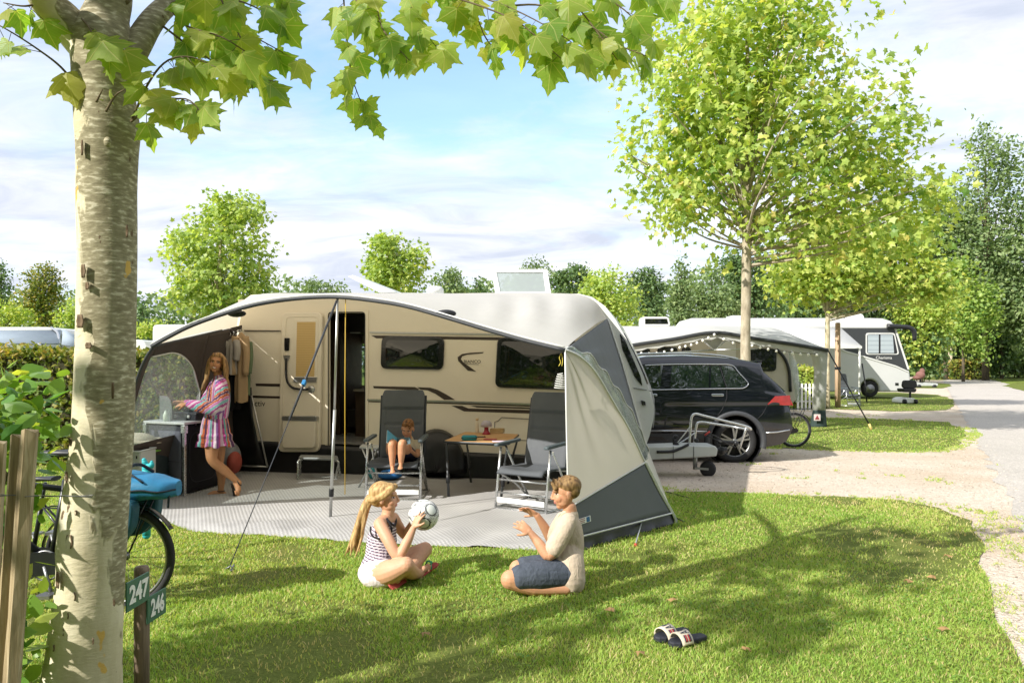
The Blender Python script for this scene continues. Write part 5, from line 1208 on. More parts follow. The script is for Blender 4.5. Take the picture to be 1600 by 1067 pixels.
garment('teal top hanging at the left end of the clothes rail',345,530,572,10,12,.5,cloth_mat('cloth_teal','#1f6f84',.9,0,None,40,.3,.1),5,'top','top',False,.04)
q=MB(); q.tube(catmull([S(346,532,.56),S(349,548,.57),S(354,562,.57),S(350,548,.555),S(348,534,.55)],4),.022,8,flat=.5); tag(q.build('red_strap',mat('red_webbing','#c2474a',.7,0,.1,20)),'red looped strap hanging among the clothes','strap')
bg_=thing('sports_bag','grey and white bag with a red end standing behind the woman\'s legs','bag',S(363,735,.5))
q=MB(); q.ell(S(357,715,.62),(.16,.16,.22),None,18,12); q.build('bag_body',mat('bag_grey','#7f8084',.7,0,.35,6,.3,30),bg_); q=MB(); q.ell(S(366,722,.66),(.09,.14,.15),None,14,10); q.build('bag_end',mat('bag_red','#a24a3e',.7,0,.15,10),bg_)
# ================================================================== cord and hanging ornament
q=MB(); q.tube([P(540,466,6.9),P(539,600,6.95),P(539,772,7.0)],.0045,5); yc=P(539,772,7.0); yc.z=max(yc.z,.03); tag(q.build('yellow_cord',mat('yellow_webbing','#c9a63a',.6)),'yellow cord hanging from the awning peak beside the pole','cord')
wc=thing('hanging_ornament','white spiral ornament on a yellow string at the right end of the awning','ornament',P(875,575,5.95))
q=MB(); 
q.tube(catmull([P(877,552,5.93),P(874,559,5.93),P(876,566,5.93),P(873,572,5.93)],4),.003,5); q.tube(catmull([P(877,552,5.93),P(879,562,5.93),P(878,572,5.93)],4),.003,5); q.build('string',mat('yellow_string','#d6c24a',.6),wc)
q=MB(); pts=[]
for i in range(110):
    t=i/109; a=t*2*PI*7; r_=.018+.032*t**.7; pts.append(P(875.5,583,5.95)+V(math.cos(a)*r_,math.sin(a)*r_,-.125*t))
q.tube(pts,.0035,5); q.build('spiral',M_pipe,wc)
# ================================================================== bicycles
M_bk=mat('bike_black','#1a1c20',.35,.2,.15,12,0,60,.5,.3); M_tyre=mat('tyre_rubber','#232324',.8,0,.2,25,.3,90); M_rim=mat('rim_alloy','#8e8f8d',.35,.8,.08,20)
def wheel(par,c,R,spk=22,m=M_tyre):
    wt=MB(); k=56; ring=lambda r_,dy=0:[c+V(math.cos(2*PI*i/k)*r_,dy,math.sin(2*PI*i/k)*r_) for i in range(k)]
    wt.tube(ring(R-.022),.022,8,closed=True,up=None); w_=wt.build('wheel',m,par)
    q=MB(); q.tube(ring(R-.050),.010,6,closed=True); q.build('rim',M_rim,w_)
    q=MB()
    for i in range(spk):
        a=2*PI*i/spk; b=a+(.45 if i%2 else -.45); q.tube([c+V(math.cos(b)*.025,.03*(1 if i%4<2 else -1),math.sin(b)*.025),c+V(math.cos(a)*(R-.052),0,math.sin(a)*(R-.052))],.0013,4)
    q.lathe([(.016,-.05),(.022,-.03),(.016,-.02),(.016,.02),(.03,.03),(.016,.05)],c,V(0,1,0),12); q.build('spokes',M_rim,w_); return w_
def make_bike(label):
    t=thing('bicycle',label,'bicycle',(0,0,0)); R=.322; h=V(0,0,R); fh=V(-1.06,0,R); bbk=V(-.44,0,.285); sc=V(-.36,0,.74); hd0=V(-.90,0,.66); hd1=V(-.86,0,.86)
    f=MB(); f.tube([bbk,sc+(sc-bbk)*.12],.02,10); f.tube([sc,hd1-V(0,0,.06)],.019,10); f.tube([bbk,hd0],.024,10); f.tube([hd0,hd1],.024,10)
    for s in (-1,1):
        f.tube([bbk+V(0,.03*s,0),h+V(0,.055*s,0)],.011,8); f.tube([sc+V(0,.02*s,0),h+V(0,.055*s,0)],.010,8); f.tube(catmull([hd0+V(0,.03*s,-.02),hd0+V(-.05,.05*s,-.14),fh+V(0,.05*s,0)],4),.014,8)
    f.build('frame',M_bk,t); wheel(t,h,R); wheel(t,fh,R)
    q=MB(); q.tube([sc,V(-.325,0,.93)],.0135,8); q.build('seat_post',M_bk,t)
    q=MB(); rows=[]
    for i in range(11):
        v=i/10; x=-.50+.27*v; wd=.022+.058*max(0,(v-.35)/.65)**1.3; rows.append([V(x,wd*math.cos(a),.955+.012*v+.022*math.sin(a)) for a in np.linspace(0,2*PI,14)[:-1]])
    q.grid(rows,0,True,closed=True); q.add(rows[0],[tuple(range(13))[::-1]]); q.add(rows[-1],[tuple(range(13))]); q.build('saddle',M_blk,t)
    q=MB(); q.tube(catmull([V(-.83,-.30,1.02),V(-.92,-.15,1.05),V(-.93,.15,1.05),V(-.83,.30,1.02)],5),.013,8); q.tube([hd1,V(-.90,0,1.04)],.015,8); q.build('handlebar',M_bk,t)
    for c,a0,a1 in ((h,30,178),(fh,-10,150)):
        q=MB(); rows=[[c+V(math.cos(rad(a))*(R+.022+.004*abs(j)),.026*j/1.0,math.sin(rad(a))*(R+.022-.006*abs(j))) for j in (-1,-.5,0,.5,1)] for a in np.linspace(a0,a1,34)]; q.grid(rows); q.build('mudguard',M_bk,t,solid=.003)
    q=MB(); q.tube([h+V(0,-.06,0),V(.18,-.05,.70)],.006,6); q.tube([h+V(0,.06,0),V(.18,.05,.70)],.006,6); q.tube([V(-.30,-.05,.71),V(.30,-.05,.71),V(.30,.05,.71),V(-.30,.05,.71)],.007,6,closed=True); q.tube([h+V(0,-.06,0),V(-.05,-.06,.71)],.005,6); q.build('rack',M_bk,t)
    q=MB(); q.tube([bbk+V(0,-.07,0),bbk+V(0,.07,0)],.015,8); k=[bbk+V(math.cos(a)*.09,-.06,math.sin(a)*.09) for a in np.linspace(0,2*PI,25)[:-1]]; q.tube(k,.006,6,closed=True); q.tube([bbk+V(0,-.07,0),bbk+V(.05,-.08,-.16)],.012,6); q.tube([bbk+V(0,.065,0),bbk+V(-.05,.08,.16)],.012,6); q.box(bbk+V(.05,-.13,-.16),(.09,.09,.02)); q.box(bbk+V(-.05,.13,.16),(.09,.09,.02)); q.build('crank',M_rim,t)
    q=MB(); q.prism(roundpoly([V(-.54,-.075,.37),V(.03,-.075,.36),V(.05,-.075,.30),V(-.02,-.075,.27),V(-.54,-.075,.22)],.05),V(0,.02,0)); q.build('chain_guard',M_bk,t)
    return t
bk=make_bike('black bicycle parked behind the plane tree carrying a blue pannier bag')
bk.location=V(rayx(192,4.53),4.53,0)
bk2=copy_tree(bk); bk2['label']='smaller black bicycle almost hidden between the plane tree trunk and the bush'; bk2.location=V(rayx(128,5.0),5.0,0); bk2.scale=(.76,.76,.76); bk['group']=bk2['group']='black bicycles behind the tree'
M_pan=mat('pannier_blue','#1f6f96',.6,0,.1,14,.25,60); M_pan2=mat('pannier_dark','#12202b',.7,0,.2,14,.2,60)
pb=thing('pannier_bag','bright blue pannier bag with a black strap on the rear rack of the bicycle','bag',bk.location+V(0,0,.72))
bo_=bk.location
q=MB(); rows=[]
for i in range(18):
    v=i/17; x=-.24+.585*v; hh=.105*(1-.45*max(0,(v-.55)/.45)**1.6)*(min(1,v*9)**.5); ww=.165*(1-.28*max(0,(v-.5)/.5)**2)*(min(1,v*9)**.5)*(min(1,(1-v)*12+.12)**.5)
    rows.append([bo_+V(x,ww*(abs(math.cos(a))**.7)*math.copysign(1,math.cos(a)),.785-.03*v-.012*v+hh*.78*(abs(math.sin(a))**.8)*math.copysign(1,math.sin(a))+.004*math.sin(x*40)) for a in np.linspace(0,2*PI,21)[:-1]])
q.grid(rows,0,True,closed=True); q.add(rows[0],[tuple(range(20))[::-1]]); q.add(rows[-1],[tuple(range(20))]); q.build('bag_top',M_pan,pb)
q=MB(); q.tube([r[11 if False else 10]+V(0,-.004,.0) for r in rows[1:]],.006,5); q.tube([r[0]+V(0,.004,0) for r in rows[1:]],.006,5); q.build('zip',M_pan2,pb)
for s in (-1,1):
    q=MB(); q.prism(roundpoly([bo_+V(-.24,s*.10,.71),bo_+V(.17,s*.10,.70),bo_+V(.15,s*.10,.52),bo_+V(.06,s*.10,.43),bo_+V(-.22,s*.10,.40)],.06,5),V(0,s*.10,0)); q.build('side_bag',mat('pannier_teal','#154c5c',.65,0,.12,14,.25,60),pb,bevel=.025,seg=3)
q=MB(); q.tube(catmull([bo_+V(.03,-.13,.83),bo_+V(.07,-.05,.885),bo_+V(.09,.04,.885),bo_+V(.13,.12,.83)],4),.010,6); q.tube(catmull([bo_+V(.02,-.1,.86),bo_+V(.12,-.14,.85),bo_+V(.2,-.15,.80)],4),.006,6); q.build('strap',M_pan2,pb)
q=MB(); q.tube(catmull([bo_+V(.315,-.06,.74),bo_+V(.32,-.08,.70),bo_+V(.315,-.08,.64)],3),.007,6); q.build('buckle_strap',M_pan2,pb)
q=MB(); c=P(229,733,5.6); q.chain([(c+V(-.01,0,-.09),.02),(c+V(0,0,-.03),.035),(c+V(-.01,.01,.02),.028),(c+V(-.02,0,.07),.016)],4,10); q.chain([(c+V(0,0,.01),.03),(c+V(.035,0,.03),.024),(c+V(.04,0,.055),.012)],4,10); q.chain([(c+V(-.01,0,-.09),.02),(c+V(0,.0,-.25),.025),(c+V(0,.0,-.5),.03)],4,10)
q.s=[True]*len(q.s); c0_=c.copy(); tag(q.build('rain_cover',mat('turquoise_cloth','#2aa9b0',.6,0,.12,14,.3,40)),'turquoise cloth draped on a peg between bicycle and crate','cloth')
# ================================================================== slide sandals and fallen leaves
M_sole=mat('slide_sole','#23252f',.7,0,.12,20,.3,90); M_band=mat('slide_band','#cfc4b0',.7,0,.05,20); M_navy=mat('slide_navy','#1f2740',.6); M_red=mat('slide_red','#a03030',.6)
def slide(label,o,ang,s=1):
    t=thing('slide_sandal',label,'sandal',o,'slide sandals left on the lawn'); R_=Matrix.Rotation(ang,3,'Z'); L=.25
    q=MB(); rows=[]
    out=[(-.118,.0),(-.11,.028),(-.07,.036),(-.02,.036),(.05,.045),(.09,.043),(.118,.025),(.128,0),(.118,-.022),(.09,-.040),(.05,-.042),(-.02,-.034),(-.07,-.034),(-.11,-.027)]
    q.prism([o+R_@V(x,y,.004) for x,y in out],V(0,0,.030)); q.build('sole',M_sole,t,bevel=.008,seg=3)
    rows=[]
    for i in range(5):
        x=.005+.075*i/4; rows.append([o+R_@V(x+.006*math.sin(a),.050*math.cos(a)*(1+.08*(i/4)),.018+.058*math.sin(a)*(1-.12*i/4)) for a in np.linspace(0,PI,19)])
    q=MB(); q.grid(rows); bd=q.build('band',M_band,t,solid=.006)
    # lettering across the band, reading from one side to the other, and the red piped stripes
    def bandp(x,a,lift=.0045): return o+R_@V(x,(.052+lift)*math.cos(a),.018+(.055+lift)*math.sin(a))
    stx=.020; hgt=.036
    def patch(name,quads,m):
        q=MB()
        for pl in quads:
            rows=[]
            (xa0,aa0),(xa1,aa1),(xb1,ab1),(xb0,ab0)=pl
            for i in range(6):
                u=i/5; rows.append([bandp(xa0+(xb0-xa0)*u,aa0+(ab0-aa0)*u),bandp(xa1+(xb1-xa1)*u,aa1+(ab1-aa1)*u)])
            q.grid(rows)
        q.build(name,m,bd,solid=.001)
    D_=lambda a: rad(a if a<64 else 60+(a-67)*.765)
    x0,x1=.017,.068
    # letters F I L A laid out over the arch; angle runs across the foot
    def bar_(xa,xb,a,b): return ((xa,D_(a)),(xb,D_(a)),(xb,D_(b)),(xa,D_(b)))
    patch('letter_f',[bar_(x0,x1,148,143),bar_(x1-.008,x1,143,131),bar_(x0+.017,x0+.024,143,134)],M_navy)
    patch('letter_i',[bar_(x0,x1,127,121)],M_navy)
    patch('letter_l',[bar_(x0,x1,116,110),bar_(x0,x0+.009,110,98)],M_navy)
    patch('letter_a',[((x0,D_(96)),(x0+.0,D_(91)),(x1,D_(80)),(x1,D_(85))),((x0,D_(72)),(x0,D_(67)),(x1,D_(80)),(x1,D_(85))),bar_(x0+.010,x0+.017,90,73)],M_navy)
    patch('stripe',[bar_(.020,.027,54,18),bar_(.056,.063,54,18)],M_navy); patch('stripe',[bar_(.028,.038,54,18),bar_(.045,.055,54,18)],M_red); return t
slide('nearer slide sandal of the pair, resting across the other sandal on the grass',G(1075,1011)+V(0,0,.020),rad(208)); slide('farther slide sandal of the pair, partly covered by the nearer one',G(1050,1002)+V(0,0,.020),rad(214))
M_dl=mat('dry_leaf','#94764c',.8,0,.25,30)
for k,(x,y,lab) in enumerate(((1478,995,'brown fallen leaf on the lawn near the gravel edge'),(1462,910,'fallen leaf on the lawn right of centre in the sunny patch'),(1420,915,'curled brown leaf lying in the sunny patch of grass'),(995,1030,'pale fallen leaf on the shaded grass left of the sandals'),(1160,1026,'pale dry leaf on the grass right of the sandals'),(1053,948,'fallen leaf on the shaded lawn above the sandals'),(960,962,'small dry leaf on the shaded grass behind the kneeling boy'),(1480,875,'brown leaf in the grass by the far lawn edge'),(660,1000,'dry leaf on the grass below the girl'))):
    o=G(x,y)+V(0,0,.045); v,f=TPL['star']; R_=Matrix.Rotation(k*1.3,3,'Z')@Matrix.Rotation(.35,3,'X'); q=MB(); q.add([o+R_@Vector((a*.055,b*.055,c*.12+.008*math.sin(a*6))) for a,b,c in v],[tuple(t) for t in f]); tag(q.build('fallen_leaf',M_dl,solid=.0012),lab,'leaf','fallen leaves on the lawn')
# ================================================================== people
M_skin=attr_mat('skin',.55,.12,.08,300); M_hair=attr_mat('hair',.5,0,.5,160,spec=.3); M_cl=attr_mat('printed_cloth',.85,0,0,260,spec=.2)
for m_,sc_,st_,dd_ in ((M_cl,(16,16,10),.55,.03),(M_hair,(95,95,12),.7,.012)):
    b_=m_.node_tree.nodes['Principled BSDF']; [m_.node_tree.links.remove(l) for l in list(b_.inputs['Normal'].links)]; bump(m_.node_tree,b_,noise_(m_.node_tree,mapping(m_.node_tree,objco(m_.node_tree),sc_),1.0,4,.6,.6),st_,dd_)
def hexl(h): return np.array(srgb(h)[:3])
def vn3(co,sc,seed=0):
    out=np.empty(len(co)); 
    for i,(x,y,z) in enumerate(co*sc): out[i]=noise.noise((x+seed,y,z))
    return out
def hframe(f,u):
    f=Vector(f).normalized(); u=Vector(u); l=u.cross(f).normalized(); u=f.cross(l); return f,l,u
def head(mb,c,f,u,s):
    f,l,u=hframe(f,u); R=Matrix((f,l,u)).transposed(); c=Vector(c)
    def e(a,b,d,r): mb.ell(c+f*a*s+l*b*s+u*d*s,tuple(x*s for x in r),R,18,12)
    e(-.014,0,.030,(.094,.075,.084)); e(.022,0,-.030,(.068,.060,.078)); e(.052,0,-.090,(.024,.028,.020)); e(.070,0,.024,(.020,.052,.016))
    for b in (-1,1):
        e(.052,.036*b,-.028,(.032,.026,.032)); e(-.010,.078*b,-.012,(.017,.010,.027)); e(.030,.040*b,-.062,(.036,.016,.026))
    mb.chain([(c+f*.088*s+u*.010*s,.009*s),(c+f*.097*s-u*.012*s,.009*s),(c+f*.103*s-u*.026*s,.0105*s)],3,10)
    e(.096,0,-.032,(.012,.017,.009)); e(.080,0,-.055,(.012,.022,.006)); e(.079,0,-.065,(.012,.018,.006))
def face_paint(co,col,c,f,u,s,skin,browc,lipc='#b4736a',smile=0):
    f,l,u=hframe(f,u); d=(co-np.array(c))/s; a=d@np.array(f); b=d@np.array(l); w=d@np.array(u); near=(np.abs(a)<.14)&(np.abs(b)<.11)&(np.abs(w)<.13)
    ch=near&(((np.abs(b)-.042)/.028)**2+((w+.03)/.022)**2<1)&(a>.03); col[ch]=col[ch]*.75+hexl('#d98d72')*.25
    nz=near&(a>.1)&(w<-.015)&(w>-.04); col[nz]=col[nz]*.85+hexl('#cf8468')*.15
    br=near&(a>.05)&(np.abs(np.abs(b)-.031)<.018)&(np.abs(w-.022+.010*((np.abs(b)-.031)/.02)**2)<.0045); col[br]=hexl(browc)
    ey=near&(a>.045)&(((np.abs(b)-.031)/.0125)**2+((w-.002)/.0055)**2<1); col[ey]=hexl('#cfc4bb')
    lid=near&(a>.045)&(((np.abs(b)-.031)/.0155)**2+((w-.004)/.0075)**2<1)&~ey&(w>.001); col[lid]=hexl('#5a4034')
    ir=near&(a>.045)&(((np.abs(b)-.031)/.0070)**2+((w-.002)/.0065)**2<1); col[ir]=hexl('#3a2c22')
    lp=near&(a>.06)&((b/.026)**2+((w+.060-smile*8*b*b)/.011)**2<1); col[lp]=hexl(lipc)
    if smile>1: 
        tt=near&(a>.06)&((b/.019)**2+((w+.060-smile*8*b*b)/.0055)**2<1); col[tt]=hexl('#e9e2da')
    return col
def hand(mb,w,d,n,s=.85,curl=.3,spread=1,thumb=1):
    w=Vector(w); d=Vector(d).normalized(); n=Vector(n); n=(n-d*n.dot(d)).normalized(); a=d.cross(n).normalized(); R=Matrix((d,a,n)).transposed()
    mb.ell(w+d*.044*s,(.050*s,.038*s,.0145*s),R,14,10); mb.chain([(w-d*.01,.022*s),(w+d*.02*s,.021*s)],3,10)
    for i,L in enumerate((.060,.070,.066,.050)):
        k=(i-1.5)*thumb*-1; b=w+d*(.080-.006*abs(i-1.3))*s+a*k*.0195*s; dd=(d+a*k*.13*spread).normalized(); pts=[(b-dd*.02*s,.0095*s)]; p=b; ang=0
        for j,fr in enumerate((.45,.32,.23)):
            ang+=curl*(.55+.12*i)*(1.0 if j else .6); v=dd*math.cos(ang)+n*math.sin(ang); p=p+v*L*fr*s*1.05; pts.append((p,(.0088-.0009*j)*s))
        mb.chain(pts,3,8)
    t0=w+d*.025*s+a*thumb*.026*s; td=(d*.62+a*thumb*.72+n*.35).normalized(); t1=t0+td*.035*s; t2=t1+(td+d*.4+n*.3*curl).normalized()*.030*s
    mb.chain([(t0,.013*s),(t1,.0105*s),(t2,.0085*s)],3,8)
def foot(mb,ankle,toe,up=(0,0,1),s=.85,heel=.035):
    ankle=Vector(ankle);toe=Vector(toe); d=(toe-ankle); u=Vector(up); fl=(d-u*d.dot(u)).normalized(); a=u.cross(fl)
    hl=ankle-fl*heel*s-u*.035*s; mb.chain([(ankle,.034*s),(hl+fl*.01*s,.030*s)],3,10); R=Matrix((fl,a,u)).transposed()
    mb.chain([(hl,.028*s),(ankle.lerp(toe,.5)+u*.002,.032*s),(toe-fl*.02*s,.027*s)],4,10)
    mb.ell(toe-fl*.025*s,(.05*s,.042*s,.018*s),R,14,8)
    for i in range(5):
        b=toe+a*(i-2)*.0165*s-fl*(.004*abs(i-1)*s); mb.chain([(b-fl*.02*s,.010*s),(b+fl*(.012-.003*abs(i-1))*s,(.0115 if i==(0) else .0085)*s)],2,8)
def skincol(base,co,seed=0): 
    b=hexl(base); k=1+.05*vn3(co,14,seed)[:,None]+.04*vn3(co,50,seed)[:,None]; return np.clip(b[None]*k,0,1)
def haircol(a,b_,co,seed=0,ax=None):
    sc=np.array([70,70,14]) if ax is None else np.array(ax); t=np.clip(.5+.9*vn3(co*sc,1,seed),0,1)[:,None]; return hexl(a)[None]*(1-t)+hexl(b_)[None]*t
def lock(mb,pts,r0,r1,n=9,wave=.0,seed=0,k=1,sp=.01):
    r=random.Random(seed)
    for i in range(k):
        o=V(r.uniform(-sp,sp),r.uniform(-sp,sp),r.uniform(-sp,sp)*.5); q=[]
        for j,p in enumerate(pts):
            t=j/(len(pts)-1); q.append((Vector(p)+o*(1+2.2*t)+V(r.uniform(-1,1),r.uniform(-1,1),0)*wave*t,r0+(r1-r0)*t))
        mb.chain(q,4,n)
# ------------------------------------------------------------------ girl
def person(name,label,body_mb,voxel,colfn,group=None):
    o=flesh(name,body_mb,voxel,M_skin,None,2,colfn); return tag(o,label,'person',group)
B=MB(); gY=5.12
B.chain([(P(588,894,5.08),.110),(P(593,869,5.10),.090),(P(597,841,5.12),.097),(P(600,823,5.13),.078),(P(605,809,5.14),.046),(P(607,797,5.14),.043)],5,20)
B.chain([(P(594,818,5.03),.043),(P(604,813,5.14),.055),(P(614,809,5.25),.042)],4,14)
B.chain([(P(593.5,819,5.02),.045),(P(607,844,4.94),.041),(P(622,868,4.90),.034),(P(636,846,4.93),.033),(P(645.5,826,4.97),.022)],5,14)
B.chain([(P(615,810,5.25),.043),(P(625,826,5.33),.038),(P(634,836,5.36),.033),(P(639,826,5.29),.028),(P(643.5,817,5.22),.021)],5,14)
hand(B,P(646,825,4.97),(.42,.20,1),(.75,.75,-.1),.86,.30,1.5,-1); hand(B,P(644,816,5.22),(.55,-.15,.8),(.8,-.5,-.1),.84,.35,1.2,1)
B.chain([(P(585,897,5.00),.092),(P(610,893,4.88),.082),(P(634,883,4.84),.058)],5,16); B.chain([(P(634,883,4.84),.057),(P(643,893,4.97),.052),(P(653,896,5.13),.034)],5,14)
foot(B,P(653,896,5.13),P(668,884,5.2),V(-.6,-.65,.35).normalized(),.78)
B.chain([(P(599,893,5.17),.090),(P(632,875,5.27),.076),(P(664,858,5.33),.054)],5,16); B.chain([(P(664,858,5.33),.053),(P(649,878,5.20),.050),(P(631,899,5.0),.033)],5,14)
foot(B,P(631,899,5.0),P(615.5,907,4.90),V(.25,-.75,.6).normalized(),.78)
gc,gf,gu,gs=P(601.5,777,5.14),V(1,-.04,.05),V(-.03,0,1),.93
head(B,gc,gf,gu,gs)
def gcol(co):
    c=skincol('#c99a7b',co,1); return face_paint(co,c,gc,gf,gu,gs,None,'#a58455',smile=.7)
girl=person('person','blond girl in striped tank top and white shorts sitting cross-legged holding the ball',B,.0046,gcol)
f_,l_,u_=hframe(gf,gu)
H=MB(); Rh=Matrix((f_,l_,u_)).transposed(); H.ell(gc-f_*.024+u_*.036,(.090,.077,.080),Rh,20,14); H.ell(gc-f_*.045+u_*.005,(.068,.074,.07),Rh,20,14); H.ell(gc+f_*.03+u_*.062,(.052,.060,.040),Rh,16,10)
for b in (-1,1): lock(H,[gc+f_*.062+l_*.046*b+u_*.07,gc+f_*.02+l_*.074*b+u_*.035,gc-f_*.05+l_*.07*b+u_*.0,gc-f_*.10+l_*.02*b+u_*.0],.020,.018,8,.0,3,3,.008)
lock(H,[P(578,779,5.14),P(572,790,5.13),P(565,808,5.11),P(561,828,5.10),P(556,848,5.09),P(551,864,5.08)],.024,.004,8,.016,7,13,.013)
H.ell(P(577.5,780,5.14),(.022,.026,.026),None,12,8)
flesh('hair',H,.0046,M_hair,girl,1,lambda co:haircol('#957143','#cfae78',co,2))
T=MB(); T.chain([(P(589,886,5.08),.113),(P(593,869,5.10),.101),(P(597,842,5.12),.105),(P(600,828,5.13),.088)],5,20)
T.chain([(P(608,829,5.08),.030),(P(603,813.5,5.085),.020),(P(592,818,5.085),.022),(P(587,832,5.10),.03)],5,10); T.chain([(P(612,827,5.17),.030),(P(610,810,5.20),.018),(P(600,814,5.20),.020),(P(592,830,5.17),.03)],5,10)
def tcol(co):
    z=co[:,2]+.18*(co[:,0]+.9)+.006*vn3(co,9); k=(z/.0185)%1; w_=hexl('#d9cfd6'); d_=hexl('#4a3650'); t=(k<.42)[:,None]; return np.where(t,d_[None],w_[None])
flesh('tank_top',T,.005,M_cl,girl,2,tcol)
q=MB(); q.tube(catmull([P(579,823,5.03),P(580,834,5.0),P(588,840.5,4.99),P(598,840,5.0),P(611,831,5.02),P(610,820,5.03),P(602,810.5,5.05)],5),.0065,6); q.build('armhole_trim',mat('black_trim','#1c1a1e',.8),girl)
q=MB(); q.tube(catmull([P(604,809.5,5.055),P(611,817,5.05),P(617,821,5.10),P(619,812,5.18),P(616,806,5.22)],5),.0065,6); q.build('neck_trim',mat('black_trim','#1c1a1e',.8),girl)
S_=MB(); S_.ell(P(586,894,5.08),(.118,.135,.095),None,20,12); S_.ell(P(590,882,5.08),(.114,.12,.07),None,20,12); S_.chain([(P(585,898,5.0),.098),(P(603,895,4.92),.092)],4,18); S_.chain([(P(599,893,5.17),.095),(P(616,884,5.22),.086)],4,18); S_.ell(P(578,904,5.0),(.06,.06,.05),None,14,8)
flesh('shorts',S_,.006,M_cl,girl,2,lambda co:np.clip(hexl('#d9cdd0')[None]*(1+.06*vn3(co,30)[:,None]),0,1))
M_ff=mat('flip_flop_red','#a8443f',.7,0,.08,20); M_grn=mat('strap_green','#2f9a6c',.5)
def flip(name,c,d,u,L=.185,W_=.036,st=True,par=None):
    d=Vector(d).normalized(); u=Vector(u); u=(u-d*u.dot(d)).normalized(); a=u.cross(d); c=Vector(c)
    q=MB(); out=[(-.5,0),(-.46,.7),(-.2,.8),(.1,.9),(.35,1.15),(.47,.8),(.5,0),(.46,-.8),(.3,-1.05),(.1,-.9),(-.2,-.75),(-.46,-.7)]; q.prism([c+d*x*L+a*y*W_ for x,y in out],u*.014); o=q.build(name,M_ff,par,bevel=.004)
    if st:
        q=MB(); q.tube(catmull([c+d*.02*L+a*W_*.95+u*.014,c+d*.18*L+a*W_*.5+u*.055,c+d*.30*L+u*.030],4),.006,6); q.tube(catmull([c+d*.02*L-a*W_*.95+u*.014,c+d*.18*L-a*W_*.5+u*.055,c+d*.30*L+u*.030],4),.006,6); q.build('strap',M_grn,o)
upn=V(-.6,-.65,.35).normalized(); flip('flip_flop',(P(661,889.5,5.17)-upn*.052),P(668,884,5.2)-P(653,896,5.13),upn,par=girl)
upf=V(.25,-.75,.6).normalized(); flip('flip_flop',(P(623,904,4.94)+V(.0,-.035,-.012)),P(615.5,907,4.90)-P(631,899,5.0),-upf,.17,.036,False,girl)
# ------------------------------------------------------------------ football
bc=P(662,804,5.10); BR=.106
bt=MB(); bt.ell((0,0,0),(BR,BR,BR),None,110,72); me=bt.mesh('football')
co=np.array(bt.v); dn=norm(co); ph=(1+5**.5)/2
ico=norm(np.array([(0,a,b*ph) for a in(-1,1) for b in(-1,1)]+[(a,b*ph,0) for a in(-1,1) for b in(-1,1)]+[(b*ph,0,a) for a in(-1,1) for b in(-1,1)],float))
Rb=np.array(Matrix.Rotation(.75,3,'Z')@Matrix.Rotation(.5,3,'X')); ico=ico@Rb.T
th=np.arccos(np.clip(dn@ico.T,-1,1)); srt=np.sort(th,1); m1=srt[:,0]; m2=srt[:,1]; idx=th.argmin(1)
c=np.ones((len(co),4)); c[:,:3]=hexl('#dcdcda'); side=np.sin(3*np.arctan2((dn@np.array([.3,.5,.8])),(dn@np.array([.7,-.6,.2])))+idx)
ring=np.abs(m1-.40)<(.034+.022*side); c[ring,:3]=hexl('#2b2f33'); inn=(m1<.36); c[inn,:3]=hexl('#d6d9d2'); ln=(np.abs(m1-m2)<.018)&(m1>.44); c[ln,:3]=hexl('#75797a'); arc=(np.abs(m1-.50)<.014)&(side>.1); c[arc,:3]=hexl('#3c4145')
a=me.attributes.new('Col','FLOAT_COLOR','POINT'); a.data.foreach_set('color',c.astype(np.float32).ravel()); me.materials.append(attr_mat('ball_skin',.35,0,.1,90))
bo=bpy.data.objects.new('football',me); COL.objects.link(bo); bo.location=bc; tag(bo,'white football with dark ringed panels held in the girl\'s hands','ball')
# ------------------------------------------------------------------ kneeling boy
B=MB()
B.chain([(P(889,893,4.98),.112),(P(888,868,5.0),.094),(P(886,838,5.0),.100),(P(888,818,5.01),.082),(P(890.5,803,5.02),.050),(P(890,793,5.02),.046)],5,20)
B.chain([(P(888,815,4.89),.045),(P(887,811,5.02),.058),(P(880,811,5.15),.045)],4,14)
B.chain([(P(888,816,4.88),.046),(P(874,843,4.83),.042),(P(858,868,4.80),.036),(P(843,850,4.83),.034),(P(830,833,4.86),.023)],5,14)
B.chain([(P(879,812,5.16),.046),(P(870,830,5.22),.042),(P(862,843,5.26),.036),(P(850,822,5.23),.033),(P(839,805,5.2),.023)],5,14)
hand(B,P(830,833,4.86),(-.85,.12,.68),(-.35,.85,-.35),.92,.55,1.0,1); hand(B,P(839,805,5.2),(-.85,-.1,.52),(-.45,-.6,-.55),.92,.35,1.0,-1)
B.chain([(P(886,897,4.91),.084),(P(840,899,4.785),.078),(P(797,905,4.73),.062)],5,16); B.chain([(P(797,906,4.73),.060),(P(835,917,4.75),.055),(P(885,920,4.78),.036)],5,14)
B.chain([(P(885,919,4.79),.036),(P(893,917,4.80),.033),(P(904,914,4.83),.024)],4,10)
for i in range(5): B.chain([(P(900,914+i*.8,4.80+i*.014),.010),(P(907,912.5+i*1.3,4.80+i*.016),.0085)],2,8)
B.chain([(P(886,892,5.14),.094),(P(845,888,5.14),.080),(P(809,888,5.12),.060)],5,16); B.chain([(P(809,890,5.12),.058),(P(845,893,5.10),.052),(P(890,894,5.08),.036)],5,14)
kc,kf,ku,ksz=P(884,769.5,5.02),V(-1,-.06,-.10),V(-.08,0,1),.97
head(B,kc,kf,ku,ksz)
boy=person('person','boy with short hair in beige t-shirt and denim shorts kneeling with raised hands',B,.0048,lambda co:face_paint(co,skincol('#c4916f',co,2),kc,kf,ku,ksz,None,'#8a6a45',smile=.5))
f_,l_,u_=hframe(kf,ku); Rh=Matrix((f_,l_,u_)).transposed(); H=MB()
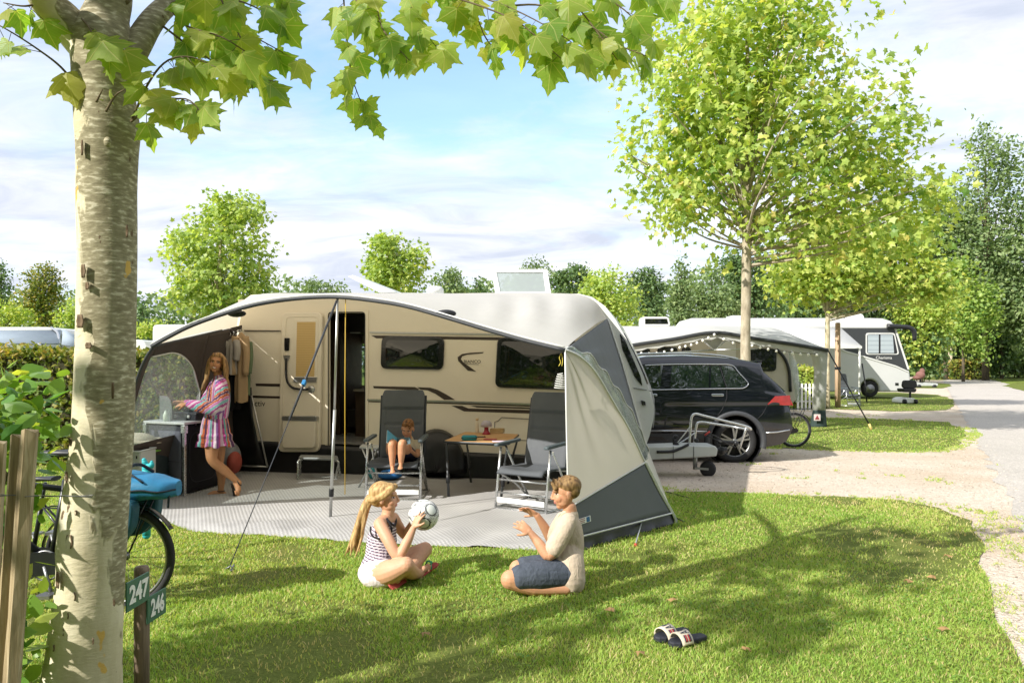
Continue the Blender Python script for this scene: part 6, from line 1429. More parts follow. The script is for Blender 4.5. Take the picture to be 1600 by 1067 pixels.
H.ell(kc-f_*.022+u_*.045,(.092,.077,.074),Rh,20,14); H.ell(kc-f_*.046+u_*.014,(.056,.0715,.060),Rh,18,12); r=random.Random(5)
for i in range(46):
    x=r.uniform(-.07,.085); y=r.uniform(-.055,.055); b=kc+f_*x*.92+l_*y+u_*(.098-.5*max(0,x-.03)-.4*abs(y)*.5-.5*max(0,-x-.04)); H.chain([(b-u_*.02,.013),(b+f_*(.008+.010*(x>.04))+l_*r.uniform(-.01,.01)+u_*(.006+r.uniform(-.004,.006)+.010*(x>.03)),.006)],3,8)
flesh('hair',H,.005,M_hair,boy,1,lambda co:haircol('#5c4429','#9c7c50',co,4,(60,60,30)))
T=MB(); T.chain([(P(889,905,4.98),.108),(P(889,885,4.99),.106),(P(888,866,5.0),.102),(P(886,838,5.0),.108),(P(888,819,5.01),.096),(P(890,806,5.02),.062)],5,22)
T.chain([(P(888,814,4.89),.058),(P(880,830,4.85),.064),(P(869,850,4.825),.064),(P(865,857,4.815),.060)],5,16); T.chain([(P(880,811,5.15),.056),(P(873,824,5.2),.060),(P(866,836,5.24),.058)],5,16)
T.ell(P(889,906,4.95),(.095,.17,.072),None,18,12); T.chain([(P(888,862,4.97),.098),(P(888,882,4.895),.108),(P(888,906,4.86),.114)],5,20); T.chain([(P(880,872,4.93),.09),(P(875,890,4.865),.09),(P(878,906,4.85),.10)],4,16); T.ell(P(868,892,4.93),(.05,.10,.07),None,14,10); T.ell(P(899,850,5.0),(.06,.10,.18),None,16,12)
rr_=random.Random(2)
for i in range(14):
    a=P(rr_.uniform(862,900),rr_.uniform(855,890),4.895+rr_.uniform(-.01,.015)); T.chain([(a,.010),(a+V(rr_.uniform(-.05,.05),.005,rr_.uniform(.02,.06)),.004)],3,8)
flesh('t_shirt',T,.006,M_cl,boy,3,lambda co:np.clip(hexl('#bfae99')[None]*(1+.05*vn3(co,22)[:,None]+.05*vn3(co,70)[:,None]),0,1))
S_=MB(); S_.chain([(P(888,898,4.87),.104),(P(862,898,4.82),.106),(P(838,899,4.775),.100),(P(814,902,4.745),.084)],5,18); S_.chain([(P(886,892,5.12),.104),(P(845,887,5.14),.092),(P(820,886,5.13),.076)],5,18); S_.ell(P(888,893,4.99),(.115,.16,.09),None,18,12)
flesh('denim_shorts',S_,.006,M_cl,boy,2,lambda co:np.clip(hexl('#4b515b')[None]*(1+.18*vn3(co,60)[:,None]+.12*vn3(co,16)[:,None]),0,1))
# ------------------------------------------------------------------ woman at the stove
B=MB(); wY=8.45
B.chain([(P(337,672,wY),.125),(P(337,648,wY),.095),(P(341,614,wY),.105),(P(343,597,wY),.080),(P(341,587,wY),.045),(P(339.5,579,wY),.043)],5,18)
B.chain([(P(346,598,8.30),.045),(P(338,597,8.6),.045)],4,14)
B.chain([(P(346,599,8.30),.045),(P(341,636,8.24),.038),(P(315,635,8.27),.032),(P(290,631.5,8.30),.023)],5,14); B.chain([(P(338,598,8.6),.045),(P(320,634,8.66),.038),(P(302,631,8.62),.030),(P(285,628,8.58),.023)],5,14)
hand(B,P(291,632,8.30),(-1,.05,-.02),(.05,.5,-.9),.92,.5,.8,1); hand(B,P(286,628,8.58),(-1,-.05,.0),(.05,-.5,-.9),.92,.5,.8,-1)
B.chain([(P(341,686,8.52),.085),(P(342,708,8.51),.068),(P(342,726,8.50),.052),(P(346,741,8.51),.052),(P(345,766,8.50),.031)],5,16); foot(B,P(345,767.5,8.50),P(324,773.8,8.44),(0,0,1),1.0,.04)
B.chain([(P(333,686,8.38),.088),(P(331,705,8.35),.072),(P(333,720,8.33),.056),(P(351,735,8.39),.053),(P(372,753,8.44),.032)],5,16)
foot(B,P(373,754,8.44),P(371,773.5,8.34),V(.75,.1,.45).normalized(),1.0,.03)
wc_,wf,wu,ws=P(338.5,566.5,8.42),V(.20,-1,.02),V(.16,.02,1),1.0
head(B,wc_,wf,wu,ws)
wom=person('person','smiling woman with long hair in a colourful striped dress cooking at the kitchen stand',B,.0055,lambda co:face_paint(co,skincol('#bd8862',co,3),wc_,wf,wu,ws,None,'#5c4630','#b04f50',smile=1.2))
f_,l_,u_=hframe(wf,wu); Rh=Matrix((f_,l_,u_)).transposed(); H=MB()
H.ell(wc_-f_*.026+u_*.034,(.090,.083,.086),Rh,20,14); H.ell(wc_-f_*.055-u_*.03,(.062,.088,.10),Rh,18,12); H.ell(wc_+f_*.012+u_*.074,(.062,.066,.034),Rh,18,12)
for b,tp in ((-1,[(327,561),(322.5,580),(319,598),(316,613)]),(1,[(350,561),(353.5,580),(356,598),(357.5,616)])):
    pass
rs_=random.Random(8)
for k in range(11):
    t=k/10; x0=326.5+1.2*rs_.random()+.4*k*0; H.chain([(P(335-t*3,553.5+t*4,8.39+.06*t),.020),(P(328-t*2,563+t*3,8.38+.09*t),.020),(P(323.5+rs_.uniform(-2,2),584,8.36+.1*t),.017),(P(319.5+rs_.uniform(-3,4),602+rs_.uniform(-3,4),8.34+.1*t),.012),(P(316+rs_.uniform(-2,5),613+rs_.uniform(-6,4),8.33+.1*t),.004)],4,8)
for k in range(13):
    t=k/12; H.chain([(P(341.5+t*2,553+t*3,8.39+.06*t),.020),(P(350+t*2,561+t*2,8.38+.1*t),.021),(P(353+rs_.uniform(-2,2.5),582,8.33+.14*t),.018),(P(355+rs_.uniform(-3,3),602+rs_.uniform(-3,4),8.31+.14*t),.013),(P(356+rs_.uniform(-4,3),616+rs_.uniform(-6,5),8.30+.14*t),.004)],4,8)
flesh('hair',H,.006,M_hair,wom,1,lambda co:haircol('#5f452c','#b98f5c',co,6,(60,60,10)))
PAL=[hexl(h) for h in ('#c6569c','#d9b9cf','#c6569c','#6fa9ab','#d2714a','#5a3b5c','#d2714a','#c27ab0','#7fb0b8','#b85a9a','#ddc9d6','#8d5a9c')]
def stripes(u,v,per=.026):
    k=np.floor(u/per).astype(int)%len(PAL); c=np.array(PAL)[k]; fr=(u/per)%1; z=((v/.014)%1)<.45; alt=np.isin(k,[4,6,9,2]); c=np.where((alt&z)[:,None],c*.45+hexl('#4a3050')*.4,c); return np.where((fr<.10)[:,None],hexl('#e3d3de')[None],c)
ax0=np.array(P(338,640,wY))
def bodc(co): d=co-ax0; return stripes(np.arctan2(d[:,1],d[:,0])*.125+1,co[:,2]+.01*vn3(co,20))
T=MB(); T.chain([(P(337,652,wY),.125),(P(338,645,wY),.135),(P(340,625,wY),.140),(P(342,607,wY),.122),(P(343,598,wY),.092),(P(342,592,wY),.062)],5,22); T.chain([(P(346,600,8.31),.062),(P(338,599,8.59),.062)],4,14)
flesh('dress_top',T,.007,M_cl,wom,2,bodc)
def slc(p0,p1):
    p0=np.array(p0);p1=np.array(p1); d=(p1-p0)/np.linalg.norm(p1-p0); pr=np.array([d[2],0,-d[0]])
    def f(co): q=co-p0; al=q@d; return stripes(q@pr+.35+.01*vn3(co,20),al)
    return f
T=MB(); T.chain([(P(346,598,8.30),.064),(P(346,620,8.25),.078),(P(338,637,8.22),.080),(P(320,636,8.24),.074),(P(303,633,8.27),.060),(P(295,632,8.285),.036)],6,18); flesh('sleeve',T,.007,M_cl,wom,2,slc(P(296,636,8.28),P(350,600,8.3)))
T=MB(); T.chain([(P(338,598,8.6),.064),(P(326,622,8.64),.076),(P(318,635,8.66),.076),(P(303,632,8.62),.058),(P(292,629,8.59),.036)],6,18); flesh('sleeve',T,.007,M_cl,wom,2,slc(P(290,632,8.6),P(340,600,8.6)))
rows=[]
for i,(y,rx,wv) in enumerate(((649,.118,.0),(656,.135,.03),(666,.148,.05),(676,.155,.06),(679,.172,.08),(687,.170,.08),(690,.182,.1),(696.5,.186,.14))):
    row=[]
    for j in range(72):
        a=2*PI*j/72; f=1+wv*math.sin(a*11+i*.3)+wv*.6*math.sin(a*5+1+i*.2); row.append(P(336.5,y,wY)+V(math.cos(a)*rx*f,math.sin(a)*rx*f*.92,.012*math.sin(a*7)*(i==7)))
    rows.append(row)
q=MB(); q.grid(rows,0,True,closed=True); me=None
o=q.build('dress_skirt',M_cl,wom,solid=.005); cc_=np.array(q.v); d=cc_-np.array(P(336.5,670,wY)); c=np.ones((len(cc_),4)); 
# skirt mesh subdivided for the print
sub=MB(); R2=[]
for i in range(len(rows)-1):
    for k in range(6): R2.append([rows[i][j].lerp(rows[i+1][j],k/6) for j in range(72)])
R2.append(rows[-1]); R3=[[x for j in range(72) for x in (r[j],r[j].lerp(r[(j+1)%72],.25),r[j].lerp(r[(j+1)%72],.5),r[j].lerp(r[(j+1)%72],.75))] for r in R2]
sub.grid(R3,0,True,closed=True); m2=sub.mesh('dress_skirt'); m2.materials.append(M_cl); cc_=np.array(sub.v); d=cc_-np.array(P(336.5,670,wY)); c=np.ones((len(cc_),4)); c[:,:3]=stripes(np.arctan2(d[:,1],d[:,0])*.15+1.3,cc_[:,2],.024)
a=m2.attributes.new('Col','FLOAT_COLOR','POINT'); a.data.foreach_set('color',c.astype(np.float32).ravel()); o.data=m2
M_sand=mat('black_leather','#1b1715',.5,0,.2,30)
def sandal(ank,toe,u,par):
    ank=Vector(ank);toe=Vector(toe);u=Vector(u).normalized(); d=toe-ank; fl=(d-u*d.dot(u)).normalized(); a=u.cross(fl); L=(toe-ank).dot(fl)+.05
    b=ank-fl*.045-u*((ank-toe).dot(u)+.018)
    q=MB(); q.prism([b+fl*(x*(L+.045))+a*y for x,y in ((0,0),(.04,.03),(.4,.032),(.75,.046),(.95,.036),(1.03,0),(.95,-.036),(.75,-.044),(.4,-.03),(.04,-.03))],-u*.012); q2=q.build('sandal',M_sand,par,bevel=.003)
    q=MB(); q.tube(catmull([b+fl*L*.68+a*.045,b+fl*L*.72+u*.048,b+fl*L*.68-a*.045],5),.0055,6); q.tube(catmull([b+fl*L*.72+u*.046,b+fl*L*.45+u*.062,ank+fl*.03+u*.01],4),.005,6)
    q.tube([ank+u*.005+fl*math.cos(t)*.040+a*math.sin(t)*.037 for t in np.linspace(0,2*PI,17)[:-1]],.0055,6,closed=True); q.build('strap',M_sand,q2)
sandal(P(345,767.5,8.50),P(324,773.8,8.44),(0,0,1),wom); sandal(P(373,754,8.44),P(371,773.5,8.34),(.75,.1,.45),wom)
# ------------------------------------------------------------------ small boy reading in the chair
B=MB()
B.chain([(P(637,713,8.36),.088),(P(638,704,8.42),.080),(P(639,694,8.45),.080),(P(638.5,688,8.45),.060),(P(638,682,8.42),.038),(P(637.5,676,8.40),.036)],5,16)
B.chain([(P(625,693,8.43),.034),(P(651,693,8.43),.034)],4,12)
B.chain([(P(651,693,8.43),.036),(P(653,702,8.38),.030),(P(652,711,8.30),.026),(P(647,708,8.20),.023),(P(642,703,8.10),.018)],5,12); B.chain([(P(625,693,8.43),.036),(P(615,703,8.36),.030),(P(608,708,8.28),.026),(P(606,700,8.13),.022),(P(607,692,8.06),.018)],5,12)
hand(B,P(642,703,8.10),(-.2,-.25,.85),(-.4,-.4,.2),.66,.7,.7,1); hand(B,P(607,692,8.06),(.25,-.2,.85),(.5,-.4,.1),.66,.7,.7,-1)
for kx,ax,tx,hy in ((612.5,613,613.5,629),(628.5,626.5,625.5,643)):
    lo=4 if kx<620 else 0
    B.chain([(P(hy,713,8.36),.066),(P((hy+kx)/2,702,8.15),.058),(P(kx,692,7.98),.043),(P((kx+ax)/2,708,7.97),.042),(P(ax,723+lo,7.98),.026)],6,14); foot(B,P(ax,724+lo,7.98),P(tx,732+lo*1.5,7.86),V(0,-.35,1).normalized(),.66,.03)
cc2,cf,cu_,cs=P(637,669.5,8.33),V(-.12,-.88,-.42),V(.05,-.42,.9),.86
head(B,cc2,cf,cu_,cs)
kid=person('person','small barefoot boy in beige shirt reading a book curled up in the camping chair',B,.0048,lambda co:face_paint(co,skincol('#c08c6a',co,4),cc2,cf,cu_,cs,None,'#6a4a2c'))
f_,l_,u_=hframe(cf,cu_); Rh=Matrix((f_,l_,u_)).transposed(); H=MB(); H.ell(cc2-f_*.022+u_*.040,(.082,.067,.066),Rh,18,12); H.ell(cc2-f_*.045+u_*.005,(.055,.066,.062),Rh,16,10); r=random.Random(6)
for i in range(30):
    x=r.uniform(-.05,.075);y=r.uniform(-.05,.05); b=cc2+f_*x+l_*y+u_*(.088-.4*max(0,x-.045)-.3*abs(y)); H.chain([(b-u_*.015,.012),(b+f_*.012+u_*.01+l_*r.uniform(-.01,.01),.005)],3,8)
flesh('hair',H,.005,M_hair,kid,1,lambda co:haircol('#4f3318','#97673a',co,7,(50,50,50)))
T=MB(); T.chain([(P(637,709,8.37),.094),(P(638,700,8.42),.090),(P(639,693,8.45),.086),(P(638.5,687,8.45),.058)],5,18); T.chain([(P(650,692.5,8.43),.044),(P(653,701,8.39),.043)],4,12); T.chain([(P(626,692.5,8.43),.044),(P(619,699,8.39),.043)],4,12)
flesh('t_shirt',T,.006,M_cl,kid,2,lambda co:np.clip(hexl('#c2b69e')[None]*(1+.06*vn3(co,40)[:,None]),0,1))
T=MB(); T.ell(P(636,713,8.36),(.105,.10,.075),None,16,10)
for hy,kx in ((629,616),(643,631)): T.chain([(P(hy,713,8.36),.074),(P((hy+kx)/2,704,8.18),.064)],4,14)
flesh('shorts',T,.006,M_cl,kid,2,lambda co:np.clip(hexl('#23253f')[None]*(1+.12*vn3(co,40)[:,None]),0,1))
bkk=thing('book','open picture book with a light blue cover in the reading boy\'s hands','book',P(620,690,8.03))
sp0,sp1=P(620,683.5,8.10),P(619.5,697,8.02); L0,L1=P(605.5,671.5,7.99),P(604.5,690.5,7.93); R0,R1=P(641,683,8.02),P(641,692.5,7.97)
for nm,a0,a1,m in (('cover',L0,L1,mat('book_blue','#5aa3c4',.45,0,.06,20)),('cover',R0,R1,mat('book_dark','#1f4a56',.45,0,.6,26))):
    q=MB(); n_=((a0-sp0).cross(sp1-sp0)).normalized(); n_=n_ if n_.y<0 else -n_; q.prism([a0,sp0,sp1,a1],-n_*.003); o=q.build(nm,m,bkk)
    q=MB(); q.prism([a0.lerp(sp0,.05),sp0,sp1,a1.lerp(sp1,.05)],-n_*.010); q.v=[tuple(Vector(v)-n_*.0035) for v in q.v]; q.build('pages',M_white,bkk)
q=MB(); c=L0.lerp(sp0,.55).lerp(L1.lerp(sp1,.55),.55); n_=((L0-sp0).cross(sp1-sp0)).normalized(); n_=n_ if n_.y<0 else -n_; q.ell(c+n_*.001,(.018,.002,.014),None,10,6); q.build('cover_picture',mat('book_navy','#264a6d',.5),bkk)
# ================================================================== dark sport utility car behind the drawbar
M_paint=mat('black_car_paint','#0b0e16',.16,.25,.08,2,0,60,.6,1.0); M_cglass=mat('tinted_car_glass','#0c1512',.04,0,.25,3,0,60,.9,.6); M_cglass.node_tree.nodes['Principled BSDF'].inputs['IOR'].default_value=2.0; bump(M_cglass.node_tree,M_cglass.node_tree.nodes['Principled BSDF'],noise_(M_cglass.node_tree,objco(M_cglass.node_tree),2.5,2),.25,.05); M_chrome=mat('chrome_trim','#c9ccce',.18,.95,.04,20)
M_tail=mat('tail_light_red','#a3131c',.12,0,.2,16,0,60,.6,.8); M_archp=mat('arch_plastic','#3a3c3f',.6,0,.1,20,.2,90)
CY=11.3
def Cx(px): return (px-CXP)/FL*CY
def Cz(py): return CAMZ-(py-HYP)/FL*CY
top=[(-.20,.62),(-.14,.80),(.05,.96),(.8,1.05),(1.0,1.10),(1.75,1.57),(2.1,1.625),(2.7,1.64),(3.2,1.615),(3.55,1.585),(3.86,1.53),(3.90,1.40),(4.07,1.24),(4.24,1.06),(4.275,.97),(4.30,.84),(4.335,.70),(4.345,.60)]
botm=[(-.20,.42),(-.1,.30),(.1,.24),(3.9,.24),(4.15,.28),(4.26,.34),(4.345,.52)]
def itp(tb,x):
    for (a,b),(c,d) in zip(tb[:-1],tb[1:]):
        if x<=c: return b+(d-b)*max(0,(x-a))/(c-a+1e-9)
    return tb[-1][1]
WB=[(Cx(1150),.333),(Cx(1150)-2.68,.333)]; WID=1.82
xs=sorted(set([round(-.2+.045*i,4) for i in range(101)]+[3.86,3.90,4.24,4.275,4.30,4.345]))
xs=[x for x in xs if x<=4.3451]
def section(x):
    t=itp(top,x); b=itp(botm,x); belt=min(t,1.0+.03*(x/4.3)); pts=[]
    plan=.10*max(0,(x-3.9)/.445)**2+.18*max(0,(.35-x)/.55)**2
    for k in range(15):
        v=k/14; z=b+(belt-b)*v; zz=(z-.25)/.75; ins=.055*(1-min(1,zz*2.2))**2+.03*max(0,zz-.55)**1.2+ (.012 if .80<zz<.86 else 0)
        pts.append((ins+plan,z))
    for k in range(1,7):
        v=k/6; z=belt+(t-belt)*v; pts.append((.03+.13*v**1.25*min(1,(t-belt)/.5)+plan+(.02 if v==1 and t-belt<.1 else 0),z))
    e,z=pts[-1]; pts.append((e+.14*min(1,(t-belt)/.4+.3),z+.022)); pts.append((WID/2,z+.04*min(1,(t-belt)/.4+.15)))
    return pts
suv=thing('parked_car','glossy black sport utility car with roof rails parked behind the caravan drawbar','car',V(2.07,CY+.91,0))
mb=MB(); secs=[section(x) for x in xs]; K=len(secs[0])
near=[[V(x,CY+e,z) for e,z in s] for x,s in zip(xs,secs)]; far=[[V(x,CY+WID-e,z) for e,z in s] for x,s in zip(xs,secs)]
def inarch(p): return any((p.x-a)**2+(p.z-b)**2<.43**2 for a,b in WB)
mk=lambda rows:(lambda i,j: not inarch((rows[i][j]+rows[i+1][j+1])/2))
mb.grid(near,0,True,mask=mk(near)); mb.grid([r[::-1] for r in far],0,True,mask=lambda i,j: not inarch((far[i][K-1-j]+far[i+1][max(0,K-2-j)])/2))
for rw in (0,-1):
    mb.add(near[rw]+far[rw][::-1],[tuple(range(2*K))])
mb.grid([[n[0],f[0]] for n,f in zip(near,far)],0,False)
mb.build('body',M_paint,suv)
def onside(px,py,lift=.012,mir=False):
    x=Cx(px); z=Cz(py); t=itp(top,x); belt=min(t,1.0+.03*(x/4.3)); 
    if z>belt: v=(z-belt)/max(.05,(t-belt)); e=.03+.13*min(1,max(0,v))**1.25*min(1,(t-belt)/.5)
    else: e=section(x)[min(14,max(0,int((z-itp(botm,x))/(belt-itp(botm,x)+1e-6)*14)))][0]
    return V(x,CY+e-lift,z)
def panel(name,poly,m,lift=.012,par=suv,th=.006,smooth=False,res=None):
    q=MB(); pts=[onside(*p,lift) for p in poly]; q.prism(pts,V(0,th,0)); return q.build(name,m,par)
# glass
panel('window',[(1000,606),(1000,575),(1012,571),(1034,570.5),(1038,571),(1032,607.5),(1016,608)],M_cglass)
panel('window',[(1048,607),(1052,571),(1111,570.5),(1108.5,606)],M_cglass); panel('window',[(1111.5,606),(1114.5,570.5),(1126,570.8),(1134,605)],M_cglass)
panel('window',[(1137,605),(1130,571),(1146,572),(1156,583),(1168,597),(1167,602),(1159,605.5)],M_cglass)
q=MB(); q.tube(catmull([onside(*p,.02) for p in ((1000,608.5),(1030,609),(1080,608),(1140,607),(1161,606.5),(1169.5,602),(1169.5,597),(1157,582),(1146.5,570.5),(1120,569),(1060,569),(1010,570.5))],4),.009,6); q.build('chrome_trim',M_chrome,suv)
q=MB(); q.tube(catmull([V(x,CY+.26,z) for x,z in ((1.75,1.60),(1.9,1.665),(2.3,1.69),(2.9,1.685),(3.3,1.65),(3.55,1.60))],5),.016,8); q.build('roof_rail',M_chrome,suv)
q=MB(); q.tube(catmull([V(x,CY+WID-.26,z) for x,z in ((1.75,1.60),(1.9,1.665),(2.3,1.69),(2.9,1.685),(3.3,1.65),(3.55,1.60))],5),.016,8); q.build('roof_rail',M_chrome,suv)
q=MB(); q.prism([V(3.72,CY+.24,1.545),V(3.93,CY+.27,1.555),V(3.93,CY+WID-.27,1.555),V(3.72,CY+WID-.24,1.545)],V(0,0,.028)); q.prism([V(3.80,CY+.20,1.545),V(3.93,CY+.27,1.55),V(3.86,CY+.20,1.42),V(3.80,CY+.17,1.40)],V(0,.05,0)); q.build('spoiler',M_paint,suv,bevel=.008)
q=MB(); q.prism([V(3.915,CY+.27,1.415),V(4.245,CY+.16,1.085),V(4.245,CY+WID-.16,1.085),V(3.915,CY+WID-.27,1.415)],V(.012,0,.012)); q.build('rear_window',M_cglass,suv)
for sgn in (0,1):
    q=MB(); fy=lambda e:(CY+e if not sgn else CY+WID-e); dy=1 if not sgn else -1
    q.prism([V(Cx(1199),fy(.03),Cz(632)),V(Cx(1212),fy(.025),Cz(619)),V(4.285,fy(.06),Cz(618)),V(4.31,fy(.09),Cz(634))],V(0,dy*.03,0)); q.prism([V(4.26,fy(.055),Cz(618)),V(4.275,fy(.5),Cz(619)),V(4.315,fy(.5),Cz(633)),V(4.325,fy(.07),Cz(634))],V(-.02,0,0)); q.v=[(v[0],v[1]-(.022 if not sgn else -.022),v[2]) if i<8 else (v[0]+.02,v[1],v[2]) for i,v in enumerate(q.v)]; tl=q.build('tail_light',M_tail,suv,bevel=.004)
for nm,pts in (('door_seam',[(1033,571),(1031,608),(1032,640),(1034,690)]),('door_seam',[(1128,571),(1137,606),(1136,622),(1128,640),(1117,655)]),('crease',[(1020,618),(1080,618),(1160,619),(1200,622)]),('crease',[(1200,632),(1192,646),(1183,655)])):
    q=MB(); q.tube([onside(*p,.004) for p in pts],.004,5); q.build(nm,M_rub,suv)
hd_=MB(); hd_.prism(roundpoly([onside(*p,.035) for p in ((1112,615),(1131,615),(1131,619),(1112,619))],.02),V(0,.03,0)); hd_.build('door_handle',M_chrome,suv,bevel=.006)
hd_=MB(); hd_.prism(roundpoly([onside(*p,.035) for p in ((1018,615),(1027,615),(1027,619),(1018,619))],.02),V(0,.03,0)); hd_.build('door_handle',M_chrome,suv,bevel=.006)
q=MB(); q.tube([onside(*p,.012) for p in ((1000,673),(1060,673),(1113,674))],.012,6); q.tube([onside(*p,.012) for p in ((1196,676),(1215,675),(1236,672))],.012,6); q.build('lower_chrome',M_chrome,suv)
q=MB(); q.prism([onside(*p,.010) for p in ((1000,677),(1114,678),(1114,696),(1000,698))],V(0,.02,0)); q.build('sill',M_archp,suv)
q=MB(); q.lathe([(.045,-.05),(.05,0),(.038,.02)],V(4.30,CY+.42,.37),V(1,0,-.1),14); q.build('exhaust',M_chrome,suv)
q=MB(); q.box((4.335,CY+WID/2,.72),(.012,.52,.11)); q.build('number_plate',M_white,suv)
for wx,wz in WB:
    for sgn in (0,1):
        y0=CY+.0 if not sgn else CY+WID; d=1 if not sgn else -1
        q=MB(); rows=[]
        for i in range(33):
            a=rad(-14+208*i/32); rows.append([V(wx+math.cos(a)*r_,y0+d*o,wz+math.sin(a)*r_) for r_,o in ((.40,.06),(.40,-.012),(.425,-.022),(.468,-.016),(.472,.02))])
        q.grid(rows); q.build('wheel_arch',M_archp,suv)
        q=MB(); q.lathe([(.41,0),(.41,.30),(.0,.30)],V(wx,y0+d*.03,wz),V(0,d,0),28,cap=False); q.build('wheel_well',M_rub,suv)
        q=MB(); q.lathe([(.235,.02),(.25,.0),(.31,.004),(.338,.035),(.345,.10),(.338,.18),(.30,.21),(.22,.2)],V(wx,y0+d*.03,wz),V(0,d,0),40,cap=False); wh=q.build('wheel',M_tyre,suv)
        q=MB(); c=V(wx,y0+d*.055,wz); q.lathe([(.245,.0),(.232,.0),(.225,.05),(.222,.12)],c,V(0,d,0),36,cap=False)
        for k in range(5):
            for e in (-.16,.16):
                a=2*PI*k/5+.3+e; q.bar(c+V(math.cos(2*PI*k/5+.3)*.03,0,math.sin(2*PI*k/5+.3)*.03)+V(0,d*.01,0),c+V(math.cos(a)*.236,d*.004,math.sin(a)*.236),.026,.02,up=(0,1,0))
        q.lathe([(0,-.002),(.04,0),(.045,.03),(.0,.03)],c,V(0,d,0),16); q.build('rim',M_rim,wh)
        q=MB(); q.lathe([(.0,.07),(.22,.07)],c,V(0,d,0),24); q.build('brake_disc',M_blk,wh)
q=MB(); q.chain([(onside(1010,604,.02),.05),(onside(1003,603,.16),.06)],3,10); q.build('wing_mirror',M_paint,suv)
# ================================================================== folded bike carrier on the drawbar
bcr=thing('bike_carrier','folded silver bicycle carrier mounted on the caravan drawbar','bike carrier',P(1080,700,10.0))
BY=9.95
def T3(name,pts,r,m,par=bcr,sub=4,Y=BY): q=MB(); q.tube(catmull([P(p[0],p[1],Y+(p[2] if len(p)>2 else 0)) for p in pts],sub) if len(pts)>2 else [P(p[0],p[1],Y+(p[2] if len(p)>2 else 0)) for p in pts],r,8); return q.build(name,m,par)
T3('frame_tube',[(1077,700,0),(1079,665,0),(1081,651,0),(1087,646.5,0),(1100,649.5,0),(1130,657,0),(1166,666,0),(1172,671,.06),(1150,667.5,.3),(1112,661.5,.35),(1094,659.5,.35),(1088,666,.35),(1084,700,.35)],.017,M_frame)
T3('support_arm',[(1166,667,.0),(1163,678,.0),(1155,702,.1)],.015,M_frame); T3('support_arm',[(1057,693,0),(1068,680,0),(1081,663,0)],.008,M_frame); T3('support_arm',[(1050,699,.1),(1070,687,.1),(1086,676,.1)],.008,M_frame)
T3('wheel_gutter',[(1026,706,-.15),(1050,705,-.15),(1064,700,-.15),(1076,694,-.15)],.02,M_blk); T3('wheel_gutter',[(1025,696,.3),(1048,692,.3),(1056,688,.3)],.014,M_blk); T3('clamp_arm',[(1052,683,0),(1054,698,0),(1060,704,0)],.018,M_blk)
T3('strap',[(1099,676,-.05),(1118,681,-.05),(1133,691,-.05),(1150,699,-.05)],.008,M_rub); T3('strap',[(1104,680,-.05),(1122,688,-.05),(1140,690,-.05),(1153,696,-.05)],.007,M_rub); T3('release_handle',[(1101,680,-.08),(1109,674,-.08)],.012,mat('red_plastic','#b0352c',.5))
for x,y in ((1056,682),(1057,694),(1088,688),(1150,692)):
    q=MB(); c=P(x,y,BY-.02); q.lathe([(.012,-.03),(.03,-.02),(.03,.02),(.012,.03)],c,V(0,1,0),12); q.build('clamp_knob',M_blk,bcr)
T3('number_panel',[(1121,690),(1145,692)],.03,M_blk); 
# ================================================================== neighbouring pitch: awning, caravan
M_nb=mat('neighbour_caravan','#bfb9ac',.4,0,.05,2); M_nbr=mat('neighbour_white','#d3d3cf',.35,0,.03,2)
NY=21.3
nc=thing('caravan','cream caravan with dark windows under the grey awning behind the black car','caravan',V(5.4,NY+1,0))
def poly3(pts,Y): return [P(x,y,Y) for x,y in pts]
q=MB(); q.prism(roundpoly(poly3([(940,511),(1205,512),(1232,530),(1248,575),(1250,622),(1232,634),(940,634)],NY),.25,5),V(0,2.2,0)); q.build('body',M_nb,nc,bevel=.05,seg=3)
q=MB(); q.prism(poly3([(940,509.5),(1204,510),(1212,514),(940,514)],NY-.02),V(0,2.2,0)); q.build('roof',M_nbr,nc,bevel=.04)
for a in ([(990,543),(1016,543),(1016,565),(990,565)],[(1027,542),(1059,542),(1059,566),(1027,566)],[(1065,542),(1080,542),(1080,566),(1065,566)],[(1172,544),(1214,545),(1213,580),(1174,580)]):
    q=MB(); q.prism(roundpoly(poly3(a,NY-.04),.12,4),V(0,.03,0)); w_=q.build('window',M_glf,nc,bevel=.01)
    b=[((x-sum(p[0] for p in a)/4)*.86+sum(p[0] for p in a)/4,(y-sum(p[1] for p in a)/4)*.84+sum(p[1] for p in a)/4) for x,y in a]; q=MB(); q.prism(roundpoly(poly3(b,NY-.055),.1,4),V(0,.01,0)); q.build('pane',M_gl,w_)
q=MB(); q.tube(catmull(poly3([(1214,546),(1226,560),(1233,580),(1235,612)],NY-.03),4),.045,6); q.build('wheel_arch_trim',M_blk,nc)
q=MB(); q.prism(roundpoly(poly3([(1120,533),(1150,533),(1150,628),(1120,628)],NY-.03),.1),V(0,.025,0)); q.build('door',M_nbr,nc,bevel=.01)
q=MB(); q.prism(roundpoly(poly3([(1003,495),(1045,495),(1048,509.5),(1002,509.5)],NY+.4),.08),V(0,.5,0)); rb=q.build('roof_hatch',M_nbr,nc,bevel=.02); q=MB(); q.prism(poly3([(1008,498),(1042,498),(1044,506),(1008,506)],NY+.385),V(0,.012,0)); q.build('hatch_pane',M_gl,rb)
na=thing('awning','grey gabled caravan awning hung with string lights behind the black car','awning',V(5,18,0))
M_ng=cloth_mat('neighbour_awning','#cdcecb',.8,.3,'#b5b2a8',20,.1,.04); M_ngd=cloth_mat('neighbour_awning_dark','#34423f',.8,.05,'#444455',20,.1,.08)
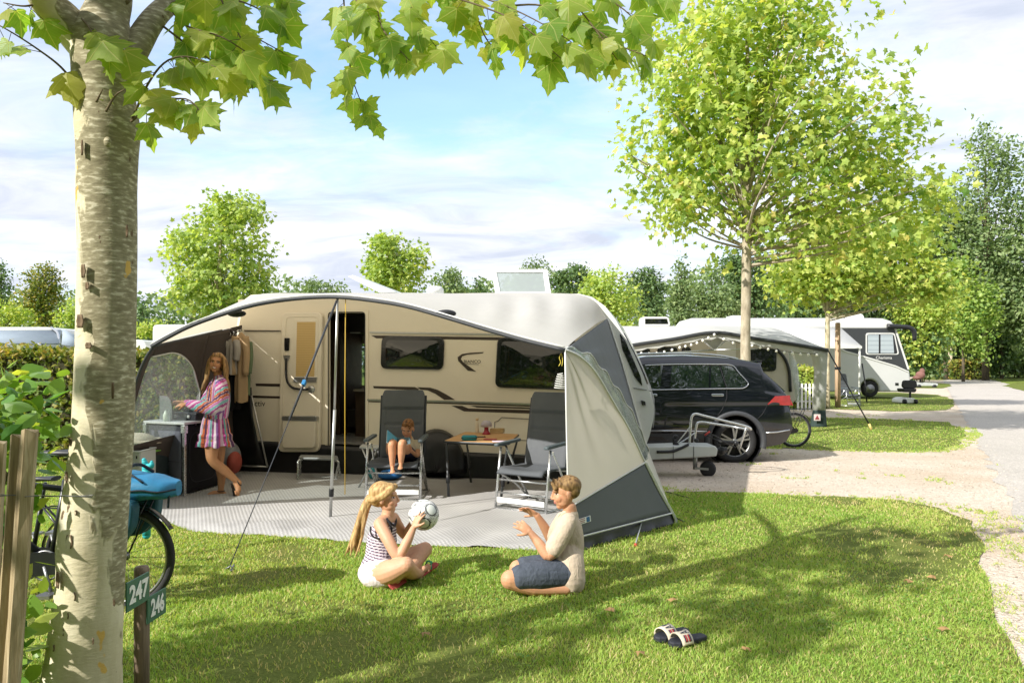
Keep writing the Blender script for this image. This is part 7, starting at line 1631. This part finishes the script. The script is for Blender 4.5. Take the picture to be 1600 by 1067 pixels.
nf=catmull([P(940,551,17.8),P(984,539,17.8),P(1050,529,17.8),P(1116,518.5,17.8),P(1180,528,17.8),P(1240,537,17.8),P(1293,546,17.8)],5); nr_=catmull([P(935,510,21.2),P(1000,510,21.2),P(1100,509,21.2),P(1160,510,21.2),P(1204,511,21.2),P(1220,517,21.2),P(1236,530,21.2)],5)
A2=resamp(nf,40);R2_=resamp(nr_,40)
q=MB(); q.grid([[A2[i].lerp(R2_[i],k/8)+V(0,0,.06*math.sin(PI*k/8)) for i in range(40)] for k in range(9)]); q.build('roof',M_ng,na)
q=MB(); q.tube([p+V(0,-.03,-.02) for p in A2],.045,8); q.build('front_pole',M_dbind,na)
q=MB(); rows=[[p+V(0,.01,-.05) for p in A2],[p+V(0,.0,-.17-.02*math.sin(i*2.1)) for i,p in enumerate(A2)]]; q.grid(rows); q.build('valance',M_ng,na)
pk=P(1116,521,17.9); q=MB(); q.grid([[pk+V(-.32,.05,-.05),pk+V(.32,.05,-.05)],[pk+V(-.02,.05,-.42),pk+V(.02,.05,-.42)]]); q.build('gable_panel',M_ng,na,solid=.006)
q=MB(); q.tube([pk+V(0,0,-.4),P(940,558,17.9)],.02,6); q.tube([pk+V(0,0,-.4),P(1185,545,17.9)],.02,6); q.tube([pk+V(-.33,0,-.12),pk+V(0,0,-.42),pk+V(.33,0,-.12)],.02,6); q.build('cross_brace',M_frame,na)
q=MB(); rows=[]
for y,xa,xb,o in ((547,1255,1293,0),(556,1268,1292,0),(580,1272,1291,0),(610,1271,1290,0),(641,1270,1289,0)): rows.append([P(xa,y,17.9),P(xa*.5+xb*.5,y,17.78),P(xb,y,17.8),P(xb+1,y,18.5)])
q.grid(rows); q.build('front_panel',M_ng,na,solid=.006)
q=MB(); rows=[]
for y,xa,xb in ((641,1270,1289),(655,1267,1290),(664,1265,1291),(671,1262,1293)): rows.append([P(xa,y,17.9),P(xa*.5+xb*.5,y,17.77),P(xb,y,17.8),P(xb+1,y,18.5)])
q.grid(rows); fb_=q.build('panel_base',M_ngd,na,solid=.006)
q=MB(); q.prism(poly3([(1272,647),(1282,647),(1282,657),(1272,657)],17.70),V(0,.01,0)); q.build('badge',mat('badge_pale','#d8c6c4',.6),fb_); q=MB(); q.prism(poly3([(1277,648.5),(1280.5,655),(1273.5,655)],17.69),V(0,.01,0)); q.build('badge_mark',mat('badge_red','#8f3f45',.6),fb_)
q=MB(); q.tube([P(1293,546,17.8),P(1362,670,17.0)],.016,6); gg=q.build('guy_rope',M_blk,na); q=MB(); q.tube([P(1358,662,17.03),P(1362,672,17.0)],.03,6); q.build('ground_peg',mat('peg_yellow','#c9b06a',.6),gg)
q=MB(); rows=[[P(x0,y,18.6+.0) ,P(x1,y,19.3)] for y,x0,x1 in ((549,1232,1240),(570,1234,1246),(600,1240,1250),(628,1244,1251))]; q.grid(rows); q.build('side_window',M_clear,na,solid=.01)
lt=thing('string_lights','string of small white bulbs along the front of the neighbouring awning','string lights',P(1116,522,17.7))
wire=MB(); wp=[]
for (x0,y0,x1,y1,sg,nb) in ((990,549,1062,541,5,6),(1062,541,1116,521,3,6),(1116,521,1175,538,4,4),(1175,538,1288,553,4,9)):
    for k in range(nb): t=k/nb; wp.append(P(x0+(x1-x0)*t,y0+(y1-y0)*t+sg*math.sin(PI*t),17.72))
wire.tube(wp,.006,4); wire.build('wire',M_blk,lt)
for p in wp: q=MB(); q.ell(p+V(0,-.01,-.03),(.032,.032,.036),None,10,7); q.build('bulb',mat('bulb_white','#f0eee6',.3),lt)
bk3=copy_tree(bk); bk3['label']='bicycle standing behind the rear of the black car'; bk3.location=V(rayx(1241,13.45),13.45,0); bk3.rotation_euler=(0,0,rad(4)); bk3['group']='black bicycles behind the tree'
bk3['group']='bicycles on the campsite'; bk['group']=bk2['group']='bicycles on the campsite'
# ================================================================== motorhome
MY=33.0
M_mg=mat('motorhome_silver','#c6c7c5',.35,.0,.04,1); M_md=mat('motorhome_dark','#3c3e41',.35,.1,.05,1); M_mw=mat('motorhome_white','#d5d5d2',.35,0,.03,1); M_cur=louv('pale_curtain','#aab4ba','#8d979f',5)
mh=thing('motorhome','large silver and dark grey motorhome with a big front side window','motorhome',P(1300,620,MY+1))
MO=V(0,MY,0); 
out_=[(1073,606),(1073,505),(1080,497),(1360,497),(1380,497.5),(1394,502),(1400,515),(1407,540),(1416,568),(1422,582),(1423,596),(1420,608),(1410,612),(1374,612)]
wc0=(1359,607.5)
archp=[(wc0[0]+15*math.cos(a),wc0[1]-15*math.sin(a)) for a in np.linspace(.05,PI-.05,14)]
q=MB(); q.prism(poly3(out_+archp+[(1344,612),(1073,612)],MY),V(0,2.3,0)); q.build('body',M_mg,mh,bevel=.08,seg=3)
def mpan(name,pts,m,off=.03,th=.03,par=mh,r=0): q=MB(); p=poly3(pts,MY-off); q.prism(roundpoly(p,r,4) if r else p,V(0,th,0)); return q.build(name,m,par)
mpan('roof_band',[(1073,499),(1380,499),(1397,512),(1073,512)],M_mw,.02,.03)
mpan('dark_panel',[(1180,513),(1398,513),(1405,533),(1417,567),(1419,580),(1400,572),(1370,563),(1340,554),(1322,549),(1313,544),(1180,544)],M_md,.025,.03)
mpan('belt_line',[(1313,543),(1322,548),(1340,553),(1370,562),(1400,571),(1420,580),(1420,582),(1400,573.2),(1370,564.2),(1340,555.2),(1322,550),(1313,545.5)],M_mw,.03,.03)
wf_=mpan('window',[(1353,520),(1398,520),(1405,554),(1353,554)],M_mw,.05,.04,mh,.12); mpan('pane',[(1355,522),(1396.5,522),(1402.5,552.5),(1355,552.5)],M_glf,.06,.02,wf_,.1)
mpan('curtain',[(1356,523),(1373,523),(1373,551.5),(1356,551.5)],M_cur,.066,.01,wf_); mpan('curtain',[(1376,523),(1395,523),(1397,551.5),(1376,551.5)],M_cur,.066,.01,wf_)
q=MB(); q.prism([P(1397.5,514,MY-.03),P(1400.5,514,MY-.03),P(1421,577,MY-.03),P(1418,577,MY-.03)],V(0,2.3,0)); q.build('windscreen_pillar',M_mw,mh)
q=MB(); q.tube(catmull([P(1386,510,MY-.1),P(1405,510.5,MY-.2),P(1420,512,MY-.3),P(1428,518,MY-.35),P(1429,532,MY-.35)],4),[.12,.10,.10,.10,.09],8); q.build('mirror_arm',M_blk,mh)
text('Charisma','model_name',frame_mat(P(1381,559,MY-.045),V(1,0,0),UP),.19,M_mw,mh,.004)
q=MB(); q.lathe([(.2,-.06),(.30,-.1),(.36,-.06),(.37,.1),(.3,.2)],P(1359,607.5,MY+.15),V(0,1,0),28,cap=False); wq=q.build('wheel',M_tyre,mh); q=MB(); q.lathe([(.0,-.06),(.06,-.08),(.07,-.03),(.2,-.05),(.22,-.02)],P(1359,607.5,MY+.1),V(0,1,0),20); q.build('rim',M_rim,wq)
mpan('marker_light',[(1399,598),(1404,598),(1404,602),(1399,602)],M_glf,.02,.02)
for x0,x1,y0 in ((1079,1096,500),(1140,1168,493),(1330,1352,490)):
    q=MB(); q.prism(roundpoly(poly3([(x0+2,y0),(x1-4,y0),(x1,498),(x0,498)],MY+.5),.12),V(0,.7,0)); q.build('roof_vent',M_mw,mh,bevel=.05)
q=MB(); a=poly3([(1150,511),(1312,511)],MY-.06); b=poly3([(1346,541),(1165,541)],MY-2.6); b2=[V(b[0].x,b[0].y,b[0].z),V(b[1].x,b[1].y,b[1].z)]
q.grid([[a[0].lerp(b2[1],t),a[1].lerp(b2[0],t)] for t in np.linspace(0,1,6)]); can=q.build('canopy',mat('canopy_white','#e2e0da',.6,0,.02),mh,solid=.02)
q=MB(); q.bar(b2[1]+V(0,0,-.04),b2[0]+V(0,0,-.04),.10,.10); q.build('canopy_bar',M_mw,mh)
q=MB(); q.tube([b2[0]+V(-.08,0,-.05),V(b2[0].x-.08,b2[0].y,0)],.045,8); q.build('canopy_leg',M_mw,mh)
q=MB(); q.tube([P(1347,568,30.2),P(1352,600,30),P(1354.5,630,29.8)],.03,6); tag(q.build('parasol_pole',M_blk),'thin dark leaning pole standing on the grass by the motorhome','pole')
# camping chair by the motorhome (same make as the near ones)
ch3=copy_tree(ch); ch3['label']='dark folding chair standing by the wooden post near the motorhome'; ch3.location=V(rayx(1325,27.5),27.5,.0); ch3.rotation_euler=(0,0,rad(20)); ch3['group']='padded reclining camping chairs'; ch['group']=ch2['group']='padded reclining camping chairs'
wpst=thing('wooden_post','thick round wooden post on the grass in front of the motorhome','post',V(rayx(1309,26.2),26.2,0)); q=MB(); q.lathe([(.10,0),(.095,1.5),(.085,2.98),(.07,3.02),(0,3.03)],wpst.location,n=14); q.build('post_body',wood_mat('pole_wood','#9a7f63','#b89b7d','#cbb296'),wpst); q=MB(); q.lathe([(.10,1.35),(.104,1.36),(.104,1.44),(.10,1.45)],wpst.location,n=14); q.build('tie_band',M_blk,wpst)
fpst=thing('wooden_post','pale slim post far off beside the clipped hedge at the road end','post',V(rayx(1484,78),78,0)); q=MB(); q.lathe([(.30,0),(.28,1.6),(.26,3.5),(0,3.52)],fpst.location,n=12); q.build('post_body',mat('pale_pole','#c9b9a2',.8,0,.1,1),fpst); q=MB(); q.lathe([(.31,1.2),(.315,1.22),(.315,1.5),(.31,1.52)],fpst.location,n=12); q.build('tie_band',M_white,fpst)
# mobility scooter
SY=28.7; ms=thing('mobility_scooter','small grey and white mobility scooter with black seat on the far grass','scooter',P(1423,631,SY))
def Q(x,y,d=0): return P(x,y,SY+d)
q=MB(); q.prism(roundpoly([Q(1412,594,0),Q(1432,594,0),Q(1434,603),Q(1431,607),Q(1413,607),Q(1410,603)],.08),V(0,.12,0)); q.build('backrest',M_blk,ms,bevel=.03,seg=3)
q=MB(); q.prism(roundpoly([Q(1411,607,-.1),Q(1433,607,-.1),Q(1431,613,-.1),Q(1413,613,-.1)],.06),V(0,.5,0)); q.build('seat',M_blk,ms,bevel=.03,seg=3)
q=MB(); q.tube([Q(1422,612,.1),Q(1422,624,.1)],.04,8); q.build('seat_post',M_blk,ms)
q=MB(); q.prism(roundpoly([Q(1411,630,-.1),Q(1412,624,-.1),Q(1418,621.5,-.1),Q(1427,621.5,-.1),Q(1432,624,-.1),Q(1433,630,-.1)],.06),V(0,.9,0)); q.build('chassis',M_white,ms,bevel=.03,seg=3)
for x in (1413.5,1430.5):
    for d in (-.12,.75): q=MB(); q.lathe([(.04,-.05),(.10,-.045),(.105,0),(.10,.045),(.04,.05)],Q(x,627.6,d),V(1,0,0),14); q.build('wheel',M_rub,ms)
q=MB(); q.tube([Q(1422,622,.75),Q(1422,600,.85),Q(1422,594,.8)],.03,8); q.tube([Q(1416,595,.8),Q(1428,595,.8)],.02,6); q.build('tiller',M_blk,ms)
cb=thing('covered_cart','reddish covered bundle on a grey cart beyond the motorhome front','cart',P(1440,604,50)); q=MB(); q.ell(P(1438,586,50),(.30,.3,.28),None,16,10); q.ell(P(1441,580,50),(.16,.2,.22),None,12,8); q.ell(P(1433,590,50),(.26,.3,.16),None,12,8); q.build('bundle',mat('faded_red_cover','#76524a',.8,0,.2,3,.3,12),cb); q=MB(); q.prism(roundpoly(poly3([(1432,597),(1466,599),(1466,603),(1432,603)],50),.1),V(0,.8,0)); q.build('cart_bed',M_plas,cb,bevel=.03); q=MB(); q.tube([P(1438,590,50.2),P(1438,598,50.2)],.06,8); q.build('stand',M_blk,cb)
for x in (1436,1460): q=MB(); q.lathe([(.05,-.06),(.14,-.05),(.14,.05),(.05,.06)],P(x,604,50),V(0,1,0),14); q.build('wheel',M_rub,cb)
# the car at the right edge, seen from behind: same build, turned
su2=copy_tree(suv); su2['label']='dark car with red tail lights far off at the right edge of the road'; su2.location=V(rayx(1607,52),52,0); su2.rotation_euler=(0,0,rad(-62)); su2['group']=suv['group']='parked cars'
# ================================================================== caravans beyond the hedge on the left
def simplecaravan(label,x0,x1,yt,yb,Y,flip=False,wins=()):
    t=thing('caravan',label,'caravan',P((x0+x1)/2,yb,Y+1.1)); a=[(x0,yb),(x0,yt+3),(x0+5,yt),(x1-16,yt),(x1-5,yt+5),(x1,yt+18),(x1+2,yb)]; z=[P(x,y,Y) for x,y in a]; z[0].z=z[-1].z=.35
    q=MB(); q.prism(roundpoly(z,.2,5),V(0,2.2,0)); q.build('body',M_nbr,t,bevel=.08,seg=3)
    for w in wins: q=MB(); q.prism(roundpoly(poly3([(w[0],w[2]),(w[1],w[2]),(w[1],w[3]),(w[0],w[3])],Y-.03),.1),V(0,.04,0)); q.build('window',M_gl,t,bevel=.01)
    return t
c1=simplecaravan('white caravan with pale blue awning behind the beech hedge at far left',-180,97,511,575,17.0)
M_pb=cloth_mat('awning_pale_blue','#a9b6c0',.8,.1,'#aab4bb',20,.1,.05)
q=MB(); q.grid([[P(-180,518,16.9),P(96,516,16.9)],[P(-180,537,15.9),P(92,537,15.9)]]); q.build('awning_roof',M_pb,c1,solid=.02)
q=MB(); q.grid([[P(-180,538,15.9),P(94,538,15.9)],[P(-180,600,15.9),P(96,600,15.9)]]); q.build('awning_front',M_clear,c1,solid=.01)
for x in (18,64): q=MB(); q.tube(catmull([P(x-6,537,15.86),P(x,541,15.86),P(x+2,556,15.86),P(x+2,600,15.86)],4),.03,6); q.build('awning_pole',M_frame,c1)
q=MB(); q.tube(catmull([P(80,512,16.95),P(90,520,16.6),P(93,538,16.0)],4),.03,6); q.build('awning_beam',M_frame,c1)
q=MB(); q.grid([[P(96,514,17.1),P(98,522,16.6),P(96,538,15.9)],[P(132,531,17.4),P(130,536,16.9),P(128,545,16.3)]]); q.build('awning_side',M_pb,c1,solid=.02)
simplecaravan('white caravan roof showing between the awning corner and the bright tree',238,470,507,575,15.5)
simplecaravan('low white caravan roof beside the trunk beyond the hedge',120,232,530,580,16.5)
# small clipped hedge and white picket fence seen through the neighbouring awning
hedge('low yellow green hedge seen through the neighbouring awning',rayx(1236,25),rayx(1276,25),25,25.8,1.42,ML_yel,9,.14,260)
pf=thing('picket_fence','short pale picket fence in front of the yellow green hedge','fence',V(rayx(1258,24.6),24.6,0))
for k in range(5): q=MB(); q.box((rayx(1247+k*6,24.6),24.6,.45),(.06,.03,.9)); q.build('picket',M_white,pf)
for z in (.3,.75): q=MB(); q.box((rayx(1259,24.65),24.65,z),(.66,.03,.05)); q.build('rail',M_white,pf)
hedge('clipped brown green box hedge at the far end of the road',rayx(1489,77),rayx(1546,77),77,80,1.95,ML_hedge,10,.30,60,name='hedge')
# ================================================================== trees
def ft(label,px,yt,yb,wpx,Y,m,style='oval',seed=1,leafpx=6.5,dens=1.0,bark=None,name='tree',h0=None,tpl='rhomb',group=None,off=(0,0),lvb=0,accept=None):
    X=rayx(px,Y); zt=zat(yt,Y); zb=max(.3,zat(yb,Y)); w_=wpx/FL*Y; H=zt-zb; r=random.Random(seed); L=[]
    if style=='oval':
        L.append((0,0,zb+H*.48,w_*.40,w_*.38,H*.42))
        for k in range(9): a=r.uniform(0,2*PI); v=r.uniform(.12,.88); rr=w_*.30*math.sqrt(max(.12,1-(2*v-1)**2)); L.append((math.cos(a)*rr,math.sin(a)*rr,zb+H*v,w_*r.uniform(.12,.2),w_*r.uniform(.12,.2),H*r.uniform(.08,.14)))
        L.append((r.uniform(-.05,.05)*w_,0,zt-H*.10,w_*.10,w_*.1,H*.10))
    elif style=='cone':
        for k in range(7): v=k/6; L.append((r.uniform(-.04,.04)*w_,0,zb+H*(.08+.86*v),w_*(.48-.42*v)*r.uniform(.85,1.1),w_*(.46-.40*v),H*.10))
    elif style=='column':
        for k in range(8): v=k/7; rr=w_*.46*math.sin(PI*(.12+.80*v)*.98)**.7; L.append((r.uniform(-.08,.08)*w_,r.uniform(-.05,.05)*w_,zb+H*(.06+.86*v),rr*r.uniform(.85,1.08),rr,H*.12))
    elif style=='loose':
        for k in range(22): a=r.uniform(0,2*PI); v=r.random(); rr=w_*.44*math.sqrt(max(.05,1-(2*v-1)**2))*r.uniform(.5,1); L.append((math.cos(a)*rr,math.sin(a)*rr,zb+H*(.06+.88*v),w_*r.uniform(.09,.17),w_*r.uniform(.09,.17),H*r.uniform(.05,.10)))
    leafpx*=.86; sz=leafpx/FL*Y; area=wpx*(yb-yt)*.75; n=int(dens*6.4*area/(leafpx**2*.45)); n=max(900,min(n,16000)); per=9
    return make_tree(label,X,Y,h0 or max(.4,zb+.15*H),max(.05,.010*zt),L,n//per,per,sz*1.05,sz,tpl,m,seed,bark or M_barkd,zb+H*.85,group,18,.45,.25,name,lvb)
ft('bright young plane tree rising behind the left end of the caravan',345,297,515,188,20,ML_bri,'oval',11,8,.8,M_bark,tpl='star',h0=1.9)
ft('dark conifer at the far left edge of the picture',2,402,500,44,46,ML_dark,'cone',12,6)
ft('columnar golden green hornbeam beyond the white caravan at left',68,412,512,74,30,ML_hedge,'column',13,5.5,1.3)
ft('yellow green shrub left of the columnar hornbeam',14,472,516,70,27,ML_yel,'oval',14,6)
ft('bright green tree half behind the left of the big trunk',122,466,528,66,26,ML_bri,'oval',15,6.5)
ft('dark green conifer just right of the big trunk',222,468,535,52,48,ML_dark,'cone',16,6,1.2); ft('small dark fir between the conifer and the bright plane tree',263,478,530,44,52,ML_dark,'cone',17,6,1.2)
ft('low orange green shrub behind the small fir',240,500,530,70,34,ML_yel,'oval',18,6)
ft('row of distant willow foliage behind the open roof hatch',502,440,476,90,55,ML_grey,'loose',19,6,1.3)
ft('bright green tree behind the middle of the caravan roof',620,364,470,126,27,ML_bri,'oval',20,7,.9,M_bark,tpl='star'); ft('darker tree right of the bright tree above the caravan roof',698,420,472,66,44,ML_grey,'oval',21,6)
ft('small far fir above the caravan roof left of the roof window',745,438,474,40,55,ML_dark,'cone',22,5.5)
ft('grey green round tree behind the raised roof window',833,403,480,62,48,ML_grey,'oval',23,6); ft('dark loose tree right of the raised roof window',893,418,492,92,44,ML_dark,'loose',24,6,1.4)
ft('bright green tree behind the rounded nose of the caravan',955,418,525,112,30,ML_bri,'oval',25,7.5,1.3,M_bark); ft('dark tree behind the bright tree near the caravan nose',1008,418,520,76,44,ML_dark,'oval',26,6.5,1.2)
ft('narrow pale fir above the neighbouring awning',1064,402,520,56,40,ML_grey,'cone',27,6,1.3); ft('broad grey green tree right of the narrow fir',1112,416,520,104,46,ML_grey,'oval',28,6.5,1.2)
ft('tall dark tree directly behind the young plane tree trunk',1180,366,520,120,50,ML_dark,'oval',29,6.5,1.3); ft('mid green tree behind the roof of the motorhome',1262,392,545,130,58,ML_dark,'oval',30,7,1.2); ft('dark bushy tree behind the front of the motorhome',1370,420,590,130,62,ML_dark,'oval',34,7,1.2)
# big trees at the right
ft('tall grey green poplar at the upper right',1540,190,560,190,74,ML_grey,'oval',31,7,1.3,None); ft('tall broad poplar cut by the right edge',1625,235,570,150,70,ML_grey,'oval',32,8,1.4)
ft('slender poplar left of the tall one behind the yellow tree',1478,285,560,110,78,ML_grey,'oval',33,7,1.3)
ft('dense dark green tree over the far road end',1565,385,585,140,82,ML_dark,'oval',35,8,1.4); ft('pale green rounded tree right of the yellow plane tree',1505,400,560,110,68,ML_bri,'oval',36,7,1.2,None,lvb=.25)
ft('golden green tree above the mobility scooter',1440,430,575,110,60,ML_yel,'oval',37,7,1.3)
for k,(lab,px,yt,w_,Y,m,sd) in enumerate((('dark laurel shrub behind the motorhome windscreen',1440,500,84,60,ML_dark,41),('dark green shrub behind the pale slim post',1490,496,90,84,ML_dark,42),('shrub above the clipped hedge at the road end',1535,500,90,90,ML_dark,43),('green shrub at the right edge behind the far car',1592,505,90,88,ML_grey,44),('yellow green shrub low at the right edge',1585,540,70,92,ML_bri,45))):
    ft(lab,px,yt,592,w_,Y,m,'oval',sd,7.5,1.5,name='shrub')
# middle distance plane trees on the pitches
X0=rayx(1165,15.0)
lob=[(.2,0,6.6,2.6,2.4,2.6),(-1.1,.2,6.2,1.5,1.4,1.8),(1.8,-.1,6.0,1.7,1.5,1.7),(2.9,0,5.3,1.4,1.2,1.2),(.3,0,8.6,1.9,1.8,1.5),(-1.3,0,4.9,1.1,1.0,.9),(1.2,-.3,4.4,1.6,1.3,.8),(-.4,0,7.6,2.1,1.9,1.6),(3.5,0,4.6,.9,.8,.7),(2.6,-.3,4.0,1.2,.9,.5)]
make_tree('young plane tree with a slim pale trunk and big light green crown right of centre',X0,15.0,3.3,.098,lob,1450,9,.19,.145,'star',ML_mid,51,bark_mat('young_plane_bark','#857a66','#a89d86','#bfb5a0',9),8.8,None,70,.55,.35,limbr=.42)
X1=rayx(1292,25.5)
lob=[(.3,0,5.0,1.9,1.8,1.4),(-1.1,0,4.6,1.1,1.0,.9),(2.0,0,4.9,1.6,1.3,1.2),(3.2,.2,4.6,1.2,1.0,.9),(.8,0,4.1,1.9,1.3,.5),(1.4,0,6.2,1.6,1.3,.9),(2.8,0,5.8,1.1,1.0,.8),(-.4,0,6.2,1.0,1.0,.7),(3.9,0,4.1,.8,.7,.5)]
make_tree('yellow green plane tree with slim trunk standing before the motorhome',X1,25.5,2.5,.085,lob,1250,9,.24,.165,'star',ML_yel,52,M_bark,6.3,None,40,.55,.3)

# unseen row of trees behind the camera, added for the window reflections
r_=np.random.default_rng(77); n=34000; px_=np.stack([r_.uniform(-26,34,n),r_.uniform(-14,-10,n),np.zeros(n)],1); hgt=np.where(px_[:,0]>-4,14.0,7.5)+3.2*vnoise(px_[:,:2]+40,.22,5)+1.5*vnoise(px_[:,:2]+10,.7,6); px_[:,2]=r_.random(n)*hgt
o=leaves('reflection_tree_row',px_,r_.normal(size=(n,3))+np.array([0,0,-.3]),r_.normal(size=(n,3))+np.array([0,.6,.8]),r_.uniform(.4,.8,n),'rhomb',ML_dark,None,r_.random(n)); o['kind']='stuff'; tag(o,'unseen dark green trees behind the camera, added for the window reflections','wood')

# distant wood that closes the horizon behind the campsite
r_=np.random.default_rng(78); n=36000; px_=np.stack([r_.uniform(-95,95,n),r_.uniform(92,104,n),np.zeros(n)],1); hgt=8.0+5*vnoise(px_[:,[0,0]]+40,.11,5)+2.5*vnoise(px_[:,[0,0]]+10,.4,6); px_[:,2]=r_.random(n)**.8*hgt
o=leaves('distant_wood',px_,r_.normal(size=(n,3))+np.array([0,0,-.3]),r_.normal(size=(n,3))+np.array([0,-.7,.8]),r_.uniform(.5,1.0,n),'rhomb',ML_grey,None,np.clip(.3+.5*vnoise(px_[:,[0,2]]+5,.3,7)+r_.normal(0,.15,n),0,1)); o['kind']='stuff'; tag(o,'low continuous far off wood along the horizon behind the caravans','wood')
